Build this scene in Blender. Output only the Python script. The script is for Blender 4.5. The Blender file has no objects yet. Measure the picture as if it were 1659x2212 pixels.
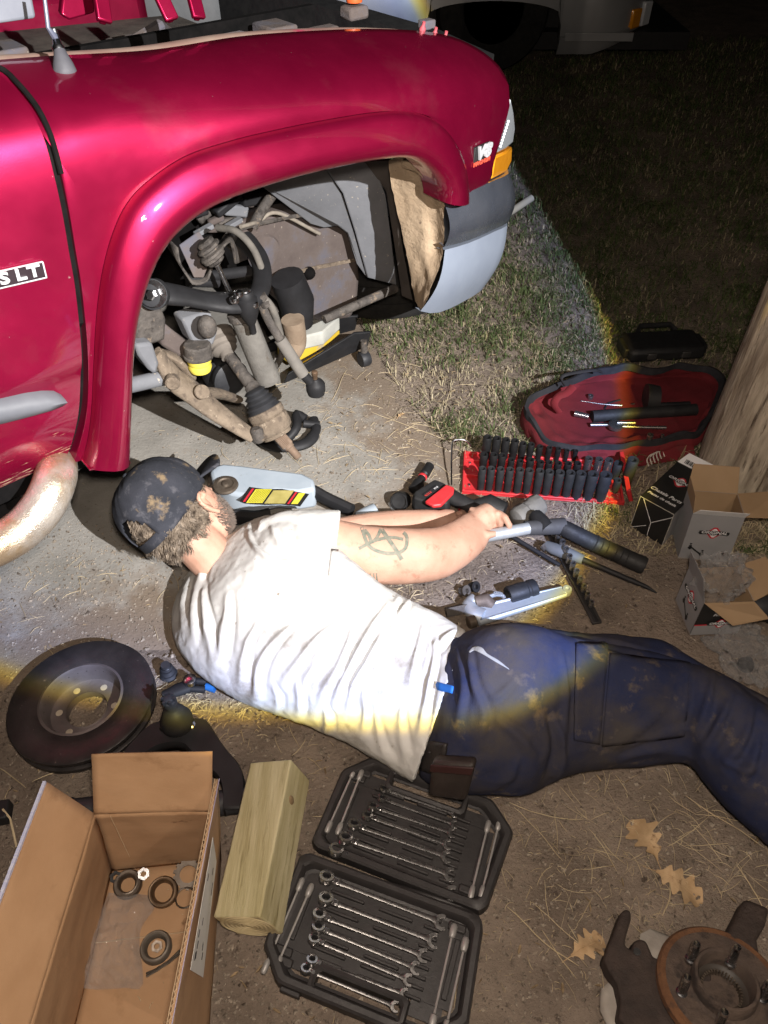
import bpy, bmesh, math, random
import numpy as np
from mathutils import Vector, Matrix, noise as mnoise
from mathutils.bvhtree import BVHTree

random.seed(7); RNG = np.random.default_rng(7)
SC = bpy.context.scene
COL = SC.collection

# ------------------------------------------------------------------ camera
FPX, CXP, CYP, CZ, PITCH = 1609.0, 829.5, 1106.0, 1.45, math.radians(45)   # measured on a 1659 x 2212 copy of the photo
cam_d = bpy.data.cameras.new('camera'); cam = bpy.data.objects.new('camera', cam_d); COL.objects.link(cam)
cam.location = (0, 0, CZ); cam.rotation_euler = (math.radians(90) - PITCH, 0, 0)
cam_d.sensor_fit = 'VERTICAL'; cam_d.angle = 2*math.atan(1106/FPX); cam_d.clip_start = .02; cam_d.clip_end = 400
SC.camera = cam

# ------------------------------------------------------------------ world (night sky)
wd = bpy.data.worlds.new('World'); SC.world = wd; wd.use_nodes = True
nt = wd.node_tree; bg = nt.nodes['Background']
sky = nt.nodes.new('ShaderNodeTexSky'); sky.sky_type = 'NISHITA'; sky.sun_disc = False
sky.sun_elevation = math.radians(2); sky.sun_rotation = math.radians(200)
nt.links.new(sky.outputs[0], bg.inputs[0]); bg.inputs[1].default_value = 0.0016

# ------------------------------------------------------------------ lamps: hand torch beam and the phone's own flash
def lamp(name, kind, loc, energy, color, radius):
    d = bpy.data.lights.new(name, kind); d.energy = energy; d.color = color; d.shadow_soft_size = radius
    o = bpy.data.objects.new(name, d); o.location = loc; COL.objects.link(o); return o
TORCH = Vector((1.2, -.9, 2.2)); TAIM = Vector((-.44, .793, -.42)).normalized(); TANG = 21.4
torch = lamp('hand_torch', 'SPOT', TORCH, 1420, (1, 1, 1), .012)
torch.rotation_euler = TAIM.to_track_quat('-Z', 'Y').to_euler()
torch.data.spot_size = math.radians(130); torch.data.spot_blend = .3
def torch_nodes():
    L = torch.data; L.use_nodes = True; t = L.node_tree; em = t.nodes['Emission']
    tc = t.nodes.new('ShaderNodeTexCoord'); sp = t.nodes.new('ShaderNodeSeparateXYZ'); t.links.new(tc.outputs['Normal'], sp.inputs[0])
    ab = t.nodes.new('ShaderNodeMath'); ab.operation = 'ABSOLUTE'; t.links.new(sp.outputs[2], ab.inputs[0])
    ac = t.nodes.new('ShaderNodeMath'); ac.operation = 'ARCCOSINE'; t.links.new(ab.outputs[0], ac.inputs[0])
    mr = t.nodes.new('ShaderNodeMapRange'); mr.inputs[1].default_value = 0; mr.inputs[2].default_value = math.radians(60)
    t.links.new(ac.outputs[0], mr.inputs[0])
    rp = t.nodes.new('ShaderNodeValToRGB'); t.links.new(mr.outputs[0], rp.inputs[0])
    A = TANG
    st = [(0, (.78, .76, .75)), (A-9, (.96, .94, .93)), (A-4, (.66, .66, .68)), (A-1.2, (.40, .48, .76)), (A-.55, (.42, .52, .72)),
          (A-.20, (.78, .70, .14)), (A+.10, (.48, .31, .03)), (A+.34, (.030, .024, .019)), (A+12, (.028, .023, .019)), (54, (.016, .013, .011))]
    e = rp.color_ramp.elements
    while len(e) < len(st): e.new(.5)
    for k, (a, c) in enumerate(st): e[k].position = a/60; e[k].color = (*c, 1)
    t.links.new(rp.outputs[0], em.inputs[0]); em.inputs[1].default_value = 1
torch_nodes()
flash = lamp('phone_flash', 'POINT', (.03, .02, 1.54), 76, (1, .85, .72), .04)

SC.view_settings.view_transform = 'Standard'; SC.view_settings.look = 'None'; SC.view_settings.exposure = 0; SC.view_settings.gamma = 1
SC.render.engine = 'CYCLES'
SC.cycles.max_bounces = 8; SC.cycles.transparent_max_bounces = 16; SC.cycles.caustics_reflective = False; SC.cycles.caustics_refractive = False

# ------------------------------------------------------------------ picking real places from the photo
CP, SP_ = math.cos(PITCH), math.sin(PITCH)
RIGHT = Vector((1, 0, 0)); CUP = Vector((0, SP_, CP)); VIEW = Vector((0, CP, -SP_)); CAMP = Vector((0, 0, CZ))
def ray(x, y):
    u = (x-CXP)/FPX; v = (y-CYP)/FPX
    return Vector((u, CP - v*SP_, -SP_ - v*CP))
def G(x, y, z=0.):                       # the point at height z seen there
    r = ray(x, y); return CAMP + r*((z-CZ)/r.z)
def proj(p):
    d = Vector(p)-CAMP; w = d.dot(VIEW)
    return (CXP + FPX*d.x/w, CYP - FPX*d.dot(CUP)/w)
def hz(p, y):                            # height on the vertical line through p whose image row is y
    v = (y-CYP)/FPX; k = (-SP_-v*CP)/(CP-v*SP_)
    return CZ + p[1]*k
AZ = math.radians(50); O_T = G(240, 1000, .38); O_T.z = 0
TD = Vector((math.sin(AZ), math.cos(AZ), 0)); TN = Vector((math.cos(AZ), -math.sin(AZ), 0)); UP = Vector((0, 0, 1))
def T(x, y, t=0.):                       # the point on the truck's side plane, t metres inboard
    o = O_T - TN*t; r = ray(x, y); return CAMP + r*((o-CAMP).dot(TN)/r.dot(TN))
def TW(s, t, z): return O_T + TD*s - TN*t + UP*z
def TI(p): d = Vector(p)-O_T; return (d.dot(TD), -d.dot(TN), p[2])
def lerp(a, b, k): return a + (b-a)*k
def resample(pts, n):
    P = [np.array(p, float) for p in pts]; L = [0.]
    for a, b in zip(P, P[1:]): L.append(L[-1] + np.linalg.norm(b-a))
    out = []
    for i in range(n):
        d = L[-1]*i/(n-1); k = 0
        while k < len(P)-2 and L[k+1] < d: k += 1
        q = (d-L[k])/max(1e-9, L[k+1]-L[k]); out.append(P[k]*(1-q)+P[k+1]*q)
    return out
def smooth_path(pts, n):                 # Catmull-Rom
    P = [np.array(p, float) for p in pts]
    if len(P) < 3: return resample(pts, n)
    Q = [2*P[0]-P[1]] + P + [2*P[-1]-P[-2]]; out = []
    for k in range(len(P)-1):
        m = max(2, 8)
        for j in range(m):
            t = j/m; a, b, c, d = Q[k:k+4]
            out.append(.5*((2*b)+(c-a)*t+(2*a-5*b+4*c-d)*t*t+(3*b-a-3*c+d)*t**3))
    out.append(P[-1]); return resample(out, n)

# ------------------------------------------------------------------ scene tree helpers
ORG = {}
def tag(o, label=None, cat=None, group=None, kind=None):
    if label: o['label'] = label
    if cat: o['category'] = cat
    if group: o['group'] = group
    if kind: o['kind'] = kind
    return o
def thing(name, loc, label, cat, group=None, rot=None):
    o = bpy.data.objects.new(name, None); o.location = loc; o.empty_display_size = .05; COL.objects.link(o)
    if rot is not None: o.rotation_euler = rot
    ORG[o.name] = Vector(loc); return tag(o, label, cat, group)
def org(o): return ORG.get(o.name, Vector((0, 0, 0))) if o else Vector((0, 0, 0))

class MB:
    def __init__(s): s.v = []; s.f = []
    def add(s, V, F):
        n = len(s.v); s.v += [tuple(map(float, p)) for p in V]; s.f += [tuple(n+i for i in f) for f in F]; return s
    def grid(s, R, cu=False, cv=False, caps=False):      # R[rows][cols]; cv closes each row into a ring
        n, m = len(R), len(R[0]); V = [p for r in R for p in r]; F = []
        for i in range(n if cu else n-1):
            for j in range(m if cv else m-1):
                F.append((i*m+j, i*m+(j+1) % m, ((i+1) % n)*m+(j+1) % m, ((i+1) % n)*m+j))
        if caps: F.append(tuple(range(m-1, -1, -1))); F.append(tuple((n-1)*m+j for j in range(m)))
        return s.add(V, F)
    def box(s, c, size, ex=Vector((1, 0, 0)), ey=Vector((0, 1, 0)), ez=None):
        ex = Vector(ex).normalized(); ey = Vector(ey).normalized(); ez = Vector(ez).normalized() if ez else ex.cross(ey).normalized()
        c = Vector(c); a, b, d = size[0]/2, size[1]/2, size[2]/2
        V = [c+ex*i*a+ey*j*b+ez*k*d for k in (-1, 1) for j in (-1, 1) for i in (-1, 1)]
        return s.add(V, [(0, 2, 3, 1), (4, 5, 7, 6), (0, 1, 5, 4), (2, 6, 7, 3), (0, 4, 6, 2), (1, 3, 7, 5)])
    def tube(s, path, rad, seg=10, cap=True, flat=None, up=None):
        P = [Vector(p) for p in path]; n = len(P); R = [rad]*n if not hasattr(rad, '__len__') else list(rad)
        rings = []; pu = None
        for i in range(n):
            t = (P[min(i+1, n-1)]-P[max(i-1, 0)])
            t = t.normalized() if t.length > 1e-9 else Vector((0, 0, 1))
            if pu is None:
                a = Vector(up) if up is not None else (UP if abs(t.z) < .9 else Vector((1, 0, 0)))
            else: a = pu
            a = (a - t*a.dot(t)); a = a.normalized() if a.length > 1e-6 else t.orthogonal().normalized()
            b = t.cross(a); pu = a; fl = flat if flat else 1
            rings.append([P[i] + a*(R[i]*fl*math.cos(2*math.pi*k/seg)) + b*(R[i]*math.sin(2*math.pi*k/seg)) for k in range(seg)])
        return s.grid(rings, cv=True, caps=cap)
    def lathe(s, prof, o, ax, seg=24, cap=True, close=False):   # prof: (radius, height along ax)
        o = Vector(o); ax = Vector(ax).normalized(); a = ax.orthogonal().normalized(); b = ax.cross(a)
        rings = [[o+ax*h+(a*math.cos(2*math.pi*k/seg)+b*math.sin(2*math.pi*k/seg))*max(r, 1e-4) for k in range(seg)] for r, h in prof]
        return s.grid(rings, cu=close, cv=True, caps=cap and not close)
    def prism(s, poly, o, ex, ey, h, ez=None):                  # polygon in the frame, extruded by h along ez
        o = Vector(o); ex = Vector(ex).normalized(); ey = Vector(ey).normalized(); ez = Vector(ez).normalized() if ez else ex.cross(ey).normalized()
        n = len(poly); V = [o+ex*x+ey*y for x, y in poly] + [o+ex*x+ey*y+ez*h for x, y in poly]
        return s.add(V, [tuple(range(n-1, -1, -1)), tuple(range(n, 2*n))] + [(i, (i+1) % n, n+(i+1) % n, n+i) for i in range(n)])
    def slab(s, pts, thick):                                    # world polygon given thickness vector
        n = len(pts); V = [Vector(p) for p in pts] + [Vector(p)+Vector(thick) for p in pts]
        return s.add(V, [tuple(range(n-1, -1, -1)), tuple(range(n, 2*n))] + [(i, (i+1) % n, n+(i+1) % n, n+i) for i in range(n)])
    def ball(s, c, r, seg=14, rows=8, fr=None):
        c = Vector(c); r = (r, r, r) if not hasattr(r, '__len__') else r; fr = fr or (Vector((1, 0, 0)), Vector((0, 1, 0)), UP)
        rings = []
        for i in range(1, rows):
            a = math.pi*i/rows
            rings.append([c + fr[0]*(r[0]*math.sin(a)*math.cos(2*math.pi*k/seg)) + fr[1]*(r[1]*math.sin(a)*math.sin(2*math.pi*k/seg)) - fr[2]*(r[2]*math.cos(a)) for k in range(seg)])
        n = len(s.v); s.grid(rings, cv=True); m = len(s.v)
        s.v += [tuple(c-fr[2]*r[2]), tuple(c+fr[2]*r[2])]; b = m-seg
        s.f += [(m, n+(k+1) % seg, n+k) for k in range(seg)] + [(m+1, b+k, b+(k+1) % seg) for k in range(seg)]
        return s
    def mesh(s, name, off=Vector((0, 0, 0)), fix=True):
        me = bpy.data.meshes.new(name); V = np.array(s.v, float) - np.array(off)
        me.from_pydata(V.tolist(), [], s.f); me.update()
        if fix:
            bm = bmesh.new(); bm.from_mesh(me); bmesh.ops.recalc_face_normals(bm, faces=bm.faces); bm.to_mesh(me); bm.free()
        return me
    def build(s, name, mat, parent=None, smooth=40, bevel=0, seg=2, sub=0, fix=True, loc=None):
        off = org(parent) if parent is not None else (Vector(loc) if loc is not None else Vector((0, 0, 0)))
        me = s.mesh(name, off, fix); o = bpy.data.objects.new(name, me); COL.objects.link(o)
        ORG[o.name] = Vector(off)
        if parent is not None: o.parent = parent
        else: o.location = off
        if mat: me.materials.append(mat)
        if smooth:
            me.polygons.foreach_set('use_smooth', [True]*len(me.polygons)); me.set_sharp_from_angle(angle=math.radians(smooth))
        if bevel:
            m = o.modifiers.new('bevel', 'BEVEL'); m.width = bevel; m.segments = seg; m.limit_method = 'ANGLE'; m.angle_limit = math.radians(35); m.harden_normals = False
        if sub:
            m = o.modifiers.new('sub', 'SUBSURF'); m.levels = sub; m.render_levels = sub
        return o
def top(o, label, cat, group=None): return tag(o, label, cat, group)
def text_mb(txt, o, ex, ey, size, depth=.0006, shear=0., bold=0., align='CENTER', spacing=1.):
    cu = bpy.data.curves.new('txt', 'FONT'); cu.body = txt; cu.size = 1; cu.align_x = align; cu.align_y = 'CENTER'; cu.shear = shear; cu.offset = bold
    cu.extrude = .5; cu.resolution_u = 3; cu.space_character = spacing
    ob = bpy.data.objects.new('txt', cu); COL.objects.link(ob); bpy.context.view_layer.update()
    me = bpy.data.meshes.new_from_object(ob.evaluated_get(bpy.context.evaluated_depsgraph_get()))
    V = [tuple(v.co) for v in me.vertices]; F = [tuple(p.vertices) for p in me.polygons]
    bpy.data.objects.remove(ob); bpy.data.curves.remove(cu); bpy.data.meshes.remove(me)
    ex = Vector(ex); ey = Vector(ey); n = ex.cross(ey).normalized(); o = Vector(o); sx, sy = (size, size) if not hasattr(size, '__len__') else size
    return MB().add([o+ex*(v[0]*sx)+ey*(v[1]*sy)+n*(depth*(v[2]+.5)) for v in V], F)

# ------------------------------------------------------------------ materials
MATS = {}
def M(name, c, c2=None, sc=12., rough=.6, rough2=None, metal=0., bump=0., bsc=80., coat=0., spec=.5, spots=None, spots2=None, alpha=1., trans=0., ior=1.45, sheen=0., aniso=None, flake=0):
    if name in MATS: return MATS[name]
    m = bpy.data.materials.new(name); m.use_nodes = True; t = m.node_tree; b = t.nodes['Principled BSDF']; N = t.nodes.new; K = t.links.new
    tc = N('ShaderNodeTexCoord'); co = tc.outputs['Object']
    def nz(s, d=6., r=.6):
        n = N('ShaderNodeTexNoise'); n.inputs['Scale'].default_value = s; n.inputs['Detail'].default_value = d; n.inputs['Roughness'].default_value = r
        K(co, n.inputs['Vector']); return n
    if aniso:
        mp = N('ShaderNodeMapping'); mp.inputs['Scale'].default_value = aniso; K(co, mp.inputs[0]); co = mp.outputs[0]
    n1 = nz(sc); col = None
    rp = N('ShaderNodeValToRGB'); rp.color_ramp.elements[0].position = .32; rp.color_ramp.elements[1].position = .68
    rp.color_ramp.elements[0].color = (*c, 1); rp.color_ramp.elements[1].color = (*(c2 or c), 1); K(n1.outputs[0], rp.inputs[0]); col = rp.outputs[0]
    for sp in (spots, spots2):
        if sp:                                       # (colour, threshold, scale, softness)
            n2 = nz(sp[2], 8., .65); r2 = N('ShaderNodeValToRGB'); w = sp[3] if len(sp) > 3 else .05
            r2.color_ramp.elements[0].position = sp[1]; r2.color_ramp.elements[1].position = min(1, sp[1]+w)
            r2.color_ramp.elements[0].color = (0, 0, 0, 1); r2.color_ramp.elements[1].color = (1, 1, 1, 1); K(n2.outputs[0], r2.inputs[0])
            mx = N('ShaderNodeMix'); mx.data_type = 'RGBA'; K(r2.outputs[0], mx.inputs[0]); K(col, mx.inputs[6]); mx.inputs[7].default_value = (*sp[0], 1); col = mx.outputs[2]
    K(col, b.inputs['Base Color'])
    r3 = N('ShaderNodeMapRange'); n3 = nz(sc*2.7+9); K(n3.outputs[0], r3.inputs[0]); r3.inputs[1].default_value = .3; r3.inputs[2].default_value = .7
    r3.inputs[3].default_value = rough; r3.inputs[4].default_value = rough2 if rough2 is not None else min(1, rough*1.3); K(r3.outputs[0], b.inputs['Roughness'])
    b.inputs['Metallic'].default_value = metal; b.inputs['Specular IOR Level'].default_value = spec; b.inputs['Coat Weight'].default_value = coat; b.inputs['Coat Roughness'].default_value = .08
    b.inputs['Alpha'].default_value = alpha; b.inputs['Transmission Weight'].default_value = trans; b.inputs['IOR'].default_value = ior
    if sheen: b.inputs['Sheen Weight'].default_value = sheen
    if bump:
        bp = N('ShaderNodeBump'); bp.inputs['Strength'].default_value = 1; bp.inputs['Distance'].default_value = bump; n4 = nz(bsc, 7., .7); K(n4.outputs[0], bp.inputs['Height']); K(bp.outputs[0], b.inputs['Normal'])
    MATS[name] = m; return m
# ================================================================== GROUND
m_dirt = M('dirt', (.17, .132, .102), (.33, .262, .205), 7.5, .95, bump=.012, bsc=95, spots=((.36, .30, .23), .62, 130, .05), spots2=((.07, .05, .038), .58, 48, .10))
def ground():
    def axis(lo, hi, step, far):
        a = list(np.arange(lo, hi, step)); d = step; x = hi
        while x < far: d *= 1.35; x += d; a.append(x)
        d = step; x = lo; b = []
        while x > -far: d *= 1.35; x -= d; b.append(x)
        return np.array(b[::-1] + a)
    X = axis(-1.3, 2.3, .03, 120); Y = axis(.25, 4.2, .03, 120)
    R = []
    for y in Y:
        R.append([(x, y, -.010 + .009*mnoise.noise((x*5, y*5, 0)) + .006*mnoise.noise((x*17, y*17, 3))) for x in X])
    o = MB().grid(R).build('ground', m_dirt, smooth=180, fix=False); tag(o, kind='structure')
ground()

m_conc = M('concrete', (.22, .207, .183), (.33, .31, .278), 7, .92, bump=.0035, bsc=120, spots=((.20, .155, .11), .56, 3.2, .16), spots2=((.07, .055, .045), .66, 60, .04))
SLABPX = [(800, 735), (835, 800), (870, 860), (935, 925), (1010, 985), (1045, 1075), (960, 1150), (700, 1300), (400, 1425), (300, 1405), (230, 1415), (130, 1478), (-80, 1500), (-500, 1480)]
SLAB = [G(*p) for p in SLABPX] + [Vector((-4, .9, 0)), Vector((-4, 5, 0)), Vector((-.6, 4.2, 0))]
def slab():
    poly = np.array([(p.x, p.y) for p in SLAB]); st = .016; X = np.arange(-1.9, .75, st); Y = np.arange(.55, 3.4, st)
    gx, gy = np.meshgrid(X, Y); px, py = gx.ravel(), gy.ravel()
    wx = px + .03*np.array([mnoise.noise((x*7, y*7, 1)) for x, y in zip(px, py)]) + .012*np.array([mnoise.noise((x*28, y*28, 4)) for x, y in zip(px, py)]); wy = py + .03*np.array([mnoise.noise((x*7, y*7, 9)) for x, y in zip(px, py)])
    ins = np.zeros(len(px), bool); dist = np.full(len(px), 9.); j = len(poly)-1
    for i in range(len(poly)):
        (x1, y1), (x2, y2) = poly[i], poly[j]
        c = ((y1 > wy) != (y2 > wy)) & (wx < (x2-x1)*(wy-y1)/(y2-y1+1e-12)+x1); ins ^= c
        d = np.array((x2-x1, y2-y1)); t = np.clip(((wx-x1)*d[0]+(wy-y1)*d[1])/(d@d+1e-12), 0, 1); dist = np.minimum(dist, np.hypot(wx-x1-t*d[0], wy-y1-t*d[1])); j = i
    nx = len(X); idx = -np.ones(len(px), int); V = []; D = []; F = []
    def vid(k):
        if idx[k] < 0: idx[k] = len(V); V.append((px[k], py[k], .003 + .0012*mnoise.noise((px[k]*9, py[k]*9, 2)) - (.006 if dist[k] < .018 else 0))); D.append(dist[k])
        return idx[k]
    for r in range(len(Y)-1):
        for c in range(nx-1):
            k = r*nx+c
            if ins[k] and ins[k+1] and ins[k+nx] and ins[k+nx+1]: F.append((vid(k), vid(k+1), vid(k+nx+1), vid(k+nx)))
    o = MB().add(V, F).build('concrete_slab', m_conc, smooth=180, fix=False); tag(o, kind='structure')
    at = o.data.attributes.new('edge_dist', 'FLOAT', 'POINT'); at.data.foreach_set('value', D)
    # soil trodden over the margin of the slab
    t = m_conc.node_tree; b = t.nodes['Principled BSDF']; src = b.inputs['Base Color'].links[0].from_socket; N = t.nodes.new; K = t.links.new
    a = N('ShaderNodeAttribute'); a.attribute_name = 'edge_dist'; tc = N('ShaderNodeTexCoord'); n = N('ShaderNodeTexNoise'); n.inputs['Scale'].default_value = 9; n.inputs['Detail'].default_value = 9; n.inputs['Roughness'].default_value = .7; K(tc.outputs['Object'], n.inputs[0])
    mr = N('ShaderNodeMapRange'); mr.inputs[1].default_value = 0; mr.inputs[2].default_value = .34; mr.inputs[3].default_value = .40; mr.inputs[4].default_value = -.12; K(a.outputs['Fac'], mr.inputs[0])
    ad = N('ShaderNodeMath'); K(mr.outputs[0], ad.inputs[0]); K(n.outputs[0], ad.inputs[1]); m2 = N('ShaderNodeMapRange'); m2.inputs[1].default_value = .50; m2.inputs[2].default_value = .72; K(ad.outputs[0], m2.inputs[0])
    mx = N('ShaderNodeMix'); mx.data_type = 'RGBA'; K(m2.outputs[0], mx.inputs[0]); K(src, mx.inputs[6]); mx.inputs[7].default_value = (.20, .155, .115, 1); K(mx.outputs[2], b.inputs['Base Color'])
slab()
SL2 = np.array([(p.x, p.y) for p in SLAB])
def in_poly(x, y, P):
    r = False; j = len(P)-1
    for i in range(len(P)):
        if (P[i][1] > y) != (P[j][1] > y) and x < (P[j][0]-P[i][0])*(y-P[i][1])/(P[j][1]-P[i][1])+P[i][0]: r = not r
        j = i
    return r

# grass -----------------------------------------------------------
GEDGE = np.array([G(*p)[:2] for p in [(830, 770), (880, 850), (950, 925), (1060, 960), (1180, 990), (1330, 1110), (1480, 1080), (1560, 1150), (1700, 1230), (2300, 1400)]])
def grass_edge_y(x):
    E = GEDGE[np.argsort(GEDGE[:, 0])]; return np.interp(x, E[:, 0], E[:, 1])
def blades(N, hmin, hmax, wid, lean, keep, rng):
    V = []; F = []; out = 0
    while out < N:
        n = 20000
        d = 1.3 + 5.2*rng.random(n)**1.7; x = (-.05 + rng.random(n)*1.02-.0)*1.05*d - .25*d + .1; y = d
        for k in range(n):
            if out >= N: break
            if not keep(x[k], y[k], rng): continue
            h = rng.uniform(hmin, hmax)*(1+.15*d[k])*max(.35, 1+1.5*mnoise.noise((x[k]*6, y[k]*6, 11))); a = rng.uniform(0, 6.283); l = abs(rng.normal(0, lean))*h; w = wid*(1+.35*d[k])*rng.uniform(.6, 1.3)
            dx, dy = math.cos(a), math.sin(a); px, py = -dy*w, dx*w; c = rng.uniform(-.3, .3)*h
            b = len(V); z0 = -.006
            V += [(x[k]-px, y[k]-py, z0), (x[k]+px, y[k]+py, z0), (x[k]+dx*l*.35+px*.8, y[k]+dy*l*.35+py*.8, h*.6), (x[k]+dx*l*.35-px*.8, y[k]+dy*l*.35-py*.8, h*.6), (x[k]+dx*l+px*c, y[k]+dy*l+py*c, h*max(.15, 1-.5*l/h))]
            F += [(b, b+1, b+2, b+3), (b+3, b+2, b+4)]; out += 1
    return V, F
def patch(x, y, s, o=0): return mnoise.noise((x*s, y*s, o))
BAGP = [tuple(G(*p)[:2]) for p in ((1135, 880), (1165, 850), (1240, 805), (1400, 788), (1540, 790), (1570, 830), (1540, 930), (1400, 985), (1250, 985), (1175, 950))]
def keep_green(x, y, r):
    e = grass_edge_y(x)
    if y < e-.05 or in_poly(x, y, SL2) or in_poly(x, y, BAGP): return False
    g = patch(x, y, 3.1) + .5*patch(x, y, 9, 4) + min(.5, (y-e)*.8)
    return g > r.uniform(-.25, .75)
def keep_dry(x, y, r):
    e = grass_edge_y(x)
    if y < e-.22 or in_poly(x, y, SL2) or in_poly(x, y, BAGP): return False
    g = .35 + patch(x, y, 4.1, 9) - max(0, e-y)*3
    return g > r.uniform(-.3, .9)
m_green = M('grass_green', (.040, .062, .022), (.10, .125, .050), 14, .85, spec=.12, spots=((.26, .22, .12), .56, 23, .1))
m_dry = M('grass_dry', (.28, .23, .135), (.46, .40, .27), 16, .85, spec=.15, spots=((.13, .10, .06), .58, 9, .1))
for nm, N, a, b, w, l, kp, mt, lb in (('grass', 46000, .008, .024, .0011, 1.3, keep_green, m_green, 'short green lawn grass beyond the concrete'), ('dry_grass', 17000, .006, .018, .0008, 3.0, keep_dry, m_dry, 'dry straw coloured grass among the lawn')):
    V, F = blades(N, a, b, w, l, kp, RNG)
    o = MB().add(V, F).build(nm, mt, smooth=0, fix=False); tag(o, lb, 'grass', kind='stuff')

# straw strands and grit on the bare dirt ---------------------------
def strand(V, F, p, a, L, w, curve, lift, rng, n=5):
    pts = []; x, y = p; h = a
    for i in range(n):
        t = i/(n-1); z = .003 + lift*math.sin(t*math.pi)*rng.uniform(.6, 1.2) + (.0015 if i else 0)
        pts.append((x, y, z)); x += math.cos(h)*L/(n-1); y += math.sin(h)*L/(n-1); h += curve/(n-1) + rng.normal(0, .08)
    b = len(V)
    for i, q in enumerate(pts):
        j = min(i, n-2); d = (pts[j+1][0]-pts[j][0], pts[j+1][1]-pts[j][1]); m = math.hypot(*d)+1e-9; nx, ny = -d[1]/m*w, d[0]/m*w; k = .5 if i in (0, n-1) else 1
        V += [(q[0]-nx*k, q[1]-ny*k, q[2]), (q[0]+nx*k, q[1]+ny*k, q[2]), (q[0], q[1], q[2]+w*1.4*k)]
    for i in range(n-1):
        for e in range(3):
            f = (e+1) % 3; F.append((b+3*i+e, b+3*i+f, b+3*i+3+f, b+3*i+3+e))
def straw():
    V = []; F = []; r = RNG
    def zone(n, cx, cy, sx, sy, L0, L1, w=.0008, ang=None):
        for _ in range(n):
            g = G(r.normal(cx, sx), r.normal(cy, sy)); a = r.uniform(0, 6.28) if ang is None else r.normal(ang, .5)
            strand(V, F, (g.x, g.y), a, r.uniform(L0, L1)*r.uniform(.4, 1), w*r.uniform(.5, 1.35), r.normal(0, .5), r.uniform(0, .006), r)
    zone(700, 830, 1500, 560, 420, .004, .022, .0005)
    zone(300, 1300, 1900, 190, 150, .004, .03, .0005); zone(50, 1350, 1900, 170, 140, .02, .10, .0006); zone(60, 1580, 1830, 80, 110, .02, .11, .0006); zone(26, 1200, 1950, 110, 120, .02, .09, .0006); zone(300, 1000, 1950, 330, 160, .003, .014, .0004)
    zone(130, 470, 1540, 70, 45, .008, .045, .0006); zone(40, 400, 1500, 40, 20, .01, .05, .0006); zone(26, 110, 1720, 90, 70, .02, .09, .0006)
    zone(260, 1190, 1100, 130, 50, .006, .04, .0007); zone(170, 1590, 1130, 60, 60, .015, .06); zone(120, 1260, 1180, 110, 90, .006, .035, .0006)
    zone(140, 760, 930, 130, 80, .02, .12, .0006); zone(90, 950, 980, 70, 50, .02, .1, .0006); zone(40, 150, 1280, 140, 80, .02, .10, .0006)
    zone(90, 900, 1270, 90, 40, .01, .05); zone(50, 1300, 1770, 130, 60, .01, .09, .0006); zone(20, 640, 1650, 50, 50, .02, .08, .0006)
    # the long single stalks one can pick out
    for x0, y0, x1, y1, w in ((1095, 1960, 1260, 2070, .0013), (1100, 1735, 1260, 1790, .001), (1110, 1745, 1235, 1838, .001), (1150, 1950, 1290, 2060, .001), (1440, 1830, 1530, 1770, .001), (1480, 1720, 1650, 1830, .0012), (1270, 1790, 1350, 1870, .001),
                           (1430, 1980, 1446, 1890, .0016), (1446, 1890, 1500, 1880, .0014), (1440, 1905, 1490, 1870, .0013), (1170, 2010, 1250, 2110, .001), (375, 1298, 570, 1290, .0012), (0, 1660, 70, 1690, .0013), (70, 1690, 240, 1600, .0013), (240, 1600, 290, 1640, .0013),
                           (715, 870, 745, 800, .0012), (590, 930, 655, 1010, .001), (800, 890, 980, 960, .001), (500, 1780, 660, 1680, .001), (1590, 1870, 1659, 1960, .0014), (1500, 1760, 1640, 1760, .001)):
        a = G(x0, y0); b = G(x1, y1); d = b-a
        strand(V, F, (a.x, a.y), math.atan2(d.y, d.x)-.15, d.length, w*.8, .3, .004, r, 8)
    o = MB().add(V, F).build('straw', m_straw, smooth=0, fix=False); tag(o, 'pale straw stalks strewn over the dirt', 'straw', kind='stuff')
m_straw = M('straw', (.40, .31, .19), (.60, .50, .33), 20, .8, spec=.2)
straw()
def grit():
    V = []; F = []; r = RNG
    for k in range(19000):
        if k < 14000: g = G(r.uniform(-60, 1720), r.uniform(1130, 2260))
        elif k < 17400: g = G(r.normal(800, 230), r.normal(960, 90))
        else: g = G(r.normal(180, 160), r.normal(1270, 90))
        s = abs(r.normal(0, .0019))+.0006
        if s > .0075: s = .0075
        b = len(V); a = r.uniform(0, 6.28); z = .004 if in_poly(g.x, g.y, SL2) else -.002
        for i in range(4):
            q = a + i*1.57 + r.uniform(-.4, .4); V.append((g.x+math.cos(q)*s*r.uniform(.6, 1.4), g.y+math.sin(q)*s*r.uniform(.6, 1.4), z))
        V.append((g.x, g.y, z+s*r.uniform(.5, 1.1)))
        F += [(b+i, b+(i+1) % 4, b+4) for i in range(4)]
    o = MB().add(V, F).build('grit', m_grit, smooth=0, fix=False); tag(o, 'small stones, bark chips and clods on the ground', 'gravel', kind='stuff')
m_grit = M('grit', (.05, .036, .026), (.40, .34, .27), 75, .9)
grit()

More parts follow.
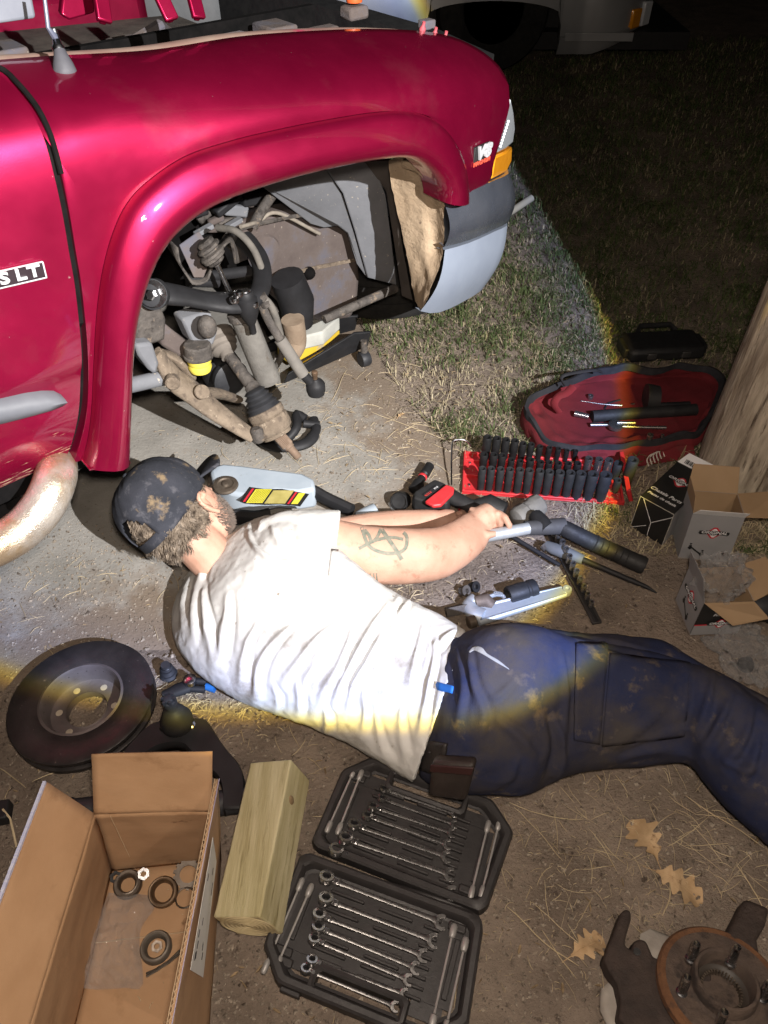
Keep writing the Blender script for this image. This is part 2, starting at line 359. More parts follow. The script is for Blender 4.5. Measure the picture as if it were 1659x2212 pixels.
def litter():
    V = []; F = []; r = RNG
    for k in range(900):
        if k < 420: g = G(r.normal(1050, 190), r.normal(820, 130))
        elif k < 640: g = G(r.uniform(1200, 1659), r.uniform(300, 800))
        else: g = G(r.uniform(0, 1659), r.uniform(1150, 2212))
        L = r.uniform(.003, .010); W = L*r.uniform(.12, .35); a = r.uniform(0, 6.28); ca, sa = math.cos(a), math.sin(a); z = r.uniform(.006, .014) if k < 640 else .003; t = r.uniform(-.4, .4); b = len(V)
        for u, v in ((-1, -.2), (-.5, -1), (.4, -.8), (1, .1), (.4, 1), (-.5, .8)): V.append((g.x+ca*u*L-sa*v*W, g.y+sa*u*L+ca*v*W, z+.3*L*abs(v)+t*u*L*.4))
        V.append((g.x, g.y, z)); F += [(b+i, b+(i+1) % 6, b+6) for i in range(6)]
    o = MB().add(V, F).build('leaf_litter', M('litter', (.10, .065, .035), (.36, .27, .16), 45, .85), smooth=0, fix=False); tag(o, 'small brown leaf fragments scattered over lawn and dirt', 'leaf litter', kind='stuff')
litter()

# oak leaves --------------------------------------------------------
m_leaf = M('oak_leaf', (.34, .22, .11), (.50, .35, .20), 30, .7, bump=.001, bsc=90, spots=((.2, .12, .06), .6, 40, .1))
def leaf(x, y, L, ang, label):
    g = G(x, y); root = thing('oak_leaf', (g.x, g.y, .004), label, 'leaf')
    out = []; lob = [(0, .03), (.1, .06), (.2, .22), (.28, .12), (.42, .34), (.52, .16), (.66, .40), (.76, .2), (.88, .24), (1, .02)]
    ca, sa = math.cos(ang), math.sin(ang)
    def W(u, v): 
        lx, ly = u*L, v*L; return Vector((g.x+ca*lx-sa*ly, g.y+sa*lx+ca*ly, .008 + .012*math.sin(u*5+v*4)*L/.09 + abs(v)*L*.25))
    P = smooth_path([(a, b, 0) for a, b in lob], 30); R = []
    for u, h, _ in P:
        R.append([W(u, -max(h, .01)), W(u, -h*.5), W(u, 0)-Vector((0, 0, .001)), W(u, h*.5), W(u, max(h, .01))])
    mb = MB(); mb.grid(R); mb.build('blade', m_leaf, root, smooth=60)
    MB().tube([W(-.25, 0), W(.3, 0)+Vector((0, 0, .001)), W(.9, 0)+Vector((0, 0, .001))], [.0009, .0009, .0004], 5).build('stalk', m_leaf, root)
leaf(1418, 1862, .085, 1.9, 'broad tan oak leaf lying bare on dirt, clear of straw')
leaf(1415, 1885, .09, -.6, 'tan lobed oak leaf caught under a clump of straw stalks')
leaf(1232, 2068, .07, .45, 'small golden oak leaf beside the rusty steering knuckle')
leaf(860, 905, .03, .8, 'tiny brown leaf on the concrete near the truck')

# ================================================================== POST
m_post = M('post_wood', (.22, .17, .12), (.72, .63, .49), 5, .85, bump=.012, bsc=12, aniso=(6, 6, .8), spots=((.11, .08, .055), .56, 7, .10), spots2=((.80, .72, .58), .64, 3, .12))
def post():
    g = G(1610, 1035); c = Vector((g.x+.035, g.y+.05, 0)); r = .15
    root = thing('wooden_post', c, 'thick weathered round timber post beside the parts cartons', 'post')
    ring = []
    for i in range(46):
        z = -.02 + i*.075
        row = []
        for k in range(72):
            a = 2*math.pi*k/72; q = r*(1 + .035*mnoise.noise((math.cos(a)*2.2, math.sin(a)*2.2, z*.8)) + .05*mnoise.noise((math.cos(a)*9, math.sin(a)*9, z*1.4)))
            for ca, dp, wd in ((-1.95, .022, .05), (-1.2, .010, .04), (-2.6, .012, .05)):
                d = (a-2*math.pi-ca+.12*math.sin(z*2+ca)+math.pi) % (2*math.pi)-math.pi; q -= dp*math.exp(-(d/wd)**2)
            row.append(c+Vector((math.cos(a)*q, math.sin(a)*q, z)))
        ring.append(row)
    MB().grid(ring, cv=True, caps=True).build('trunk', m_post, root, smooth=70)
post()

# ================================================================== SILVER CAR BEHIND
m_silver = M('silver_paint', (.34, .35, .36), (.40, .41, .42), 3, .35, metal=.3, coat=.4)
m_black = M('black_plastic', (.012, .012, .013), (.022, .022, .022), 30, .5, bump=.0004, bsc=300)
m_tyre = M('tyre_rubber', (.010, .010, .011), (.025, .024, .022), 20, .8, bump=.001, bsc=120)
m_amber = M('amber_lens', (.80, .30, .015), (.9, .36, .02), 50, .15, coat=1)
m_clear = M('clear_lens', (.62, .66, .70), (.72, .76, .8), 60, .10, coat=1, spec=.7)
m_chrome = M('chrome', (.72, .73, .75), (.62, .63, .65), 20, .10, .25, metal=1)
m_glass = M('dark_glass', (.01, .012, .014), None, 5, .05, spec=.7)
def car():
    # stands parallel to the picture, nose to the right; near side plane at Y = y0
    w0 = G(1060, 165); y0 = w0.y
    def X(px, row=60): 
        r = ray(px, row); return r.x*(y0/r.y)
    xw = X(1062, 100); xn = X(1405, 60); root = thing('parked_car', (xw, y0, 0), 'silver car parked in the dark on the grass behind the truck', 'car')
    def zz(row): return hz((0, y0), row)
    zl, zs = zz(120), zz(40); zt = zs+.55; wr = .36
    # near side skin: columns from the rear to the nose, wheel arch left open
    def side(xa, xb, n, za):
        R = []
        for i in range(n):
            x = lerp(xa, xb, i/(n-1)); b = za(x); q = max(0, (x-(xn-.35))/.35); inn = .22*q**2.2
            R.append([(x, y0+.03+inn, b), (x, y0+inn, lerp(b, zs, .25)), (x, y0-.012+inn, lerp(b, zs, .5)), (x, y0+.006+inn, lerp(b, zs, .53)), (x, y0+inn, lerp(b, zs, .8)), (x, y0+.01+inn, zs+.1), (x, y0+.05+inn, zs+.32-.10*q), (x, y0+.16+inn, zs+.40-.16*q), (x, y0+.8, zs+.44-.18*q)])
        return R
    arch = lambda x: max(zl, (.36+math.sqrt(max(0, .43**2-(x-xw)**2))) if abs(x-xw) < .43 else zl)
    b = MB(); b.grid(side(xw-3.1, xw-.4305, 10, lambda x: zl)); b.grid(side(xw-.43, xw+.43, 30, arch)); b.grid(side(xw+.4305, xn, 16, lambda x: zl+.10*max(0, (x-xn+.35)/.35)))
    e = side(xw+.4305, xn, 16, lambda x: zl+.10*max(0, (x-xn+.35)/.35))[-1]
    b.grid([e, [(p[0]+.06, p[1]+.25, p[2]) for p in e], [(p[0]+.09, p[1]+.75, p[2]) for p in e], [(p[0]+.06, y0+1.6, p[2]) for p in e]])
    b.build('body', m_silver, root, smooth=50)
    MB().box((xw-.8, y0+.85, zl+.06), (4.2, 1.5, .1)).box((xw-.2, y0+.6, zl+.3), (1.4, .75, .5)).build('underbody', m_black, root)
    MB().box((xw+.68, y0-.012, lerp(zl, zs, .52)), (.44, .012, .05)).build('rub_strip', m_silver, root, bevel=.004)
    tire = MB(); tire.lathe([(.20, 0), (.27, -.02), (.34, -.01), (.36, .03), (.36, .17), (.34, .21), (.2, .2)], (xw, y0+.06, .36), (0, 1, 0), 40); wh = tire.build('wheel', m_tyre, root)
    MB().lathe([(.19, 0), (.17, .04), (.05, .03), (.04, 0)], (xw, y0+.06, .36), (0, 1, 0), 28).build('rim', M('dull_rim', (.05, .05, .052), None, 9, .5, metal=.8), wh)
    xa, xb = X(1372, 50), X(1412, 50); za = zz(28); zb = zz(72)
    lx = MB().box(((xa+xb)/2-.035, y0+.135, (za+zb)/2), (.10, .05, za-zb), (1, .9, 0), (-.9, 1, 0)).build('marker_lamp', m_amber, root, bevel=.01)
    MB().box(((xa+xb)/2+.055, y0+.23, (za+zb)/2+.01), (.09, .05, (za-zb)*1.25), (1, .9, 0), (-.9, 1, 0)).build('headlamp', m_clear, root, bevel=.01)
    # greenhouse
    g = MB(); rows = []
    for x, zt2, inset in ((xw-3.0, zs+.55, .2), (xw-2.6, zs+.98, .32), (xw-1.4, zs+1.02, .34), (xw-.35, zs+.50, .2)):
        rows.append([(x, y0+.14, zs+.36), (x, y0+inset, zt2), (x, y0+1.7-inset, zt2), (x, y0+1.6, zs+.36)])
    g.grid(rows); g.build('windows', m_glass, root)
car()
# dim black floor-jack like frame lying in the dark grass behind the bag
def dark_lump():
    g = G(1425, 760); root = thing('black_toolbox', (g.x, g.y, 0), 'black moulded tool case lying in dark grass behind red bag', 'case')
    ex = Vector((1, .1, 0)).normalized(); ey = Vector((-.1, 1, 0)).normalized(); W = .21
    MB().box(g+Vector((0, 0, .025)), (.27, .13, .05), ex, ey).build('body', m_black, root, bevel=.015)
    MB().tube([g+ex*-.07+ey*.06+UP*.045, g+ex*-.055+ey*.085+UP*.055, g+ex*.055+ey*.085+UP*.055, g+ex*.07+ey*.06+UP*.045], .009, 8).build('handle', m_black, root)
    for k in (-1, 1): MB().box(g+ex*(k*.135)+UP*.025, (.025, .08, .035), ex, ey).build('latch', m_black, root, bevel=.004)
    for k in (-.06, .06): MB().box(g+ex*k-ey*.068+UP*.03, (.03, .010, .022), ex, ey).build('clasp', M('dull_steel', (.10, .10, .10), (.17, .16, .15), 40, .5, metal=.8), root, bevel=.002)
dark_lump()
# ================================================================== PICKUP TRUCK
def paint_mat(name, mud=True):
    m = M(name, (.27, .003, .038), (.33, .005, .047), 3.2, .38, .46, metal=.74, coat=1., spots=((.50, .32, .30), .70, 60, .03), spots2=((.33, .03, .065), .56, 7, .30), bump=.00025, bsc=500)
    t = m.node_tree; b = t.nodes['Principled BSDF']; N = t.nodes.new; K = t.links.new
    b.inputs['Coat Roughness'].default_value = .05
    if not mud: return m
    src = b.inputs['Base Color'].links[0].from_socket
    tc = N('ShaderNodeTexCoord'); mp = N('ShaderNodeMapping'); mp.inputs['Rotation'].default_value = (0, 0, AZ-math.pi/2); K(tc.outputs['Object'], mp.inputs[0])
    m2 = N('ShaderNodeMapping'); m2.inputs['Rotation'].default_value = (0, math.radians(14), 0); m2.inputs['Scale'].default_value = (11, 11, 130); K(mp.outputs[0], m2.inputs[0])
    n = N('ShaderNodeTexNoise'); n.inputs['Scale'].default_value = 3.0; n.inputs['Detail'].default_value = 5; K(m2.outputs[0], n.inputs[0])
    sx = N('ShaderNodeSeparateXYZ'); K(tc.outputs['Object'], sx.inputs[0])
    zr = N('ShaderNodeMapRange'); zr.inputs[1].default_value = .53; zr.inputs[2].default_value = .39; zr.inputs[3].default_value = -.24; zr.inputs[4].default_value = .06; K(sx.outputs[2], zr.inputs[0])
    ad = N('ShaderNodeMath'); K(n.outputs[0], ad.inputs[0]); K(zr.outputs[0], ad.inputs[1])
    r = N('ShaderNodeMapRange'); r.inputs[1].default_value = .55; r.inputs[2].default_value = .60; K(ad.outputs[0], r.inputs[0])
    mx = N('ShaderNodeMix'); mx.data_type = 'RGBA'; K(r.outputs[0], mx.inputs[0]); K(src, mx.inputs[6]); mx.inputs[7].default_value = (.42, .30, .19, 1); K(mx.outputs[2], b.inputs['Base Color'])
    mm = N('ShaderNodeMath'); mm.operation = 'MULTIPLY_ADD'; K(r.outputs[0], mm.inputs[0]); mm.inputs[1].default_value = -1.; mm.inputs[2].default_value = 1.; K(mm.outputs[0], b.inputs['Coat Weight'])
    m3 = N('ShaderNodeMath'); m3.operation = 'MULTIPLY'; K(mm.outputs[0], m3.inputs[0]); m3.inputs[1].default_value = .74; K(m3.outputs[0], b.inputs['Metallic'])
    return m
m_paint = paint_mat('truck_paint', False); m_doorpaint = paint_mat('truck_paint_splashed')
m_darkgap = M('shade_black', (.004, .004, .004), (.009, .008, .008), 30, .9, spec=.1)  # near-black: the shade of gaps and recesses is put into the colour
m_liner = M('grey_liner', (.135, .14, .152), (.185, .19, .205), 9, .7, bump=.0006, bsc=200, spots=((.42, .37, .30), .64, 70, .04))
m_mud = M('dried_mud', (.37, .27, .175), (.47, .355, .24), 9, .95, bump=.005, bsc=55, spots=((.16, .115, .08), .63, 60, .05))
m_frame = M('rusty_frame', (.085, .066, .06), (.145, .118, .105), 7, .85, bump=.002, bsc=90, spots=((.40, .34, .27), .66, 75, .03), spots2=((.10, .10, .125), .48, 7, .15))
m_susp = M('dusty_steel', (.050, .044, .040), (.12, .105, .092), 34, .6, bump=.004, bsc=130, spots=((.22, .17, .125), .58, 38, .08), spots2=((.028, .023, .020), .55, 24, .10))
m_tan = M('tan_clay_steel', (.14, .108, .079), (.25, .197, .145), 22, .9, bump=.005, bsc=90, spots=((.11, .085, .065), .53, 34, .1), spots2=((.34, .275, .205), .62, 60, .05))
m_blk = M('gloss_black_steel', (.014, .014, .015), (.022, .022, .024), 20, .5, .62, spec=.3)
m_rub = M('boot_rubber', (.018, .019, .022), (.035, .036, .04), 25, .5)
m_brite = M('bright_steel', (.55, .55, .56), (.42, .42, .43), 40, .22, metal=1)
m_yel = M('yellow_paint', (.62, .42, .03), (.70, .50, .05), 12, .5, spots=((.40, .34, .25), .58, 20, .1))
m_valance = M('valance_plastic', (.19, .22, .28), (.235, .27, .33), 5, .5, spots=((.42, .34, .25), .70, 20, .05))
def chrome_spotted(): return M('bumper_chrome', (.46, .50, .60), (.34, .38, .48), 8, .16, .3, metal=.88, coat=.4, spots=((.55, .53, .50), .66, 75, .03))
truck = thing('pickup_truck', O_T, 'dark red pickup truck with its front wheel off and hood up', 'pickup truck')

GAP = [(158, 1000, .012), (172, 960, .006), (186, 900, 0), (191, 830, 0), (189, 750, 0), (184, 690, 0), (175, 610, 0), (164, 545, 0), (150, 460, 0), (132, 375, .002), (112, 300, .012), (88, 245, .035), (60, 205, .07), (30, 172, .11), (5, 150, .135), (-70, 118, .17)]
RIDGE = [(-70, 135, .20), (100, 121, .205), (330, 107, .21), (520, 78, .215), (680, 66, .22), (800, 62, .22), (900, 66, .215), (960, 75, .20), (1005, 90, .185), (1052, 118, .165), (1084, 150, .14), (1099, 185, .12)]
NOSE = [(1104, 215, .105), (1094, 258, .085), (1079, 310, .065), (1066, 355, .055), (1060, 388, .05), (1034, 408, .03), (1006, 430, .012)]
SEAM = [(182, 1003), (192, 960), (199, 880), (203, 800), (207, 720), (213, 650), (224, 580), (243, 510), (272, 445), (318, 393), (400, 337), (500, 303), (600, 279), (700, 259), (800, 243), (870, 239), (920, 249), (955, 274), (980, 310), (996, 352), (1003, 400), (1004, 432)]
INNER = [(284, 1003), (286, 940), (288, 860), (293, 760), (304, 685), (325, 612), (356, 546), (400, 494), (450, 458), (505, 431), (570, 408), (650, 384), (750, 361), (830, 347), (872, 343), (902, 349), (932, 368), (954, 395), (963, 420), (965, 440)]
m_badge = M('badge_silver', (.66, .68, .70), (.56, .58, .60), 30, .3, metal=.25, coat=.6)
def truck_body():
    n = 110
    A = [TI(T(p[0], p[1], -.004)) for p in smooth_path([(x, y, 0) for x, y in SEAM], n)]
    B3 = [TI(T(*p)) for p in GAP + RIDGE + NOSE]
    # spread: rear 35 %, ridge 50 %, nose 15 %
    g = smooth_path([TI(T(*p)) for p in GAP], 36); rd = smooth_path([TI(T(*p)) for p in RIDGE], 52); ns = smooth_path([TI(T(*p)) for p in NOSE], 24)
    B = list(g) + list(rd)[1:] + list(ns)[1:]; B = B[:n] if len(B) >= n else B + [B[-1]]*(n-len(B))
    gz = sorted([(p[2], p[1]) for p in g]); gzz = [p[0] for p in gz]; gtt = [p[1] for p in gz]
    rows = []; m = 26
    for ci, (a, b) in enumerate(zip(A, B)):
        bl = max(0., min(1., (62-ci)/26)); bl = bl*bl*(3-2*bl)
        r = []; hi = max(0, b[1])
        for j in range(m):
            q = j/(m-1); k_ = min(1, hi/.15); k_ = k_*k_*(3-2*k_); e = q**(1+1.6*k_)
            z = lerp(a[2], b[2], 1-(1-q)**(1+.25*k_))
            t_ = lerp(a[1], b[1], e); t_ = lerp(t_, lerp(float(np.interp(z, gzz, gtt)), b[1], q**8), bl) if ci < 62 else t_
            r.append(TW(lerp(a[0], b[0], q), t_, z))
        # roll over the edge inward so that the panel has thickness
        x = b
        if ci < 36:
            ga, gb = g[max(0, ci-1)], g[min(35, ci+1)]; n_t, n_z = max(1e-4, gb[2]-ga[2]), -(gb[1]-ga[1]); n_l = math.hypot(n_t, n_z); r.append(TW(x[0], x[1]+.012*n_t/n_l, x[2]+.012*n_z/n_l)); r.append(TW(x[0], x[1]+.03*n_t/n_l, x[2]+.03*n_z/n_l))
        else: r.append(TW(x[0], x[1]+.012, x[2]-.006)); r.append(TW(x[0], x[1]+.02, x[2]-.03))
        rows.append(r)
    f = MB().grid(rows).build('fender', m_paint, truck, smooth=60)
    # flare: raised moulding round the arch
    I = [TI(T(p[0], p[1], -.035)) for p in smooth_path([(x, y, 0) for x, y in INNER], n)]
    rows = []
    for a, b in zip(A, I):
        r = []
        for q, t in ((0, .010), (.008, .010), (.014, -.014), (.05, -.026), (.15, -.034), (.3, -.042), (.5, -.050), (.7, -.052), (.86, -.045), (.95, -.036), (1, -.022), (1.0, .0), (.985, .05)):
            r.append(TW(lerp(a[0], b[0], q), t, lerp(a[2], b[2], q)))
        rows.append(r)
    MB().grid(rows).build('wheel_arch_flare', m_paint, truck, smooth=50)
    # bottom closing piece of the flare's rear leg
    a, b = A[0], I[0]; MB().slab([TW(a[0], -.03, a[2]), TW(b[0], -.03, b[2]), TW(b[0], .05, b[2]), TW(a[0], .05, a[2])], (0, 0, .004)).build('flare_end', m_paint, truck)
    # second line along the fender top (rain channel edge) and inner apron
    ch = MB(); P = [TI(T(x, y, .225)) for x, y in ((-80, 118), (100, 108), (330, 94), (520, 66), (680, 55), (800, 52), (890, 55))]
    P = smooth_path(P, 40); rd2 = smooth_path([TI(T(*p)) for p in RIDGE[:8]], 40)
    R = []
    for a, b in zip(rd2, P): R.append([TW(a[0], a[1]+.018, a[2]-.028), TW(a[0], a[1]+.030, a[2]-.032), TW(b[0], b[1]+.035, b[2]-.022), TW(b[0], b[1]+.05, b[2]-.016), TW(b[0], b[1]+.085, b[2]-.02), TW(b[0], b[1]+.10, b[2]-.10)])
    MB().grid(R).build('fender_rail', M('rail_dust', (.22, .10, .085), (.33, .25, .19), 8, .85, spots=((.34, .03, .07), .56, 6, .1)), truck, smooth=40)
    # door
    D = smooth_path([TI(T(*p)) for p in GAP], 60); rows = []; NRM = []
    WD = []; JD = lambda d: .010 if d[2] > .70 else .024
    for k, d in enumerate(D):
        da, db = D[max(0, k-1)], D[min(len(D)-1, k+1)]; tv = Vector(db)-Vector(da); tv.normalize(); nt, nz_ = db[2]-da[2], -(db[1]-da[1])
        if nt < 1e-4: nt = 1e-4
        nl = math.hypot(nt, nz_); nt /= nl; nz_ /= nl; NRM.append((nt, nz_)); wv = Vector((0, nt, nz_)).cross(tv).normalized(); wv = wv if wv.dot(Vector((-1, 0, -.6))) > 0 else -wv; WD.append(wv)
    for k, d in enumerate(D):
        r = []; wv = WD[k]; nt, nz_ = NRM[k]
        for j in range(14):
            q = j/13; s = d[0]+wv[0]*.012-.75*q; z = d[2]+wv[2]*.012; t = d[1]+wv[1]*.012
            t += .010*(1/(1+math.exp((z-.617)/.006)))
            if z < .46: t += ((.46-z)/.1)**2*.03
            r.append(TW(s, t, z))
        r.insert(0, TW(d[0]+wv[0]*.0115, d[1]+wv[1]*.0115+.03*nt, d[2]+wv[2]*.0115+.03*nz_))
        rows.append(r)
    lo = rows[0]; rows.insert(0, [p + Vector((0, 0, -.012)) - TN*.05 for p in lo])
    door = MB().grid(rows).build('door', m_doorpaint, truck, smooth=50)
    # dark jamb behind the gap
    MB().grid([[TW(d[0]+w[0]*.014, d[1]+w[1]*.014+JD(d)*a, d[2]+w[2]*.014+JD(d)*b), TW(d[0]-w[0]*.004, d[1]-w[1]*.004+JD(d)*a, d[2]-w[2]*.004+JD(d)*b)] for d, (a, b), w in zip(D, NRM, WD)]).build('door_jamb', m_darkgap, truck)
    sp = [p for p, q in zip(D, range(len(D))) if q >= 41]; MB().tube([TW(p[0], p[1], p[2]) + (TN*NRM[41+i][0] - UP*NRM[41+i][1])*.0005 for i, p in enumerate(sp)], .0046, 8).build('door_gap_line', m_darkgap, truck)  # dark tube stands in for the shaded gap along the door's upper edge
    # grey rub moulding on the door
    mo = []
    for x, y, hw in ((-260, 932, 24), (-120, 912, 23), (0, 888, 22), (60, 875, 20), (100, 867, 17), (125, 862, 12), (137, 860, 3)):
        c = TI(T(x, y, 0)); h = hw*.00118
        mo.append([TW(c[0], .012, c[2]-h*1.05), TW(c[0], -.012, c[2]-h*.8), TW(c[0], -.02, c[2]), TW(c[0], -.012, c[2]+h*.8), TW(c[0], .012, c[2]+h*1.05)])
    MB().grid(mo).build('rub_moulding', M('grey_moulding', (.085, .09, .105), (.12, .125, .14), 8, .5), door, smooth=60)
    # SLT badge
    ez = UP; o = T(38, 596, -.003); ex = (T(92, 583, -.003)-T(0, 604, -.003)).normalized(); n = TN; ey = n.cross(ex)
    if ey.z < 0: ey = -ey
    bd = MB(); bd.box(T(-16, 608, -.004), (.178, .031, .006), ex, ey, n); pl = bd.build('badge_plate', m_badge, door, bevel=.002)
    bk = MB(); bk.box(T(-16, 608, -.0078), (.172, .025, .003), ex, ey, n); bk.build('badge_field', M('badge_black', (.02, .012, .016), None, 9, .4), pl)
    for ch_, x in (('S', 8), ('L', 43), ('T', 72)):
        c = T(x, 601-(x-8)*.24, -.010); tx = text_mb(ch_, c, ex, ey, (.036, .028), .004, 0, .03); tx.build('badge_letter', m_badge, pl, smooth=0)
    # V8 badge on the fender nose
    c = T(1034, 332, .03); b0 = TI(c)
    e1 = (T(1060, 320, .042)-T(1006, 343, .016)).normalized(); nn = e1.cross(UP).normalized()
    if nn.dot(TN) < 0: nn = -nn
    e2 = nn.cross(e1).normalized(); e2 = e2 if e2.z > 0 else -e2
    v = MB(); v.box(c+nn*.006, (.072, .046, .008), e1, e2, nn); vo = v.build('engine_badge', m_black, truck, bevel=.002)
    text_mb('V8', c+nn*.011+e2*.006, e1, e2, (.062, .046), .005, .2, .02).build('badge_letter', m_badge, vo, smooth=0)
    text_mb('MAGNUM', c+nn*.011-e2*.017, e1, e2, (.0178, .0145), .002, 0, .012).build('badge_letter', M('badge_red', (.7, .10, .06), None, 9, .4), vo, smooth=0)
truck_body()

def truck_front():
    # plan of the front corner: (s, t)
    def strip(top, bot, rows, name, mat, tk=.0, sm=60):
        R = []
        for (s0, t0, z0), (s1, t1, z1) in zip(smooth_path(top, 40), smooth_path(bot, 40)):
            r = []
            for j in range(rows):
                q = j/(rows-1); bl = .02*math.sin(math.pi*q); r.append((lerp(s0, s1, q), lerp(t0, t1, q), lerp(z0, z1, q), bl))
            R.append(r)
        out = []
        for i, r in enumerate(R):
            a = R[max(0, i-1)][0]; b = R[min(len(R)-1, i+1)][0]; ds, dt = b[0]-a[0], b[1]-a[1]; l = math.hypot(ds, dt)+1e-9; ns, ntt = dt/l, -ds/l
            row = [TW(s+ns*bl, t+ntt*bl, z) for s, t, z, bl in r]
            e = r[-1]; row.append(TW(e[0]-ns*.02, e[1]-ntt*.02, e[2]+.004)); f = r[0]; row.insert(0, TW(f[0]-ns*.03, f[1]-ntt*.03, f[2]-.004))
            out.append(row)
        return MB().grid(out).build(name, mat, truck, smooth=sm)
    p = lambda x, y, t: TI(T(x, y, t))
    topc = [p(958, 434, .0), p(1010, 416, .012), p(1062, 392, .05), p(1100, 371, .12)] 
    zt = topc[-1][2]; s3 = topc[-1][0]
    topc += [(s3+.05, .24, zt-.002), (s3+.085, .45, zt), (s3+.10, .9, zt), (s3+.06, 1.5, zt), (s3-.15, 1.72, zt)]
    botc = [p(960, 533, .0), p(1010, 520, .012), p(1062, 498, .05), p(1100, 474, .12)]
    zb = botc[-1][2]
    botc += [(s3+.04, .24, zb), (s3+.075, .45, zb), (s3+.09, .9, zb), (s3+.05, 1.5, zb), (s3-.16, 1.72, zb)]
    bump = strip(topc, botc, 12, 'bumper', chrome_spotted())
    vt = [p(961, 540, .006), p(1010, 526, .018), p(1062, 503, .056), p(1098, 480, .13)] + [(s3+.025, .25, zb-.006), (s3+.06, .46, zb-.006), (s3+.075, .9, zb-.006), (s3+.03, 1.5, zb-.006), (s3-.17, 1.70, zb-.006)]
    vb = [p(908, 672, .012), p(945, 676, .03), p(1000, 652, .07), p(1046, 616, .13)]; zv = vb[-1][2]; sv = vb[-1][0]
    vb += [(sv+.05, .26, zv+.01), (sv+.08, .5, zv+.015), (sv+.09, .9, zv+.015), (sv+.04, 1.45, zv), (sv-.2, 1.66, zv)]
    strip(vt, vb, 10, 'bumper_valance', m_valance)
    # headlamp and turn lamp at the corner
    lt = [p(1104, 213, .108), p(1110, 235, .13), p(1112, 262, .16)]
    def lens(poly, depth, name, mat):
        f = [T(*q) for q in poly]; nn = (TN*.75+TD*.65).normalized(); mb = MB(); mb.slab([q-nn*depth for q in f], nn*depth); return mb.build(name, mat, truck, bevel=.006, seg=3)
    hl = lens([(1104, 212, .11), (1110, 240, .15), (1113, 275, .19), (1108, 310, .18), (1094, 322, .13), (1072, 332, .07), (1078, 310, .068), (1093, 258, .088)], .05, 'headlight', m_clear)
    lens([(1071, 337, .07), (1094, 327, .13), (1107, 316, .17), (1105, 350, .17), (1096, 372, .13), (1062, 388, .06)], .045, 'turn_signal', m_amber)
    for k in range(9): # fluting of the headlamp
        q = k/8; c = T(lerp(1097, 1080, q), lerp(262, 316, q), lerp(.092, .075, q)); MB().ball(c+TN*.002, .004, 8, 6).build('lens_bead', m_clear, hl)
    # grille and nose behind the lamps
    MB().slab([TW(s3-.02, .2, zt+.02), TW(s3+.05, .5, zt+.02), TW(s3+.06, 1.25, zt+.02), TW(s3-.05, 1.55, zt+.02)], (0, 0, .26)).build('grille', m_black, truck)
    # far fender, far side and bay floor so that the truck is closed
    MB().slab([TW(-.3, 1.50, .45), TW(1.0, 1.50, .45), TW(1.0, 1.72, .45), TW(-.3, 1.72, .45)], (0, 0, .52)).build('far_fender', m_paint, truck, bevel=.05)
    # inner splash panel with mud, seen behind the bumper
    quad = [[(838, 348, .17), (866, 338, .12), (905, 350, .06), (938, 380, .02), (962, 440, .006)], [(850, 420, .16), (880, 420, .12), (915, 425, .07), (940, 440, .04), (958, 470, .008)], [(868, 500, .15), (893, 500, .11), (918, 510, .07), (940, 520, .05), (958, 545, .010)], [(884, 580, .13), (900, 585, .10), (915, 590, .07), (926, 600, .04), (935, 612, .014)], [(896, 652, .11), (902, 660, .08), (907, 666, .05), (910, 670, .03), (912, 674, .018)]]
    R = [smooth_path([tuple(T(*q)) for q in r], 16) for r in quad]; C = list(zip(*R)); R2 = [smooth_path(c, 24) for c in C]
    for i, c in enumerate(R2):
        for j, q in enumerate(c): q += np.array(TD)*(.006*mnoise.noise((q[0]*40, q[1]*40, q[2]*40)))
    MB().grid(R2).build('splash_panel', m_mud, truck, smooth=60)
    MB().tube([T(875, 352, .10), T(905, 362, .05), T(935, 390, .03), T(955, 425, .02)], .012, 8).build('flare_lip_dirt', m_mud, truck)
    # near-black strip drawn as the shade in the gap between panel and liner
    MB().slab([T(836, 360, .36), T(900, 660, .34), T(898, 662, .28), T(846, 380, .30)], tuple(-TN*.01)).build('recess_shade', m_darkgap, truck)
    # grey liner: two facets of a bent sheet
    l1 = [(560, 398, .42), (640, 376, .40), (706, 366, .38), (740, 420, .39), (765, 500, .40), (792, 598, .41), (772, 570, .43), (752, 505, .45), (730, 488, .46), (700, 492, .46), (672, 484, .46)]
    MB().slab([T(*q) for q in l1], tuple(-TN*.006)).build('wheel_liner', m_liner, truck, bevel=.004)
    l2 = [(690, 352, .36), (790, 345, .30), (815, 372, .31), (833, 420, .32), (845, 510, .33), (857, 616, .335), (795, 600, .40), (768, 500, .385), (742, 418, .37), (710, 372, .365)]
    MB().slab([T(*q) for q in l2], tuple(-TN*.006)).build('wheel_liner', m_liner, truck, bevel=.004)
    l3 = [(785, 350, .29), (845, 345, .27), (868, 395, .28), (882, 470, .285), (898, 652, .29), (870, 640, .32), (850, 500, .335), (836, 415, .33), (815, 368, .32)]
    MB().slab([T(*q) for q in l3], tuple(-TN*.006)).build('liner_edge', M('dark_liner', (.06, .052, .048), (.10, .085, .075), 9, .8), truck, bevel=.003)
    # back wall of the wheel house (dark) and rear splash wall
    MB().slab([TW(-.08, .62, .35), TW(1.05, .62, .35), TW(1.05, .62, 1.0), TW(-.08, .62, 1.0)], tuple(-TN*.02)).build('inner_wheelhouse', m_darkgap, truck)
    MB().slab([TW(.055, .05, .40), TW(.055, .60, .40), TW(.075, .60, .98), TW(.075, .05, .98)], tuple(-TD*.01)).build('rear_wheelhouse', m_darkgap, truck)
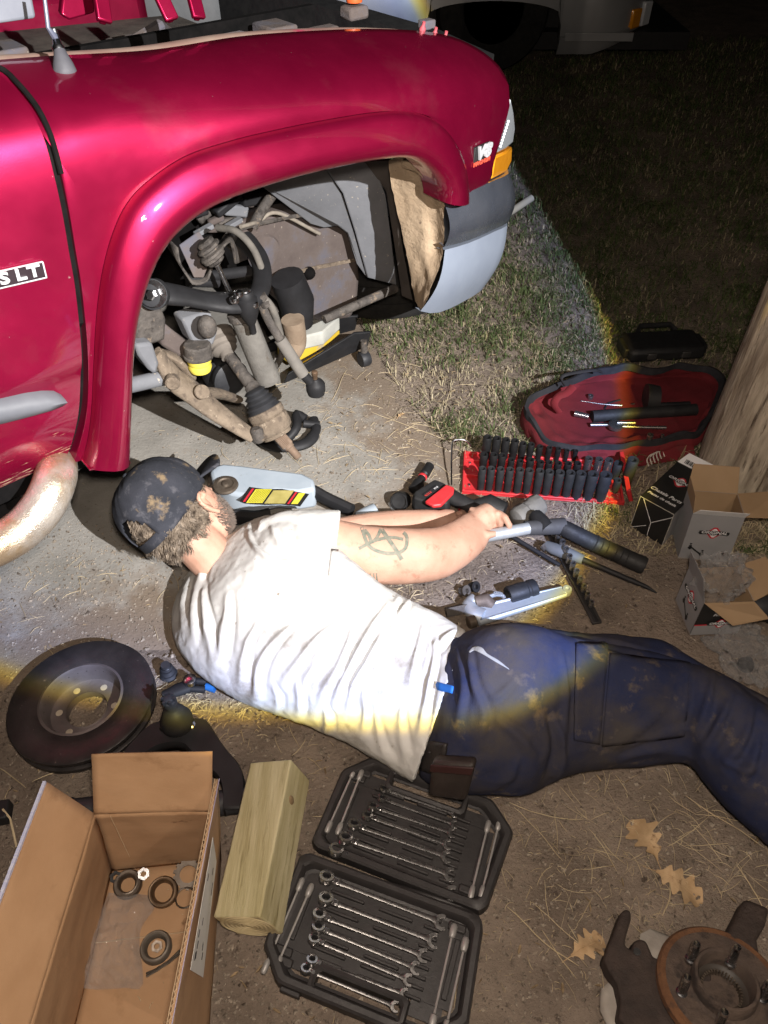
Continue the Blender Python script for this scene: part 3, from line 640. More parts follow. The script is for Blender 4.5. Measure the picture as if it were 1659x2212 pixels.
    MB().slab([TW(.06, .06, .955), TW(.85, .06, .90), TW(.9, .62, .9), TW(.06, .62, 1.0)], (0, 0, .01)).build('wheelhouse_top', m_darkgap, truck)
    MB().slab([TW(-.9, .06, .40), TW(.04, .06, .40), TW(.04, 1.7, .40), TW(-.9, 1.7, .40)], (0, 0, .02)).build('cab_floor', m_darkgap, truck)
truck_front()

def truck_top():
    # engine bay rim: floor, firewall, fender braces, hood hinge, antenna
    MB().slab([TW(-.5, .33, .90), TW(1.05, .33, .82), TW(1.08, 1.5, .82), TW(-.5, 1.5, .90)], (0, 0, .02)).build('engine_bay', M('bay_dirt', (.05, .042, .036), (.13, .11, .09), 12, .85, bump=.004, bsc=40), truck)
    r = random.Random(3)
    for k in range(26):
        s = r.uniform(-.1, .95); t = r.uniform(.40, .75); h = r.uniform(.02, .10); c = TW(s, t, .92+h*.4)
        (MB().box(c, (r.uniform(.03, .14), r.uniform(.03, .1), h), TD, TN) if k % 2 else MB().tube([c, c+TD*r.uniform(-.15, .15)+UP*r.uniform(-.02, .05), c+TD*r.uniform(-.2, .2)-TN*.1], r.uniform(.008, .02), 8)).build('engine_part', m_frame if k % 3 else m_blk, truck, bevel=.006 if k % 2 else 0)
    for (x0, y0, x1, y1, w) in ((200, -120, 226, 48, .030), (300, -110, 372, 44, .03), (392, -110, 430, 40, .03)):
        a = T(x0, y0, .40); b = T(x1, y1, .33); d = (b-a).normalized(); e = d.cross(TN).normalized()
        mb = MB(); mb.box((a+b)/2, (w, (b-a).length, .012), e, d); mb.box((a+b)/2+d.cross(e)*.008, (w*.45, (b-a).length, .010), e, d); mb.build('hood_hinge', m_paint, truck, bevel=.003)
    MB().slab([T(140, -40, .45), T(215, -40, .45), T(205, 28, .42), T(150, 44, .42), (T(132, 30, .42))], tuple(-TN*.02)).build('cowl_bracket', m_paint, truck, bevel=.004)
    MB().slab([T(-60, -60, .36), T(60, -60, .36), T(80, 40, .33), T(-60, 60, .33)], tuple(-TN*.03)).build('cowl_panel', M('cowl_grey', (.13, .14, .17), (.18, .19, .22), 9, .6), truck, bevel=.006)
    c = T(765, 4, .42); MB().lathe([(.0, 0), (.02, .0), (.022, .012), (.018, .02), (0, .02)], c, UP, 14).build('filler_cap', M('orange_cap', (.65, .12, .03), None, 9, .4), truck)
    MB().box(T(765, 26, .42), (.06, .05, .03), TD, TN).build('reservoir', m_frame, truck, bevel=.008)
    for x, y in ((912, 66), (938, 78), (960, 86)): MB().lathe([(.008, 0), (.008, .006), (.004, .012), (.004, .02)], T(x, y, .23), (UP+TN*.3), 8).build('hood_bolt', M('red_bolt', (.5, .1, .12), None, 9, .4), truck)
    MB().box(T(922, 52, .26), (.035, .03, .02), TD, TN).build('hood_latch', m_frame, truck, bevel=.004)
    # antenna
    b = T(146, 185, .145); tip = T(128, 112, .165); ax = (tip-b).normalized()
    base = MB(); prof = []
    rings = []
    n = (TN*.8+UP*.6).normalized(); e = ax.cross(n).normalized()
    for q, w in ((0, .3), (.06, .72), (.15, .95), (.3, 1.), (.6, .82), (.85, .58), (1, .46)):
        c = lerp(b, tip, q); R = .021*w; rings.append([c+e*(R*math.cos(a))+n*(R*math.sin(a)+.004) for a in [2*math.pi*k/20 for k in range(20)]])
    base.grid(rings, cv=True, caps=True); ant = base.build('antenna', M('antenna_base', (.05, .05, .06), (.08, .08, .09), 20, .55), truck, smooth=70)
    MB().lathe([(.010, 0), (.0105, .004), (.0105, .010), (.008, .013), (.007, .02), (.006, .021), (.006, .035)], tip-ax*.002, ax, 12).build('collar', m_brite, ant)
    m1 = T(104, 60, .17); m2 = T(92, -40, .19)
    MB().tube([tip+ax*.02, lerp(tip+ax*.02, m1, .5), m1, m2], [.0062, .0052, .0038, .003], 8).build('mast', M('mast_grey', (.09, .10, .14), None, 9, .35), ant)
    # step tube under the door
    P = smooth_path([tuple(T(*q)) for q in ((-330, 1245, -.05), (-150, 1228, -.06), (-40, 1192, -.065), (40, 1150, -.06), (92, 1095, -.05), (118, 1040, -.02), (122, 1000, .06), (118, 985, .16))], 40)
    MB().tube(P, .042, 20).build('step_tube', M('step_tube', (.62, .58, .52), (.50, .44, .37), 5, .18, .5, metal=.6, spots=((.40, .29, .18), .42, 7, .14), bump=.0025, bsc=60), truck, smooth=70)
    MB().tube([T(60, 1070, .05), T(30, 1090, .1), T(0, 1060, .2)], .016, 8).build('step_bracket', m_blk, truck)
    MB().box(T(25, 1090, .12), (.12, .03, .16), TD, TN).build('step_bracket', m_blk, truck, bevel=.004)
    # sill under the door
    MB().slab([TW(-.9, .05, .36), TW(.03, .05, .36), TW(.03, .16, .36), TW(-.9, .16, .36)], (0, 0, .05)).build('sill', m_darkgap, truck)
truck_top()

# ------------------------------------------------------------------ what shows in the wheel well
def well():
    def tb(pts, r, mat, name, seg=12, par=truck, n=None, smooth=50, flat=None):
        P = [tuple(T(*p)) for p in pts]; P = smooth_path(P, n or max(4, 6*len(P))) if len(P) > 2 else P
        rr = r if not hasattr(r, '__len__') else np.interp(np.linspace(0, 1, len(P)), np.linspace(0, 1, len(r)), r)
        return MB().tube(P, rr, seg, flat=flat).build(name, mat, par, smooth=smooth)
    # frame rail
    fr = [(480, 500, .50), (560, 470, .5), (640, 455, .5), (700, 470, .5), (752, 485, .5), (775, 540, .5), (780, 600, .5), (776, 650, .5), (762, 690, .5), (700, 698, .5), (640, 682, .5), (595, 640, .5), (570, 560, .5)]
    rail = MB().slab([T(*q) for q in fr], tuple(-TN*.09)).build('frame_rail', m_frame, truck, bevel=.02, seg=3)
    MB().slab([T(*q) for q in [(600, 592, .488), (690, 572, .488), (775, 556, .488), (776, 562, .488), (690, 580, .488), (602, 600, .488)]], tuple(TN*.004)).build('rail_flange', m_tan, rail)
    for x, y, w in ((640, 592, .014), (668, 590, .02)): MB().ball(T(x, y, .485), (w, w, w), 10, 6).build('rail_slot', m_darkgap, rail)
    MB().lathe([(.05, 0), (.055, .006), (.05, .014), (.035, .016)], T(568, 545, .50), TN, 24).build('rail_boss', m_frame, rail)
    tb([(505, 545, .47), (490, 505, .45), (620, 470, .46), (690, 462, .46)], .006, m_susp, 'brake_line', 6)
    tb([(690, 505, .47), (600, 460, .46), (560, 478, .46), (545, 483, .44), (520, 490, .42)], .0055, M('line_white', (.30, .27, .22), (.2, .17, .14), 40, .7), 'brake_line', 8)
    # engine underside clutter
    r = random.Random(11)
    for k in range(14):
        x = r.uniform(430, 570); y = r.uniform(425, 490); c = T(x, y, r.uniform(.5, .58))
        MB().box(c, (r.uniform(.03, .09), r.uniform(.02, .05), r.uniform(.015, .04)), (TD+UP*r.uniform(-.5, .5)).normalized(), TN).build('engine_part', [m_susp, m_frame, m_liner, m_blk][k % 4], truck, bevel=.006)
    tb([(545, 492, .46), (565, 455, .46), (592, 415, .46)], .014, m_susp, 'coolant_hose', 10)
    for x, y, w in ((440, 497, .055), (505, 482, .05), (560, 470, .04)): MB().box(T(x, y, .47), (w, .02, .012), (TD+UP*.2).normalized(), TN).build('crossmember_slot', m_liner, truck, bevel=.002)
    # shock tower bracket: bent sheet
    br = [[(385, 535, .30), (392, 570, .28), (410, 600, .26), (420, 612, .25), (445, 605, .25), (455, 580, .26), (470, 545, .27), (495, 520, .28), (505, 540, .3), (510, 570, .32)],
          [(350, 500, .44), (370, 540, .43), (400, 575, .42), (420, 585, .42), (440, 575, .42), (450, 555, .42), (470, 525, .42), (500, 500, .42), (520, 520, .43), (535, 560, .44)]]
    A = smooth_path([tuple(T(*q)) for q in br[0]], 40); B = smooth_path([tuple(T(*q)) for q in br[1]], 40)
    o = MB().grid([A, [lerp(a, b, .5) for a, b in zip(A, B)], B]).build('shock_tower', m_susp, truck, smooth=60); md = o.modifiers.new('s', 'SOLIDIFY'); md.thickness = .005
    MB().slab([T(*q) for q in [(388, 530, .31), (420, 600, .27), (440, 600, .27), (462, 545, .29), (430, 500, .32)]], tuple(-TN*.004)).build('shock_tower_face', m_frame, truck, bevel=.002)
    # shock: stem, mount washers, body
    sh = tb([(438, 530, .24), (470, 572, .22)], .010, m_susp, 'shock_absorber')
    for q, rr in ((.0, .022), (.25, .030), (.45, .024), (.62, .033), (.8, .030), (1, .022)): MB().lathe([(rr*.8, 0), (rr, .004), (rr, .010), (rr*.7, .014)], lerp(T(440, 520, .235), T(462, 558, .225), q), (T(470, 572, .22)-T(438, 530, .24)), 18).build('mount_washer', m_susp, sh)
    tb([(466, 565, .22), (500, 640, .20)], .0062, m_brite, 'piston_rod', par=sh)
    tb([(522, 680, .20), (580, 822, .17)], [.032, .033, .033], M('shock_grey', (.11, .103, .093), (.175, .165, .148), 22, .8, bump=.002, bsc=120, spots=((.10, .085, .07), .58, 20, .1)), 'shock_body', 22, par=sh)
    MB().lathe([(.035, 0), (.037, .006), (.037, .016), (.033, .02)], T(519, 672, .20), T(580, 822, .17)-T(522, 680, .20), 20).build('shock_cap', m_susp, sh)
    # black upper control arm
    arm = tb([(318, 618, .22), (350, 632, .20), (400, 640, .19), (450, 650, .18), (500, 655, .165), (536, 655, .155)], [.030, .034, .030, .030, .034, .030], m_blk, 'upper_control_arm', 16, flat=.55)
    tb([(536, 655, .155), (560, 630, .17), (567, 595, .21), (560, 560, .26), (540, 530, .31), (525, 515, .34)], [.03, .026, .024, .024, .024, .026], m_blk, 'arm_leg', 14, par=arm, flat=.6)
    tb([(470, 610, .30), (400, 605, .30), (540, 585, .30)], .014, m_blk, 'cross_shaft', 10, par=arm)
    ax = (T(318, 640, .16)-T(345, 630, .22)).normalized()
    MB().lathe([(.012, -.01), (.03, -.01), (.034, -.004), (.034, .018), (.028, .02), (.026, .028), (.012, .03)], T(334, 634, .185), ax, 22).build('bushing', m_rub, arm)
    MB().lathe([(.030, 0), (.030, .003), (.012, .004)], T(331, 635, .165), ax, 22).build('washer', m_brite, arm)
    MB().lathe([(.012, 0), (.012, .012), (.009, .014)], T(328, 636, .155), ax, 6).build('bolt_head', m_brite, arm, smooth=20)
    # ball joint
    d = (T(546, 716, .14)-T(530, 640, .15)).normalized(); c = T(529, 632, .145)
    bj = MB().lathe([(.004, -.004), (.018, -.002), (.021, .004), (.021, .012), (.026, .016), (.026, .034), (.025, .045), (.021, .058), (.014, .074), (.011, .080), (.0085, .083), (.0085, .105), (.006, .108)], c, d, 26).build('ball_joint', m_blk, truck)
    MB().lathe([(.013, 0), (.015, .003), (.013, .008)], c-d*.006, d, 16).build('cap', m_brite, bj)
    for x, y in ((507, 650), (516, 636), (549, 660)): MB().lathe([(.004, -.012), (.011, -.008), (.012, -.002), (.010, .004)], T(x, y, .125), d, 14).build('rivet', m_brite, bj)
    # bump stop bracket, cup and yellow stop
    MB().slab([T(*q) for q in [(392, 690, .24), (455, 672, .20), (470, 720, .19), (462, 745, .19), (440, 752, .20), (415, 742, .22)]], tuple(-TN*.05)).build('bump_stop_bracket', m_liner, truck, bevel=.006)
    MB().ball(T(447, 706, .17), (.024, .024, .03), 14, 8).build('dome_nut', m_susp, truck)
    dn = (T(437, 800, .2)-T(430, 750, .2)).normalized(); c = T(425, 742, .2)
    bs = MB().lathe([(.030, 0), (.034, .004), (.034, .028), (.037, .030), (.037, .036), (.03, .038)], c, dn, 24).build('bump_stop', m_susp, truck)
    MB().lathe([(.028, 0), (.030, .012), (.027, .018), (.030, .026), (.026, .038), (.014, .044)], c+dn*.038, dn, 22).build('yellow_bumper', M('yellow_foam', (.62, .52, .05), (.72, .62, .10), 18, .7, spots=((.3, .26, .15), .58, 30, .1)), bs)
    # frame bracket on the left
    for poly, t, mt in (([(292, 665), (345, 655), (360, 690), (358, 735), (330, 745), (292, 750)], .20, m_susp), ([(292, 745), (330, 740), (345, 785), (338, 812), (322, 800), (300, 770)], .17, m_liner), ([(345, 690), (400, 735), (452, 770), (445, 790), (400, 780), (350, 748)], .24, m_frame)):
        MB().slab([T(x, y, t) for x, y in poly], tuple(-TN*.06)).build('frame_bracket', mt, truck, bevel=.008)
    tb([(255, 838, .20), (372, 812, .20)], .019, m_liner, 'torsion_bar', 16)
    # lower control arm
    L = [(338, 760, .21, .020), (372, 815, .20, .038), (412, 845, .185, .040), (455, 880, .16, .036), (500, 912, .13, .030), (545, 942, .10, .024)]
    lca = tb([q[:3] for q in L], [q[3] for q in L], m_tan, 'lower_control_arm', 16, flat=.5)
    tb([(430, 850, .19), (470, 850, .24), (510, 862, .27)], [.034, .030, .024], m_tan, 'arm_web', 12, par=lca, flat=.5)
    tb([(352, 762, .24), (378, 775, .24), (410, 810, .24)], [.02, .035, .03], m_tan, 'arm_web', 12, par=lca, flat=.4)
    MB().lathe([(.018, 0), (.02, .004), (.018, .008), (.006, .009)], T(436, 848, .147), (UP+TN*.8), 20).build('arm_boss', m_tan, lca)
    MB().lathe([(.016, 0), (.018, .003), (.018, .022), (.014, .026)], T(372, 818, .17), (TN-TD*.5), 18).build('arm_bushing', m_tan, lca)
    MB().lathe([(.012, 0), (.018, .006), (.018, .035), (.014, .04)], T(553, 925, .09), Vector((.1, -.2, -1)), 16).build('lower_ball_joint', m_susp, lca)
    # inner differential, dark
    MB().ball(T(480, 800, .40), (.06, .07, .07), 16, 10).build('axle_housing', m_blk, truck)
    MB().lathe([(.05, 0), (.055, .02), (.04, .03)], T(492, 812, .34), TN, 24).build('axle_flange', m_rub, truck)
    # half shaft: inner boot, bar, outer boot, joint, splined stub
    p0 = T(468, 720, .34); p1 = T(486, 757, .29); p2 = T(545, 836, .17); p3 = T(562, 866, .145); p4 = T(588, 918, .105); p5 = T(646, 990, .02)
    ax = (p2-p1).normalized(); sh = MB().tube([p1, lerp(p1, p2, .5), p2], [.0155, .0165, .017], 16).build('half_shaft', m_susp, truck)
    MB().lathe([(.03, 0), (.046, .004), (.048, .02), (.040, .028), (.042, .04), (.034, .048), (.035, .056), (.027, .062), (.019, .066), (.019, .08)], lerp(p1, p0, 1.0), (p1-p0), 26).build('inner_boot', M('dusty_boot', (.12, .105, .09), (.2, .175, .15), 20, .8), sh)
    MB().lathe([(.018, 0), (.021, .002), (.021, .012), (.017, .014)], p2-ax*.006, ax, 20).build('boot_clamp', m_susp, sh)
    a2 = (p4-p2).normalized(); L2 = (p4-p2).length
    prof = [(.020, .006), (.031, .013), (.026, .019), (.036, .026), (.031, .032), (.041, .039), (.036, .045), (.046, .052), (.042, .058), (.048, .066), (.047, .07)]
    MB().lathe(prof, p2, a2, 32).build('outer_boot', m_rub, sh)
    j = MB().lathe([(.047, .066), (.0505, .068), (.0505, .086), (.048, .089), (.052, .093), (.0525, .118), (.050, .130), (.041, .138), (.041, .146), (.034, .148), (.034, .143), (.02, .142)], p2, a2, 36).build('joint_housing', m_tan, sh)
    a3 = (p5-(p2+a2*.14)).normalized(); q0 = p2+a2*.138
    MB().lathe([(.026, 0), (.022, .008), (.017, .012)], q0, a3, 24).build('joint_seat', m_susp, sh)
    Ls = (p5-q0).length; n = 52; R = []
    m_rusty = M('rusty_stub', (.17, .115, .08), (.26, .19, .14), 30, .7, metal=.4, spots=((.4, .38, .36), .62, 60, .08)); e1 = a3.orthogonal().normalized(); e2 = a3.cross(e1)
    for h, r0, sp in ((.008, .0165, 0), (.012, .017, 1), (Ls*.50, .017, 1), (Ls*.53, .0145, 0), (Ls*.60, .0145, 0), (Ls*.62, .0115, 0), (Ls*.96, .011, 0), (Ls, .008, 0)):
        R.append([q0+a3*h+(e1*math.cos(2*math.pi*k/n)+e2*math.sin(2*math.pi*k/n))*(r0*(1-.09*sp*(k % 2))) for k in range(n)])
    MB().grid(R, cv=True, caps=True).build('splined_stub', m_rusty, sh, smooth=30)
    # tie rod
    tr = tb([(560, 640, .16), (580, 690, .15), (612, 745, .12)], [.013, .012, .011], m_susp, 'tie_rod', 12)
    tb([(605, 733, .125), (655, 810, .085)], [.016, .017, .0165], M('sleeve', (.13, .12, .107), (.20, .185, .165), 18, .8, bump=.001, bsc=90), 'adjuster_sleeve', 16, par=tr)
    e = T(682, 838, .07); MB().tube([T(652, 805, .087), lerp(T(652, 805, .087), e, .6), e], [.013, .013, .015], 12).build('rod_end', m_blk, tr)
    MB().lathe([(.010, -.022), (.023, -.018), (.026, -.006), (.026, .012), (.021, .02), (.013, .026), (.010, .030)], e, UP, 22).build('ball_socket', m_blk, tr)
    MB().lathe([(.007, .028), (.007, .040), (.0085, .042), (.0085, .052), (.006, .054)], e, UP, 12).build('threaded_stud', M('copper_stud', (.30, .2, .13), None, 9, .4, metal=.8), tr)
    # hoses
    hs = M('hose_grey', (.10, .093, .083), (.165, .15, .13), 30, .8, bump=.001, bsc=120)
    tb([(470, 492, .36), (510, 500, .30), (545, 535, .26), (565, 580, .22), (575, 620, .19)], .009, hs, 'brake_hose', 10)
    tb([(566, 640, .15), (585, 660, .14), (600, 700, .14), (610, 760, .16), (590, 800, .22)], .009, hs, 'brake_hose', 10)
    for x, y in ((566, 642), (574, 655), (590, 672)): MB().lathe([(.010, -.008), (.013, -.006), (.013, .006), (.010, .008)], T(x, y, .145), T(600, 700, .14)-T(566, 640, .15), 8).build('hose_fitting', m_susp, truck)
    # rubber bump/strut in shadow and tan boot by the jack
    MB().tube([T(620, 600, .42), T(640, 650, .42), T(645, 700, .42)], [.05, .055, .045], 16).build('engine_mount', m_blk, truck)
    tb([(632, 690, .36), (640, 740, .36), (628, 770, .34)], [.035, .032, .026], M('tan_bushing', (.22, .16, .11), (.30, .23, .165), 20, .9, bump=.002, bsc=80), 'sway_bar_bushing', 14)
    tb([(700, 690, .36), (855, 622, .34)], .014, m_susp, 'sway_bar', 12)
well()
# ================================================================== THE MAN ON THE GROUND
m_skin = M('skin', (.44, .245, .17), (.54, .325, .235), 16, .5, bump=.0012, bsc=330, spots=((.36, .165, .11), .58, 26, .14), spots2=((.14, .095, .07), .66, 13, .10))
m_shirt = M('shirt_cotton', (.60, .595, .57), (.70, .695, .67), 6, .92, bump=.0012, bsc=420, spec=.15, spots=((.33, .295, .245), .555, 9, .16), spots2=((.30, .26, .21), .65, 46, .06))
m_pants = M('navy_work_cloth', (.017, .022, .054), (.026, .032, .072), 8, .9, bump=.0012, bsc=380, spec=.2, spots=((.056, .049, .047), .42, 5, .22), spots2=((.115, .092, .072), .58, 18, .14))
m_capm = M('cap_cloth', (.022, .024, .030), (.040, .042, .052), 14, .9, bump=.0012, bsc=330, spec=.2, spots=((.19, .14, .085), .585, 16, .08), spots2=((.075, .075, .085), .56, 34, .12))
m_leather = M('black_leather', (.014, .012, .012), (.030, .025, .023), 26, .5, bump=.0008, bsc=160, spots=((.07, .055, .045), .62, 30, .1))
m_hair = M('hair', (.028, .020, .015), (.30, .24, .18), 70, .5, spec=.4)
m_beard = M('beard', (.05, .036, .028), (.12, .09, .07), 55, .6)

def section(U, L, dr, z0=None, zc=None, n=40, ex=2.0):
    x, y = (U[0]+L[0])/2, (U[1]+L[1])/2; dx, dy = L[0]-U[0], L[1]-U[1]; l = math.hypot(dx, dy); hw = l/2; dx /= l; dy /= l
    e1 = RIGHT*dx - CUP*dy; r = ray(x, y); e2 = r.normalized(); k = hw/FPX*math.sqrt(e1.z**2 + dr*dr*e2.z**2)
    t = (CZ-z0)/(-r.z+k) if zc is None else (CZ-zc)/(-r.z)
    C = CAMP+r*t; a = hw*t/FPX; b = a*dr; ring = []
    for i in range(n):
        th = 2*math.pi*i/n; c, s = math.cos(th), math.sin(th); f = (abs(c)**ex+abs(s)**ex)**(-1/ex)
        ring.append(C - e1*(a*c*f) - e2*(b*s*f))
    return ring
def loft(stations, rows, n=48, ex=2.2):       # station: Ux, Uy, Lx, Ly, depth ratio, resting height or None, centre height or None
    P = smooth_path([s[:5] + (s[5] if s[5] is not None else -1, s[6] if len(s) > 6 and s[6] is not None else -1) for s in stations], rows)
    return [section((p[0], p[1]), (p[2], p[3]), p[4], None if p[6] >= 0 and p[5] < -.5 else p[5], p[6] if p[5] < -.5 else None, n, ex) for p in P]
def remesh(mb, voxel, smooth=4):
    me = mb.mesh('tmp'); ob = bpy.data.objects.new('tmp', me); COL.objects.link(ob)
    m = ob.modifiers.new('r', 'REMESH'); m.mode = 'VOXEL'; m.voxel_size = voxel
    if smooth: s = ob.modifiers.new('s', 'SMOOTH'); s.iterations = smooth; s.factor = .5
    bpy.context.view_layer.update(); out = bpy.data.meshes.new_from_object(ob.evaluated_get(bpy.context.evaluated_depsgraph_get()))
    bpy.data.objects.remove(ob); bpy.data.meshes.remove(me)
    return out
def fold_field(V, Nrm, folds):
    """displace along normals by creases drawn as lines on the cloth"""
    D = V - np.array(CAMP); w = D @ np.array(VIEW); X = CXP + FPX*D[:, 0]/w; Y = CYP - FPX*(D @ np.array(CUP))/w
    face = np.clip(-(Nrm*(D/np.linalg.norm(D, axis=1)[:, None])).sum(1)*3, 0, 1); disp = np.zeros(len(V))
    for pts, amp, wd in folds:
        P = np.array(smooth_path([(x, y) for x, y in pts], 14)); best = np.full(len(V), 1e9); sg = np.zeros(len(V)); par = np.zeros(len(V))
        for i in range(len(P)-1):
            a, b = P[i], P[i+1]; d = b-a; L = d@d; t = np.clip(((X-a[0])*d[0]+(Y-a[1])*d[1])/L, 0, 1); px, py = X-a[0]-t*d[0], Y-a[1]-t*d[1]
            q = np.hypot(px, py); k = q < best; best[k] = q[k]; sg[k] = np.sign(d[0]*py-d[1]*px)[k]; par[k] = (i+t[k])/(len(P)-1)
        s = best*sg; tap = np.sin(np.pi*np.clip(par*.94+.03, 0, 1))**.6; ww = wd*(.6+.7*par)
        disp += .72*amp*tap*(np.exp(-(s/ww)**2) - .75*np.exp(-((s+1.7*ww)/(.8*ww))**2) - .2*np.exp(-((s-2.2*ww)/ww)**2))
    return disp*face
def finish(me, name, mat, parent, folds=None, noise=None, smooth=True):
    n = len(me.vertices); V = np.empty(n*3); me.vertices.foreach_get('co', V); V = V.reshape(-1, 3); N = np.empty(n*3); me.vertices.foreach_get('normal', N); N = N.reshape(-1, 3)
    if folds: V = V + N*fold_field(V, N, folds)[:, None]
    if noise:
        for a, sc in noise: V = V + N*np.array([a*mnoise.noise((p[0]*sc, p[1]*sc, p[2]*sc)) for p in V])[:, None]
    V = V - np.array(org(parent)); me.vertices.foreach_set('co', V.ravel()); me.name = name; me.materials.clear(); me.materials.append(mat)
    me.polygons.foreach_set('use_smooth', [smooth]*len(me.polygons)); me.update()
    o = bpy.data.objects.new(name, me); COL.objects.link(o); o.parent = parent; ORG[o.name] = org(parent); return o
def bvh_of(o):
    off = org(o); me = o.data; return BVHTree.FromPolygons([v.co+off for v in me.vertices], [tuple(p.vertices) for p in me.polygons])
def hit(tree, x, y, lift):
    d = ray(x, y).normalized(); h = tree.ray_cast(CAMP, d); 
    if h[0] is None: return None
    return h[0] + h[1]*lift if h[1].dot(d) < 0 else h[0]-h[1]*lift
def strip_on(tree, path, hw, lift, n=24, m=3):
    P = smooth_path(path, n); rows = []
    for i, p in enumerate(P):
        a = P[max(0, i-1)]; b = P[min(n-1, i+1)]; d = np.array(b[:2])-np.array(a[:2]); d /= np.linalg.norm(d)+1e-9; w = hw if len(p) < 3 else p[2]
        r = [hit(tree, p[0]-d[1]*w*q, p[1]+d[0]*w*q, lift) for q in np.linspace(-1, 1, m)]
        if all(x is not None for x in r): rows.append(r)
    return rows
def panel_on(tree, quad, lift, n=14, m=10):
    rows = []
    a, b, c, d = [np.array(q, float) for q in quad]
    for i in range(n):
        r = []
        for j in range(m):
            p = (a*(1-j/(m-1))+b*j/(m-1))*(1-i/(n-1)) + (d*(1-j/(m-1))+c*j/(m-1))*i/(n-1)
            h = hit(tree, p[0], p[1], lift); r.append(h)
        if all(x is not None for x in r): rows.append(r)
    return rows

def man():
    base = G(700, 1400); base.z = 0
    man = thing('person', base, 'person in dirty white t-shirt, navy work trousers and black cap lying beside truck', 'person')
    # ---------------- shirt
    TOR = [(478, 1158, 398, 1250, .75, .03), (560, 1118, 372, 1320, .62, .0), (640, 1118, 382, 1395, .58, 0), (735, 1190, 436, 1462, .56, 0), (835, 1270, 525, 1518, .56, 0), (905, 1305, 620, 1552, .58, 0), (958, 1334, 720, 1592, .62, 0), (998, 1358, 812, 1640, .66, 0), (1006, 1366, 893, 1692, .68, 0)]
    tor = loft(TOR, 60, 64, 2.3)
    SL = [(560, 1120, 545, 1265, .8, None, .175), (630, 1102, 620, 1258, .85, None, .195), (690, 1101, 678, 1255, .9, None, .20), (735, 1102, 717, 1252, .9, None, .20)]
    slv = loft(SL, 20, 48, 2.0)
    SL2_ = loft([(480, 1250, 395, 1330, .8, .0), (520, 1230, 420, 1330, .8, 0)], 6, 32)
    mb = MB(); mb.grid(tor, cv=True, caps=True); mb.grid(slv, cv=True, caps=True)
    me = remesh(mb, .0042, 3)
    F = [([(732, 1344), (684, 1380), (640, 1437), (605, 1485)], .011, 8), ([(767, 1340), (754, 1388), (728, 1446), (701, 1490), (688, 1530)], .013, 8), ([(842, 1300), (807, 1349), (776, 1406), (737, 1468), (719, 1525)], .014, 9),
         ([(825, 1371), (789, 1437), (759, 1485), (750, 1535)], .012, 8), ([(917, 1335), (908, 1384), (895, 1437), (886, 1480)], .010, 7), ([(942, 1372), (937, 1437), (921, 1515), (905, 1600)], .010, 7),
         ([(631, 1350), (578, 1406), (556, 1454), (552, 1512)], .012, 9), ([(556, 1345), (534, 1393), (525, 1437), (521, 1500)], .010, 9), ([(492, 1280), (487, 1349), (466, 1450)], .011, 11), ([(437, 1240), (438, 1300), (447, 1350), (458, 1430)], .010, 8),
         ([(482, 1172), (452, 1205), (430, 1250), (418, 1310), (415, 1390)], .009, 7), ([(462, 1180), (432, 1205), (405, 1250), (394, 1310), (396, 1370)], .007, 6), ([(785, 1500), (790, 1540), (782, 1590)], .008, 7), ([(868, 1520), (866, 1570), (875, 1640)], .007, 8),
         ([(700, 1520), (708, 1560), (700, 1590)], .009, 8), ([(640, 1470), (648, 1520), (640, 1556)], .008, 8), ([(812, 1550), (825, 1613), (845, 1650)], .006, 8), ([(590, 1480), (600, 1520), (585, 1545)], .007, 8),
         ([(536, 1132), (545, 1173), (583, 1205), (645, 1222)], .008, 6), ([(584, 1135), (607, 1177), (632, 1202)], .008, 8), ([(640, 1130), (655, 1170), (690, 1215)], .005, 9), ([(860, 1290), (838, 1330), (820, 1350)], .010, 8), ([(885, 1295), (865, 1325), (845, 1345)], .008, 7),
         ([(985, 1360), (955, 1385), (935, 1400)], .009, 8), ([(770, 1420), (742, 1480), (735, 1520)], .007, 6), ([(690, 1420), (660, 1470), (650, 1500)], .007, 6), ([(715, 1108), (708, 1180), (700, 1250)], .003, 4), ([(668, 1300), (620, 1330), (560, 1330)], .004, 12)]
    shirt = finish(me, 'shirt', m_shirt, man, F, [(.0025, 22), (.0012, 60)])
    st = bvh_of(shirt)
    # collar rib
    r0 = [Vector(p) for p in tor[0]]; c0 = sum(r0, Vector())/len(r0); c1 = sum([Vector(p) for p in tor[8]], Vector())/len(r0); ax = (c0-c1).normalized(); R = []
    for dz, k in ((-.020, 1.05), (-.006, 1.055), (.004, 1.02), (.004, .97), (-.004, .93), (-.016, .90)): R.append([c0+(p-c0)*k+ax*dz for p in r0])
    MB().grid(R, cv=True).build('collar', m_shirt, shirt, smooth=70)
    R = strip_on(st, [(733, 1106), (724, 1180), (716, 1250)], 8, .0015, 24, 4)
    if len(R) > 3: c = MB().grid(R).build('sleeve_hem', m_shirt, shirt, smooth=60); c.modifiers.new('s', 'SOLIDIFY').thickness = .003
    # ---------------- trousers
    LEG = [(975, 1378, 905, 1676, .72, 0), (1040, 1354, 950, 1706, .78, 0), (1100, 1347, 1040, 1716, .80, 0), (1160, 1354, 1130, 1718, .8, 0), (1225, 1372, 1188, 1694, .8, 0), (1290, 1388, 1270, 1665, .85, 0), (1380, 1402, 1395, 1656, .9, 0), (1460, 1424, 1480, 1650, .95, 0), (1545, 1450, 1520, 1690, .95, 0), (1625, 1500, 1565, 1742, .95, 0), (1720, 1575, 1640, 1810, .9, 0), (1900, 1740, 1800, 1960, .85, 0)]
    mb = MB(); mb.grid(loft(LEG, 60, 56, 2.2), cv=True, caps=True)
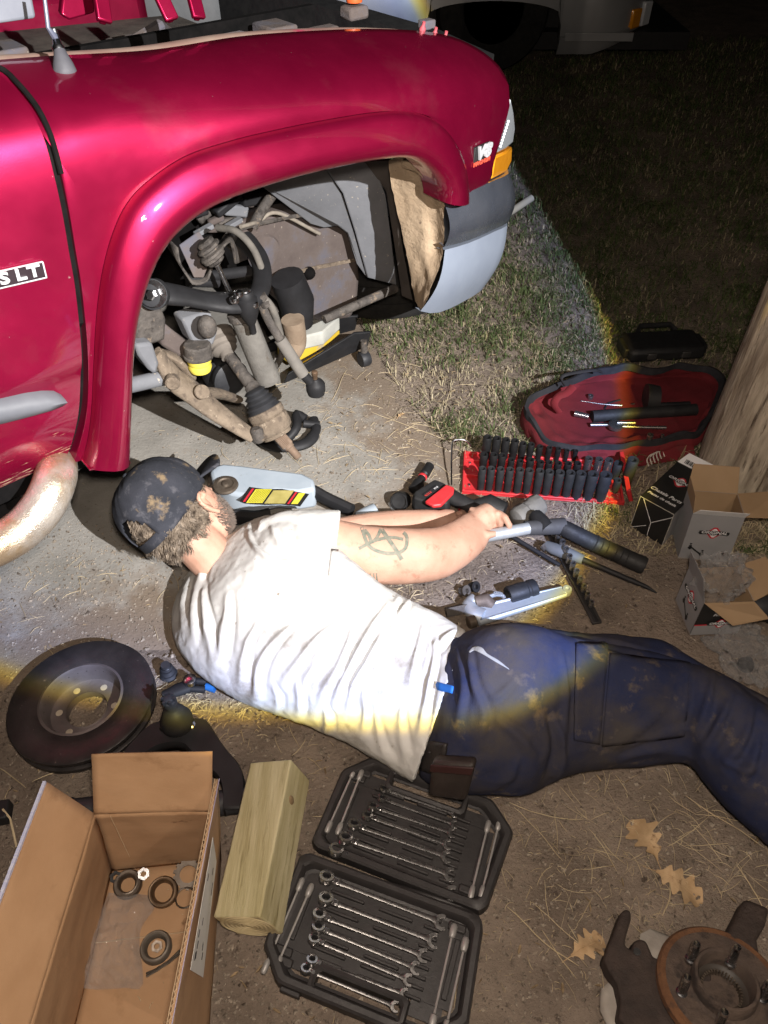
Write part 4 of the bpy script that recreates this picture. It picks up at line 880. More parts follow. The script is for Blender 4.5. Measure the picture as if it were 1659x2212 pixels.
    LL = [(1010, 1368, 1000, 1560, .9, 0), (1120, 1352, 1110, 1530, .9, 0), (1240, 1366, 1235, 1530, .9, .0), (1340, 1370, 1330, 1530, .9, .0), (1430, 1384, 1410, 1540, .9, 0), (1500, 1424, 1470, 1570, .9, 0), (1600, 1475, 1560, 1600, .9, 0), (1760, 1560, 1720, 1680, .9, 0)]
    mb.grid(loft(LL, 40, 40, 2.1), cv=True, caps=True)
    me = remesh(mb, .0055, 3)
    F = [([(1013, 1400), (1021, 1476), (1045, 1543), (1035, 1610)], .009, 9), ([(1074, 1553), (1131, 1601), (1152, 1645)], .008, 10), ([(1186, 1540), (1199, 1620), (1178, 1700)], -.012, 10), ([(1443, 1524), (1381, 1572), (1333, 1605)], .009, 9), ([(1544, 1452), (1525, 1534), (1498, 1595)], .010, 10),
         ([(1583, 1496), (1554, 1563), (1508, 1628)], .011, 10), ([(1626, 1524), (1611, 1591), (1565, 1655)], .010, 10), ([(1490, 1440), (1480, 1520), (1450, 1580)], .007, 9), ([(1405, 1600), (1450, 1580), (1500, 1570)], .007, 8), ([(985, 1400), (1000, 1480), (990, 1560), (1000, 1610)], .007, 8),
         ([(1110, 1470), (1080, 1500), (1060, 1510)], .006, 7), ([(1330, 1500), (1400, 1500), (1445, 1505)], .006, 7), ([(1215, 1410), (1225, 1500), (1215, 1600)], .006, 7), ([(1640, 1580), (1630, 1640), (1600, 1690)], .010, 10), ([(1120, 1640), (1100, 1680), (1060, 1700)], .006, 10), ([(1250, 1380), (1340, 1400), (1460, 1440)], -.010, 8), ([(1560, 1640), (1600, 1660), (1650, 1660)], .009, 9), ([(1340, 1640), (1420, 1620), (1480, 1630)], .007, 9)]
    pants = finish(me, 'trousers', m_pants, man, F, [(.003, 16), (.0012, 50)])
    pt = bvh_of(pants)
    R = panel_on(pt, [(1243, 1392), (1313, 1390), (1294, 1606), (1239, 1598)], .0045, 26, 10)
    c = MB().grid(R).build('pocket_flap', m_pants, pants, smooth=60); c.modifiers.new('s', 'SOLIDIFY').thickness = .005
    R = panel_on(pt, [(1318, 1412), (1490, 1432), (1480, 1590), (1300, 1612)], .003, 24, 20)
    c = MB().grid(R).build('cargo_pocket', m_pants, pants, smooth=60); c.modifiers.new('s', 'SOLIDIFY').thickness = .004
    # torn place showing pale lining
    m_lin = M('pale_lining', (.22, .23, .24), (.34, .34, .34), 20, .9, bump=.001, bsc=200)
    R = strip_on(pt, [(1014, 1409, 1), (1024, 1401, 4), (1038, 1404, 6), (1050, 1414, 3), (1075, 1429, 3), (1100, 1446, .5)], 8, .001, 20, 5)
    c = MB().grid(R).build('torn_lining', m_lin, pants, smooth=60); c.modifiers.new('s', 'SOLIDIFY').thickness = .002
    # belt, buckle strap and pouch
    R = strip_on(pt, [(992, 1376), (972, 1430), (962, 1500), (950, 1570), (938, 1640), (922, 1690)], 23, .006, 40, 7)
    belt = MB().grid(R).build('belt', m_leather, man, smooth=60); belt.modifiers.new('s', 'SOLIDIFY').thickness = .006
    bt = bvh_of(belt)
    for i, (x, y) in enumerate(((972, 1398), (966, 1418), (960, 1440), (957, 1462), (953, 1488), (946, 1540), (940, 1580), (930, 1625))):
        h = hit(bt, x, y, .002)
        if h: MB().ball(h, (.003, .003, .003), 8, 6).build('eyelet', m_brite if i < 4 else m_leather, belt)
    R = strip_on(pt, [(938, 1478), (962, 1486), (985, 1492)], 8, .009, 12, 3)
    if len(R) > 2: c = MB().grid(R).build('belt_loop', M('blue_tape', (.02, .16, .55), None, 9, .6), belt, smooth=60); c.modifiers.new('s', 'SOLIDIFY').thickness = .002
    a, b, c_, d = [hit(pt, *q, .008) for q in ((950, 1622), (1034, 1622), (1014, 1700), (940, 1690))]
    if None not in (a, b, c_, d):
        n = (b-a).cross(d-a).normalized(); n = n if n.dot(VIEW) < 0 else -n
        p = MB().slab([a, b, c_, d], n*.030).build('pouch', M('worn_pouch', (.018, .013, .011), (.04, .03, .025), 16, .5, bump=.001, bsc=120), man, bevel=.010, seg=3)
        MB().slab([lerp(a, d, .02)+n*.030, lerp(b, c_, .02)+n*.030, lerp(b, c_, .2)+n*.032, lerp(a, d, .2)+n*.032], n*.004).build('pouch_flap', M('pouch_edge', (.03, .010, .009), None, 9, .5), p, bevel=.002)
    # ---------------- skin: head, neck, arms, hands as one surface
    hc = G(386, 1114, .225)
    c0 = (RIGHT*-.73 + CUP*.68).normalized(); f0 = (RIGHT*.68 + CUP*.73).normalized(); ph = math.radians(50); ta = math.radians(18)
    c = (c0*math.cos(ta)-VIEW*math.sin(ta)).normalized(); f = (f0*math.cos(ph) + (VIEW*math.cos(ta)+c0*math.sin(ta))*math.sin(ph)).normalized(); r = f.cross(c).normalized(); r = r if r.dot(VIEW) < 0 else -r
    def H(a, b, d): return hc + r*a + f*b + c*d
    fr = (r, f, c); mb = MB()
    mb.ball(H(0, 0, .03), (.080, .098, .108), 28, 18, fr); mb.ball(H(0, .040, -.055), (.060, .062, .068), 24, 14, fr); mb.ball(H(0, .03, -.02), (.070, .075, .075), 24, 14, fr)
    mb.tube([H(0, .098, .01), H(0, .118, -.025), H(0, .098, -.035)], [.008, .013, .008], 10); mb.ball(H(0, .078, -.095), (.03, .022, .018), 12, 8, fr)
    for k in (-1, 1): mb.ball(H(.03*k, .088, .012), (.014, .012, .010), 10, 8, fr); mb.tube([H(.055*k, .082, .03), H(.03*k, .098, .034), H(.01*k, .1, .028)], .008, 8)
    for q in (-.066, -.074): mb.tube([H(-.024, .092, q), H(0, .102, q), H(.024, .092, q)], .006, 8)
    # ears: helix, lobe, bowl
    for k in (1, -1):
        E = [(.080, .012, -.035), (.084, -.004, -.012), (.088, -.012, .012), (.089, -.004, .026), (.086, .010, .028), (.083, .018, .014)]
        mb.tube([tuple(H(a*k*1.06, b+.004, d-.022)) for a, b, d in smooth_path(E, 16)], [.006]*16, 10); mb.ball(H(.080*k, .008, -.020), (.009, .013, .026), 10, 8, fr)
    # neck into the chest
    ct = np.mean([np.array(p) for p in tor[9]], axis=0); cb = np.mean([np.array(p) for p in tor[22]], axis=0)
    mb.tube([H(0, -.015, -.02), H(0, -.025, -.07), lerp(H(0, -.03, -.10), Vector(ct), .5), Vector(ct), lerp(Vector(ct), Vector(cb), .5), Vector(cb)], [.056, .055, .055, .056, .06, .07], 20)
    # right arm
    ARM = [(560, 1140, 548, 1240, .8, None, .175), (660, 1125, 645, 1248, .9, None, .195), (735, 1124, 718, 1249, .9, None, .195), (800, 1136, 795, 1262, .9, None, .185), (870, 1140, 880, 1262, .9, None, .165), (930, 1140, 958, 1250, .9, None, .145), (972, 1128, 1022, 1210, .9, None, .125), (1000, 1112, 1052, 1176, .85, None, .112), (1018, 1104, 1064, 1152, .75, None, .105), (1030, 1100, 1070, 1140, .7, None, .10)]
    mb.grid(loft(ARM, 44, 36, 2.0), cv=True, caps=True)
    hand = lambda x, y, z: G(x, y, z)
    mb.tube([hand(1022, 1138, .10), hand(1040, 1120, .105), hand(1058, 1108, .105)], [.028, .034, .030], 16)
    # fingers closed round the steel bar: knuckle, middle joint, tip
    for k, (kx, ky) in enumerate(((1020, 1102), (1040, 1098), (1060, 1100), (1078, 1108))):
        rr = (.0098, .0102, .0098, .0086)[k]
        mb.tube([hand(kx-4, ky+14, .108), hand(kx, ky, .122), hand(kx+13, ky+10, .125), hand(kx+22, ky+26, .108), hand(kx+20, ky+38, .088), hand(kx+10, ky+42, .078)], [rr*1.15, rr*1.1, rr, rr*.98, rr*.92, rr*.7], 12)
    mb.tube([hand(1016, 1140, .11), hand(1034, 1150, .112), hand(1054, 1156, .108), hand(1070, 1153, .104)], [.013, .0115, .0105, .008], 12)
    # left arm: forearm from beneath the chest, hand open on the ground
    LA = [(640, 1170), (720, 1155), (800, 1142), (870, 1128), (930, 1122)]
    mb.tube([G(640, 1180, .11), G(720, 1160, .10), G(800, 1142, .085), G(860, 1131, .075), G(920, 1124, .066), G(945, 1124, .062)], [.05, .046, .042, .036, .028, .027], 18)
    mb.tube([G(940, 1125, .062), G(962, 1124, .06), G(982, 1122, .058)], [.026, .030, .026], 14)
    for k, (dx, dy) in enumerate(((26, -16), (34, -5), (34, 7), (27, 18))):
        p0 = (980, 1118+k*4.5); mb.tube([G(p0[0]-6, p0[1], .058), G(p0[0]+dx*.55, p0[1]+dy*.5, .062), G(p0[0]+dx, p0[1]+dy*.9, .045), G(p0[0]+dx*1.15, p0[1]+dy*1.2, .024)], [.0105, .0096, .009, .0068], 10)
    mb.tube([G(948, 1134, .062), G(958, 1146, .058), G(972, 1152, .044)], [.012, .0105, .008], 10)
    me = remesh(mb, .0036, 2); skin = finish(me, 'body', m_skin, man, None, [(.0012, 30)])
    # tattoo: circle with an A, dark green ink
    kt = bvh_of(skin); ink = M('tattoo_ink', (.11, .13, .10), (.24, .21, .16), 90, .6)
    tat = MB()
    CR = lambda x, y: ((1150+x*.60277)*.6636, (1400+y*.60277)*.6636)
    for path, w in (([(45, 525), (80, 620), (150, 660), (230, 665), (280, 640), (290, 580), (270, 555)], 4.0), ([(30, 640), (110, 600), (200, 580), (270, 590)], 3.6), ([(60, 540), (85, 570), (100, 615)], 3.8), ([(150, 535), (190, 590), (225, 640), (262, 700)], 4.6), ([(150, 535), (120, 590), (70, 620)], 3.6)):
        R = strip_on(kt, [CR(*q) for q in path], w, .0006, 24, 2)
        if len(R) > 2: tat.grid(R)
    for x in (60, 75, 92, 110, 125):
        R = strip_on(kt, [CR(x, 772), CR(x+2, 800), CR(x+5, 832)], 1.6, .0006, 8, 2)
        if len(R) > 2: tat.grid(R)
    tat.build('tattoo', ink, skin, fix=False)
    # ---------------- cap
    cc = H(0, -.004, .042); ra, rb, rc = .101, .117, .106
    tilt = math.radians(3)
    f2 = (f*math.cos(tilt)+c*math.sin(tilt)).normalized(); c2 = (c*math.cos(tilt)-f*math.sin(tilt)).normalized()
    nu, nv = 72, 26; rows = []
    for i in range(nv):
        la = math.radians(-20) + (math.radians(90)-math.radians(-20))*i/(nv-1); row = []
        for k in range(nu):
            az = 2*math.pi*k/nu; seam = .0022*abs(math.sin(3*az)) ; w = 1+.02*mnoise.noise((math.cos(az)*2.4, math.sin(az)*2.4, la*2.4))+.012*mnoise.noise((math.cos(az)*7, math.sin(az)*7, la*7)) - (.02*math.exp(-((math.sin(3*az))/.12)**2))*math.cos(la)
            sq = math.cos(la)**.86 if la > 0 else math.cos(la)
            row.append(cc + (r*(ra*math.sin(az)) + f2*(rb*math.cos(az)))*(sq*w) + c2*(rc*math.sin(la)*w))
        rows.append(row)
    cap = MB(); V = [p for q in rows for p in q]; F = []
    for i in range(nv-1):
        la = -20 + 110*(i+.5)/(nv-1)
        for k in range(nu):
            az = (360*(k+.5)/nu); db = min(abs(az-180), 360-abs(az-180))
            if (db/27)**2 + ((la+6)/34)**2 < 1 : continue
            F.append((i*nu+k, i*nu+(k+1) % nu, (i+1)*nu+(k+1) % nu, (i+1)*nu+k))
    cap.add(V, F); cp = cap.build('cap', m_capm, man, smooth=80); s = cp.modifiers.new('s', 'SOLIDIFY'); s.thickness = .003
    MB().ball(cc+c2*(rc+.001), (.007, .007, .004), 12, 6, (r, f2, c2)).build('button', m_capm, cp)
    # adjuster strap over the opening
    R = []
    for k in range(15):
        az = math.radians(180-31+62*k/14); p = cc + (r*(ra*math.sin(az)) + f2*(rb*math.cos(az)))*1.0; R.append([p*1+c2*(-.036), p+c2*(-.025), p+c2*(-.012)])
    st_ = MB().grid(R).build('strap', m_capm, cp, smooth=60); st_.modifiers.new('s', 'SOLIDIFY').thickness = .004
    # bill
    R = []
    for i in range(22):
        az = math.radians(-58+116*i/21); e = cc + (r*(ra*math.sin(az)) + f2*(rb*math.cos(az)))*.985 - c2*.018; row = []
        for j in range(9):
            q = j/8; out = .084*math.cos(az*.93)**.6*q; x = math.sin(az); row.append(e + f2*out + r*(x*.012*q) - c2*(.020*x*x*q + .006*q))
        R.append(row)
    b = MB().grid(R).build('bill', m_capm, cp, smooth=70); b.modifiers.new('s', 'SOLIDIFY').thickness = .005
    # ---------------- hair and beard
    rng = np.random.default_rng(5)
    def hairs(n, azs, lats, L0, L1, rad, curl, down, lift):
        mb = MB(); clump = 11
        for _ in range(max(1, n//clump)):
            az = math.radians(rng.uniform(*azs)); la = math.radians(rng.uniform(*lats)); L = rng.uniform(L0, L1); ph_ = rng.uniform(0, 6.28); tw = rng.uniform(4, 9); bend = rng.normal(0, .45); sw = rng.normal(0, .35)
            for _k in range(clump):
                a1 = az+rng.normal(0, .035); l1 = la+rng.normal(0, .035); e = r*(.082*math.sin(a1)*math.cos(l1)) + f*(.100*math.cos(a1)*math.cos(l1)) + c*(.108*math.sin(l1)); p = H(0, 0, .03)+e
                nrm = e.normalized(); tng = c.cross(nrm).normalized(); d = (nrm*.35 - c*down + tng*(sw+rng.normal(0, .06))).normalized(); Lk = L*rng.uniform(.8, 1.1); pts = []
                for i in range(8):
                    t = i/7; pts.append(p + nrm*lift + d*Lk*t + (tng*math.cos(ph_+t*tw)+nrm*math.sin(ph_+t*tw)*.8)*curl*t + tng*(bend*.02*t*t) + nrm*(.004*math.sin(t*3.1)))
                mb.tube(pts, [rad, rad, rad, rad, rad, rad*.9, rad*.7, rad*.3], 4, cap=False)
        return mb
    hr = hairs(2600, (104, 262), (-34, 2), .018, .044, .0007, .008, .9, .0)
    h2 = hairs(120, (58, 72), (-8, 4), .008, .02, .0007, .004, .8, .0); h3 = hairs(260, (155, 205), (0, 26), .014, .03, .00075, .007, .9, .001)
    for q in (h2, h3): hr.add(q.v, q.f)
    sh = MB(); sh.ball(H(0, -.008, .022), (.083, .101, .106), 28, 18, fr); hr2 = []
    # scalp layer only where hair grows
    n0 = len(sh.v); keepf = []
    for fc in sh.f:
        m = Vector((0, 0, 0))
        for i in fc: m += Vector(sh.v[i])
        m = m/len(fc)-hc
        if m.dot(c) > -.04 and m.dot(f) < .01: keepf.append(fc)
    hr.add(sh.v, keepf)
    hr.build('hair', m_hair, man, smooth=60, fix=False)
    bd = MB(); jc = H(0, .040, -.055)
    for _ in range(1500):
        az = math.radians(rng.uniform(5, 112)); la = math.radians(rng.uniform(-65, 30)-max(0, math.degrees(az)-70)*.0); e = r*(.0605*math.sin(az)*math.cos(la))+f*(.0625*math.cos(az)*math.cos(la))+c*(.0685*math.sin(la)); nn = e.normalized(); p = jc+e; L = rng.uniform(.005, .011); d = (nn*.6-c*.6+f*.3+r*rng.normal(0, .3)).normalized()
        bd.tube([p-nn*.002, p+d*L*.5+nn*.001, p+d*L], [.0007, .0006, .0002], 3, cap=False)
    bd.build('beard', m_beard, man, smooth=60, fix=False)
man()
# ================================================================== LOOSE PARTS AND TOOLS, LEFT SIDE
m_card = M('cardboard', (.36, .215, .115), (.42, .26, .145), 9, .9, bump=.0006, bsc=60, spots=((.27, .155, .08), .58, 7, .12), aniso=(1, 1, 2.4), spots2=((.20, .11, .055), .68, 16, .06))
m_cardedge = M('card_edge', (.42, .30, .18), (.50, .37, .24), 60, .9)
m_rotor = M('rotor_iron', (.026, .023, .023), (.048, .042, .041), 18, .30, .5, metal=.35, spots=((.16, .13, .12), .66, 60, .05), bump=.0004, bsc=160)
m_rotorhat = M('rotor_hat', (.11, .092, .088), (.17, .145, .14), 14, .55, metal=.5, bump=.0006, bsc=130)
m_pine = M('treated_pine', (.36, .31, .155), (.56, .50, .31), 3, .75, bump=.002, bsc=14, aniso=(14, 1.2, 14), spots=((.26, .22, .10), .56, 4, .10), spots2=((.22, .19, .12), .66, 12, .08))
m_end = M('pine_end', (.46, .37, .20), (.56, .47, .28), 20, .85, bump=.001, bsc=100)
m_case = M('case_plastic', (.022, .020, .020), (.034, .031, .031), 26, .42, .6, bump=.0006, bsc=260, spots=((.05, .045, .04), .70, 40, .06))
m_wrench = M('wrench_chrome', (.42, .41, .405), (.28, .275, .27), 60, .22, .36, metal=.92, coat=.2)
def film(lo, hi):
    m = bpy.data.materials.new('clear_film'); m.use_nodes = True; t = m.node_tree; t.nodes.clear(); N = t.nodes.new; K = t.links.new
    o = N('ShaderNodeOutputMaterial'); mx = N('ShaderNodeMixShader'); tr = N('ShaderNodeBsdfTransparent'); tr.inputs[0].default_value = (.95, .95, .95, 1); gl = N('ShaderNodeBsdfPrincipled'); gl.inputs['Base Color'].default_value = (.62, .62, .62, 1); gl.inputs['Roughness'].default_value = .07; gl.inputs['Coat Weight'].default_value = 1.; gl.inputs['Specular IOR Level'].default_value = 1.
    lw = N('ShaderNodeLayerWeight'); lw.inputs[0].default_value = .35; mr = N('ShaderNodeMapRange'); mr.inputs[3].default_value = lo; mr.inputs[4].default_value = hi; K(lw.outputs['Facing'], mr.inputs[0]); K(mr.outputs[0], mx.inputs[0])
    tc = N('ShaderNodeTexCoord'); n = N('ShaderNodeTexNoise'); n.inputs['Scale'].default_value = 60; n.inputs['Detail'].default_value = 3; n.inputs['Distortion'].default_value = 1.5; K(tc.outputs['Object'], n.inputs[0]); bp = N('ShaderNodeBump'); bp.inputs['Distance'].default_value = .005; K(n.outputs[0], bp.inputs['Height']); K(bp.outputs[0], gl.inputs['Normal'])
    K(tr.outputs[0], mx.inputs[1]); K(gl.outputs[0], mx.inputs[2]); K(mx.outputs[0], o.inputs[0]); return m
m_film = film(.16, .7); m_film2 = film(.06, .5)

m_satin = M('satin_steel', (.34, .33, .32), (.26, .25, .24), 60, .4, .55, metal=.3)
def orient(o):  # frame on the ground
    pass
def rotor():
    c = G(178, 1515, .05); root = thing('brake_rotor', (c.x, c.y, 0), 'dark cast iron brake rotor tilted on the dirt beside the cardboard box', 'brake rotor')
    n = Vector((-.03, .02, 1)).normalized(); c = c+UP*.002; R = .150; k = R/.148
    base = MB(); base.lathe([(.082, .006), (.088, .010), (.146, .010), (R, .008), (R, 0.), (.146, -.002), (.082, -.002)], c, n, 90, close=True)
    base.lathe([(.10, -.014), (.146, -.014), (R, -.016), (R, -.024), (.146, -.026), (.085, -.026)], c, n, 90, close=True)
    base.build('friction_disc', m_rotor, root, smooth=35)
    MB().lathe([(.143, -.014), (.138, -.0135), (.138, -.0015), (.143, -.002)], c, n, 60, cap=False).build('vent_core', m_darkgap, root)
    v = MB(); a = n.orthogonal().normalized(); b = n.cross(a)
    for i in range(48):
        t = 2*math.pi*i/48; d = a*math.cos(t)+b*math.sin(t); v.box(c+d*.128-n*.008, (.03, .004, .013), d, n.cross(d))
    v.build('vanes', m_rotor, root)
    hat = MB(); hat.lathe([(.088, .0102), (.083, .012), (.080, .006), (.078, -.018), (.074, -.030), (.066, -.034), (.046, -.034), (.043, -.032), (.042, -.050)], c, n, 64, cap=False)
    h = hat.build('hat', m_rotorhat, root, smooth=40)
    for i in range(6):
        t = 2*math.pi*i/6+.4; d = a*math.cos(t)+b*math.sin(t); q = c+d*.058-n*.0335
        MB().lathe([(.0075, 0), (.0075, .0006), (.006, .0008)], q, n, 14).build('stud_hole', M('pale_hole', (.30, .25, .19), (.42, .36, .28), 40, .9), h)
    for i in range(26):
        t = 2*math.pi*i/26; d = a*math.cos(t)+b*math.sin(t); MB().lathe([(.0022, 0), (.0022, .0005)], c+d*.0795-n*.006, -d, 8).build('vent_hole', m_darkgap, h)
rotor()

def control_arm():
    root = thing('control_arm', G(400, 1600), 'new gloss black suspension control arm with ball joint behind the cardboard box', 'control arm')
    C1 = lambda x, y, z=0: G((0+x*.5425)*.6636, (2050+y*.5425)*.6636, z)
    # horseshoe plate: outer and inner outline (crop coordinates), then legs to the bushings
    out = [(560, 1020), (590, 930), (735, 740), (860, 600), (930, 550), (985, 545), (1010, 570), (1120, 565), (1150, 530), (1225, 530), (1265, 575), (1340, 690), (1430, 800), (1462, 880), (1466, 960), (1440, 1080)]
    inn = [(660, 1040), (700, 930), (800, 800), (890, 735), (950, 700), (1000, 685), (1030, 682), (1060, 682), (1090, 690), (1110, 700), (1140, 735), (1190, 770), (1260, 840), (1310, 890), (1332, 970), (1335, 1080)]
    O = smooth_path([tuple(C1(*p, .055)) for p in out], 60); I = smooth_path([tuple(C1(*p, .055)) for p in inn], 60)
    rows = []
    for a, b in zip(O, I):
        a = Vector(a); b = Vector(b); m = (a+b)/2
        rows.append([a-UP*.03, a-UP*.004, lerp(a, b, .06)+UP*.003, lerp(a, b, .5)+UP*.002, lerp(a, b, .94)+UP*.003, b-UP*.004, b-UP*.03])
    MB().grid(rows).build('arm', m_blk, root, smooth=50).modifiers.new('s', 'SOLIDIFY').thickness = .004
    p = C1(1065, 560, .062); d = Vector((0, .02, 1)).normalized()
    bj = MB().lathe([(.031, 0), (.033, .004), (.033, .018), (.030, .024), (.025, .040), (.018, .052), (.012, .058), (.0105, .062), (.0105, .075), (.014, .076), (.014, .090), (.0105, .091), (.0105, .098), (.006, .1)], p-UP*.004, d, 26).build('ball_joint', m_blk, root)
    for k in range(6):
        t = k*1.047; MB().box(p+UP*.092+Vector((math.cos(t), math.sin(t), 0))*.0115, (.005, .004, .012)).build('castle_tooth', m_blk, bj)
    for x, y in ((988, 590), (1065, 622), (1145, 572)): MB().lathe([(.010, 0), (.010, .003), (.006, .007), (.001, .008)], C1(x, y, .059), UP, 16).build('rivet', m_brite, root)
    for x, y, s in ((1405, 1030, 1), (530, 1080, -1)):
        q = C1(x, y, .032); ax = Vector((1, .12, 0)).normalized()
        b = MB().lathe([(.012, -.034), (.026, -.034), (.027, -.030), (.024, -.028), (.024, .018), (.027, .020), (.027, .024), (.012, .024)], q, ax, 28).build('bushing', m_rub, root)
        MB().lathe([(.0285, .025), (.0285, .028), (.010, .0285), (.010, .042), (.0285, .043), (.0285, .046), (.012, .047)], q, ax, 28).build('washer', m_brite, b)
control_arm()
def small_bits():
    C1 = lambda x, y, z=0: G((0+x*.5425)*.6636, (2050+y*.5425)*.6636, z)
    p = C1(1015, 275, 0); r = thing('rubber_dust_boot', p, 'small black ribbed rubber boot standing on the dirt by the shirt', 'boot')
    MB().lathe([(.018, 0), (.020, .006), (.016, .012), (.0175, .018), (.013, .026), (.0145, .032), (.0105, .040), (.010, .044), (.007, .044)], p, UP, 22).build('boot', m_rub, r); MB().lathe([(.011, .036), (.012, .0375), (.011, .039)], p, UP, 20, cap=False).build('ring', m_brite, r)
    r = thing('ratchet', C1(1100, 350), 'black ratchet handle with blue grip poking from under the white shirt', 'ratchet')
    a = C1(975, 395, .022); b = C1(1150, 330, .025); e = C1(1290, 350, .02)
    MB().tube([a, lerp(a, b, .5), b], [.010, .016, .017], 12, flat=.6).build('head', m_blk, r)
    for k in (-1, 1): MB().tube([b+Vector((0, .010*k, 0)), C1(1235, 335, .022)+Vector((0, .010*k, 0))], .008, 10).build('jaw', m_blk, r)
    MB().tube([C1(1235, 340, .02), e], [.008, .011], 10).build('grip', M('blue_grip', (.02, .14, .42), None, 20, .5), r)
    MB().lathe([(.014, 0), (.014, .012), (.010, .014)], b+UP*.012, UP, 14).build('drive', m_brite, r)
    q = G(8, 1765, .02); r = thing('black_bracket', (q.x, q.y, 0), 'black steel bracket with pale strap left of cardboard box', 'bracket')
    MB().box(q-Vector((.05, 0, 0)), (.12, .04, .03), (1, .2, 0), (-.2, 1, 0)).build('block', m_blk, r, bevel=.004)
    MB().tube([G(6, 1748, .035), G(22, 1768, .03), G(36, 1830, .008)], .0022, 6).build('strap', m_straw, r)
    # black forked puller on the slab under the axle stub
    g = G(630, 935); r = thing('ball_joint_press', (g.x, g.y, 0), 'black forked ball joint press lying on concrete under the axle stub', 'puller')
    P = smooth_path([tuple(G(*q)) for q in ((560, 930, .02), (572, 955, .025), (610, 966, .028), (660, 958, .028), (682, 930, .03), (676, 905, .032))], 24)
    MB().tube(P, [.016]*4+[.02]*14+[.016]*6, 12, flat=.7).build('frame', m_blk, r)
    P = smooth_path([tuple(G(*q)) for q in ((610, 960, .02), (640, 925, .05), (640, 895, .055), (660, 905, .045))], 16); MB().tube(P, .014, 10).build('fork', m_blk, r)
    MB().tube([G(655, 915, .04), G(690, 918, .03)], .012, 10).build('screw', m_blk, r)
small_bits()

def block():
    # a short length of squared timber: top face corners in the picture
    w = .089; ro = math.radians(20); z = w*math.cos(ro); a = G(460, 1981, z); root = thing('timber_block', (a.x, a.y, 0), 'short pale green treated timber block beside the wrench case', 'timber')
    zr = z+w*math.sin(ro); fwd = G(629, 1636, zr)-G(561, 1975, zr); L = fwd.length; fwd.normalize(); s0 = Vector((fwd.y, -fwd.x, 0)); side = s0*math.cos(ro)+UP*math.sin(ro); UPB = UP*math.cos(ro)-s0*math.sin(ro)
    mb = MB(); R = []
    n = 14
    for i in range(n):
        q = i/(n-1); j = .0012*mnoise.noise((q*9, 0, 0)); row = []
        for k in range(24):
            t = k/24*4; e = int(t); u = t-e; s, h = [(u, 1), (1, 1-u), (1-u, 0), (0, u)][e]
            row.append(a + fwd*(L*q) + side*(w*s) + UPB*(-w+w*h + .0006*mnoise.noise((q*14, k*1.7, 0))) + side*j)
        R.append(row)
    mb.grid(R, cv=True, caps=True); o = mb.build('beam', m_pine, root, smooth=30, bevel=.003)
    # growth rings on the near end: raised sawn rings
    c = a + side*(w*.50) + UPB*(-w*.50) - fwd*.0006
    for i in range(6):
        rr = .008+i*.0076
        MB().lathe([(rr-.0026, 0), (rr-.0012, .0013), (rr+.0012, .0013), (rr+.0026, 0)], c, -fwd, 40, cap=False).build('growth_ring', m_end, o)
    MB().slab([a+side*.002+UPB*(-.002)-fwd*.0004, a+side*(w-.002)+UPB*-.002-fwd*.0004, a+side*(w-.002)+UPB*(-w+.002)-fwd*.0004, a+side*.002+UPB*(-w+.002)-fwd*.0004], fwd*.0002).build('sawn_end', m_end, o)
    MB().ball(a+side*w+fwd*.21+UPB*-.03, (.003, .008, .010), 12, 8, (side, fwd, UPB)).build('knot', M('knot', (.22, .15, .08), (.3, .22, .12), 40, .8), o)
block()

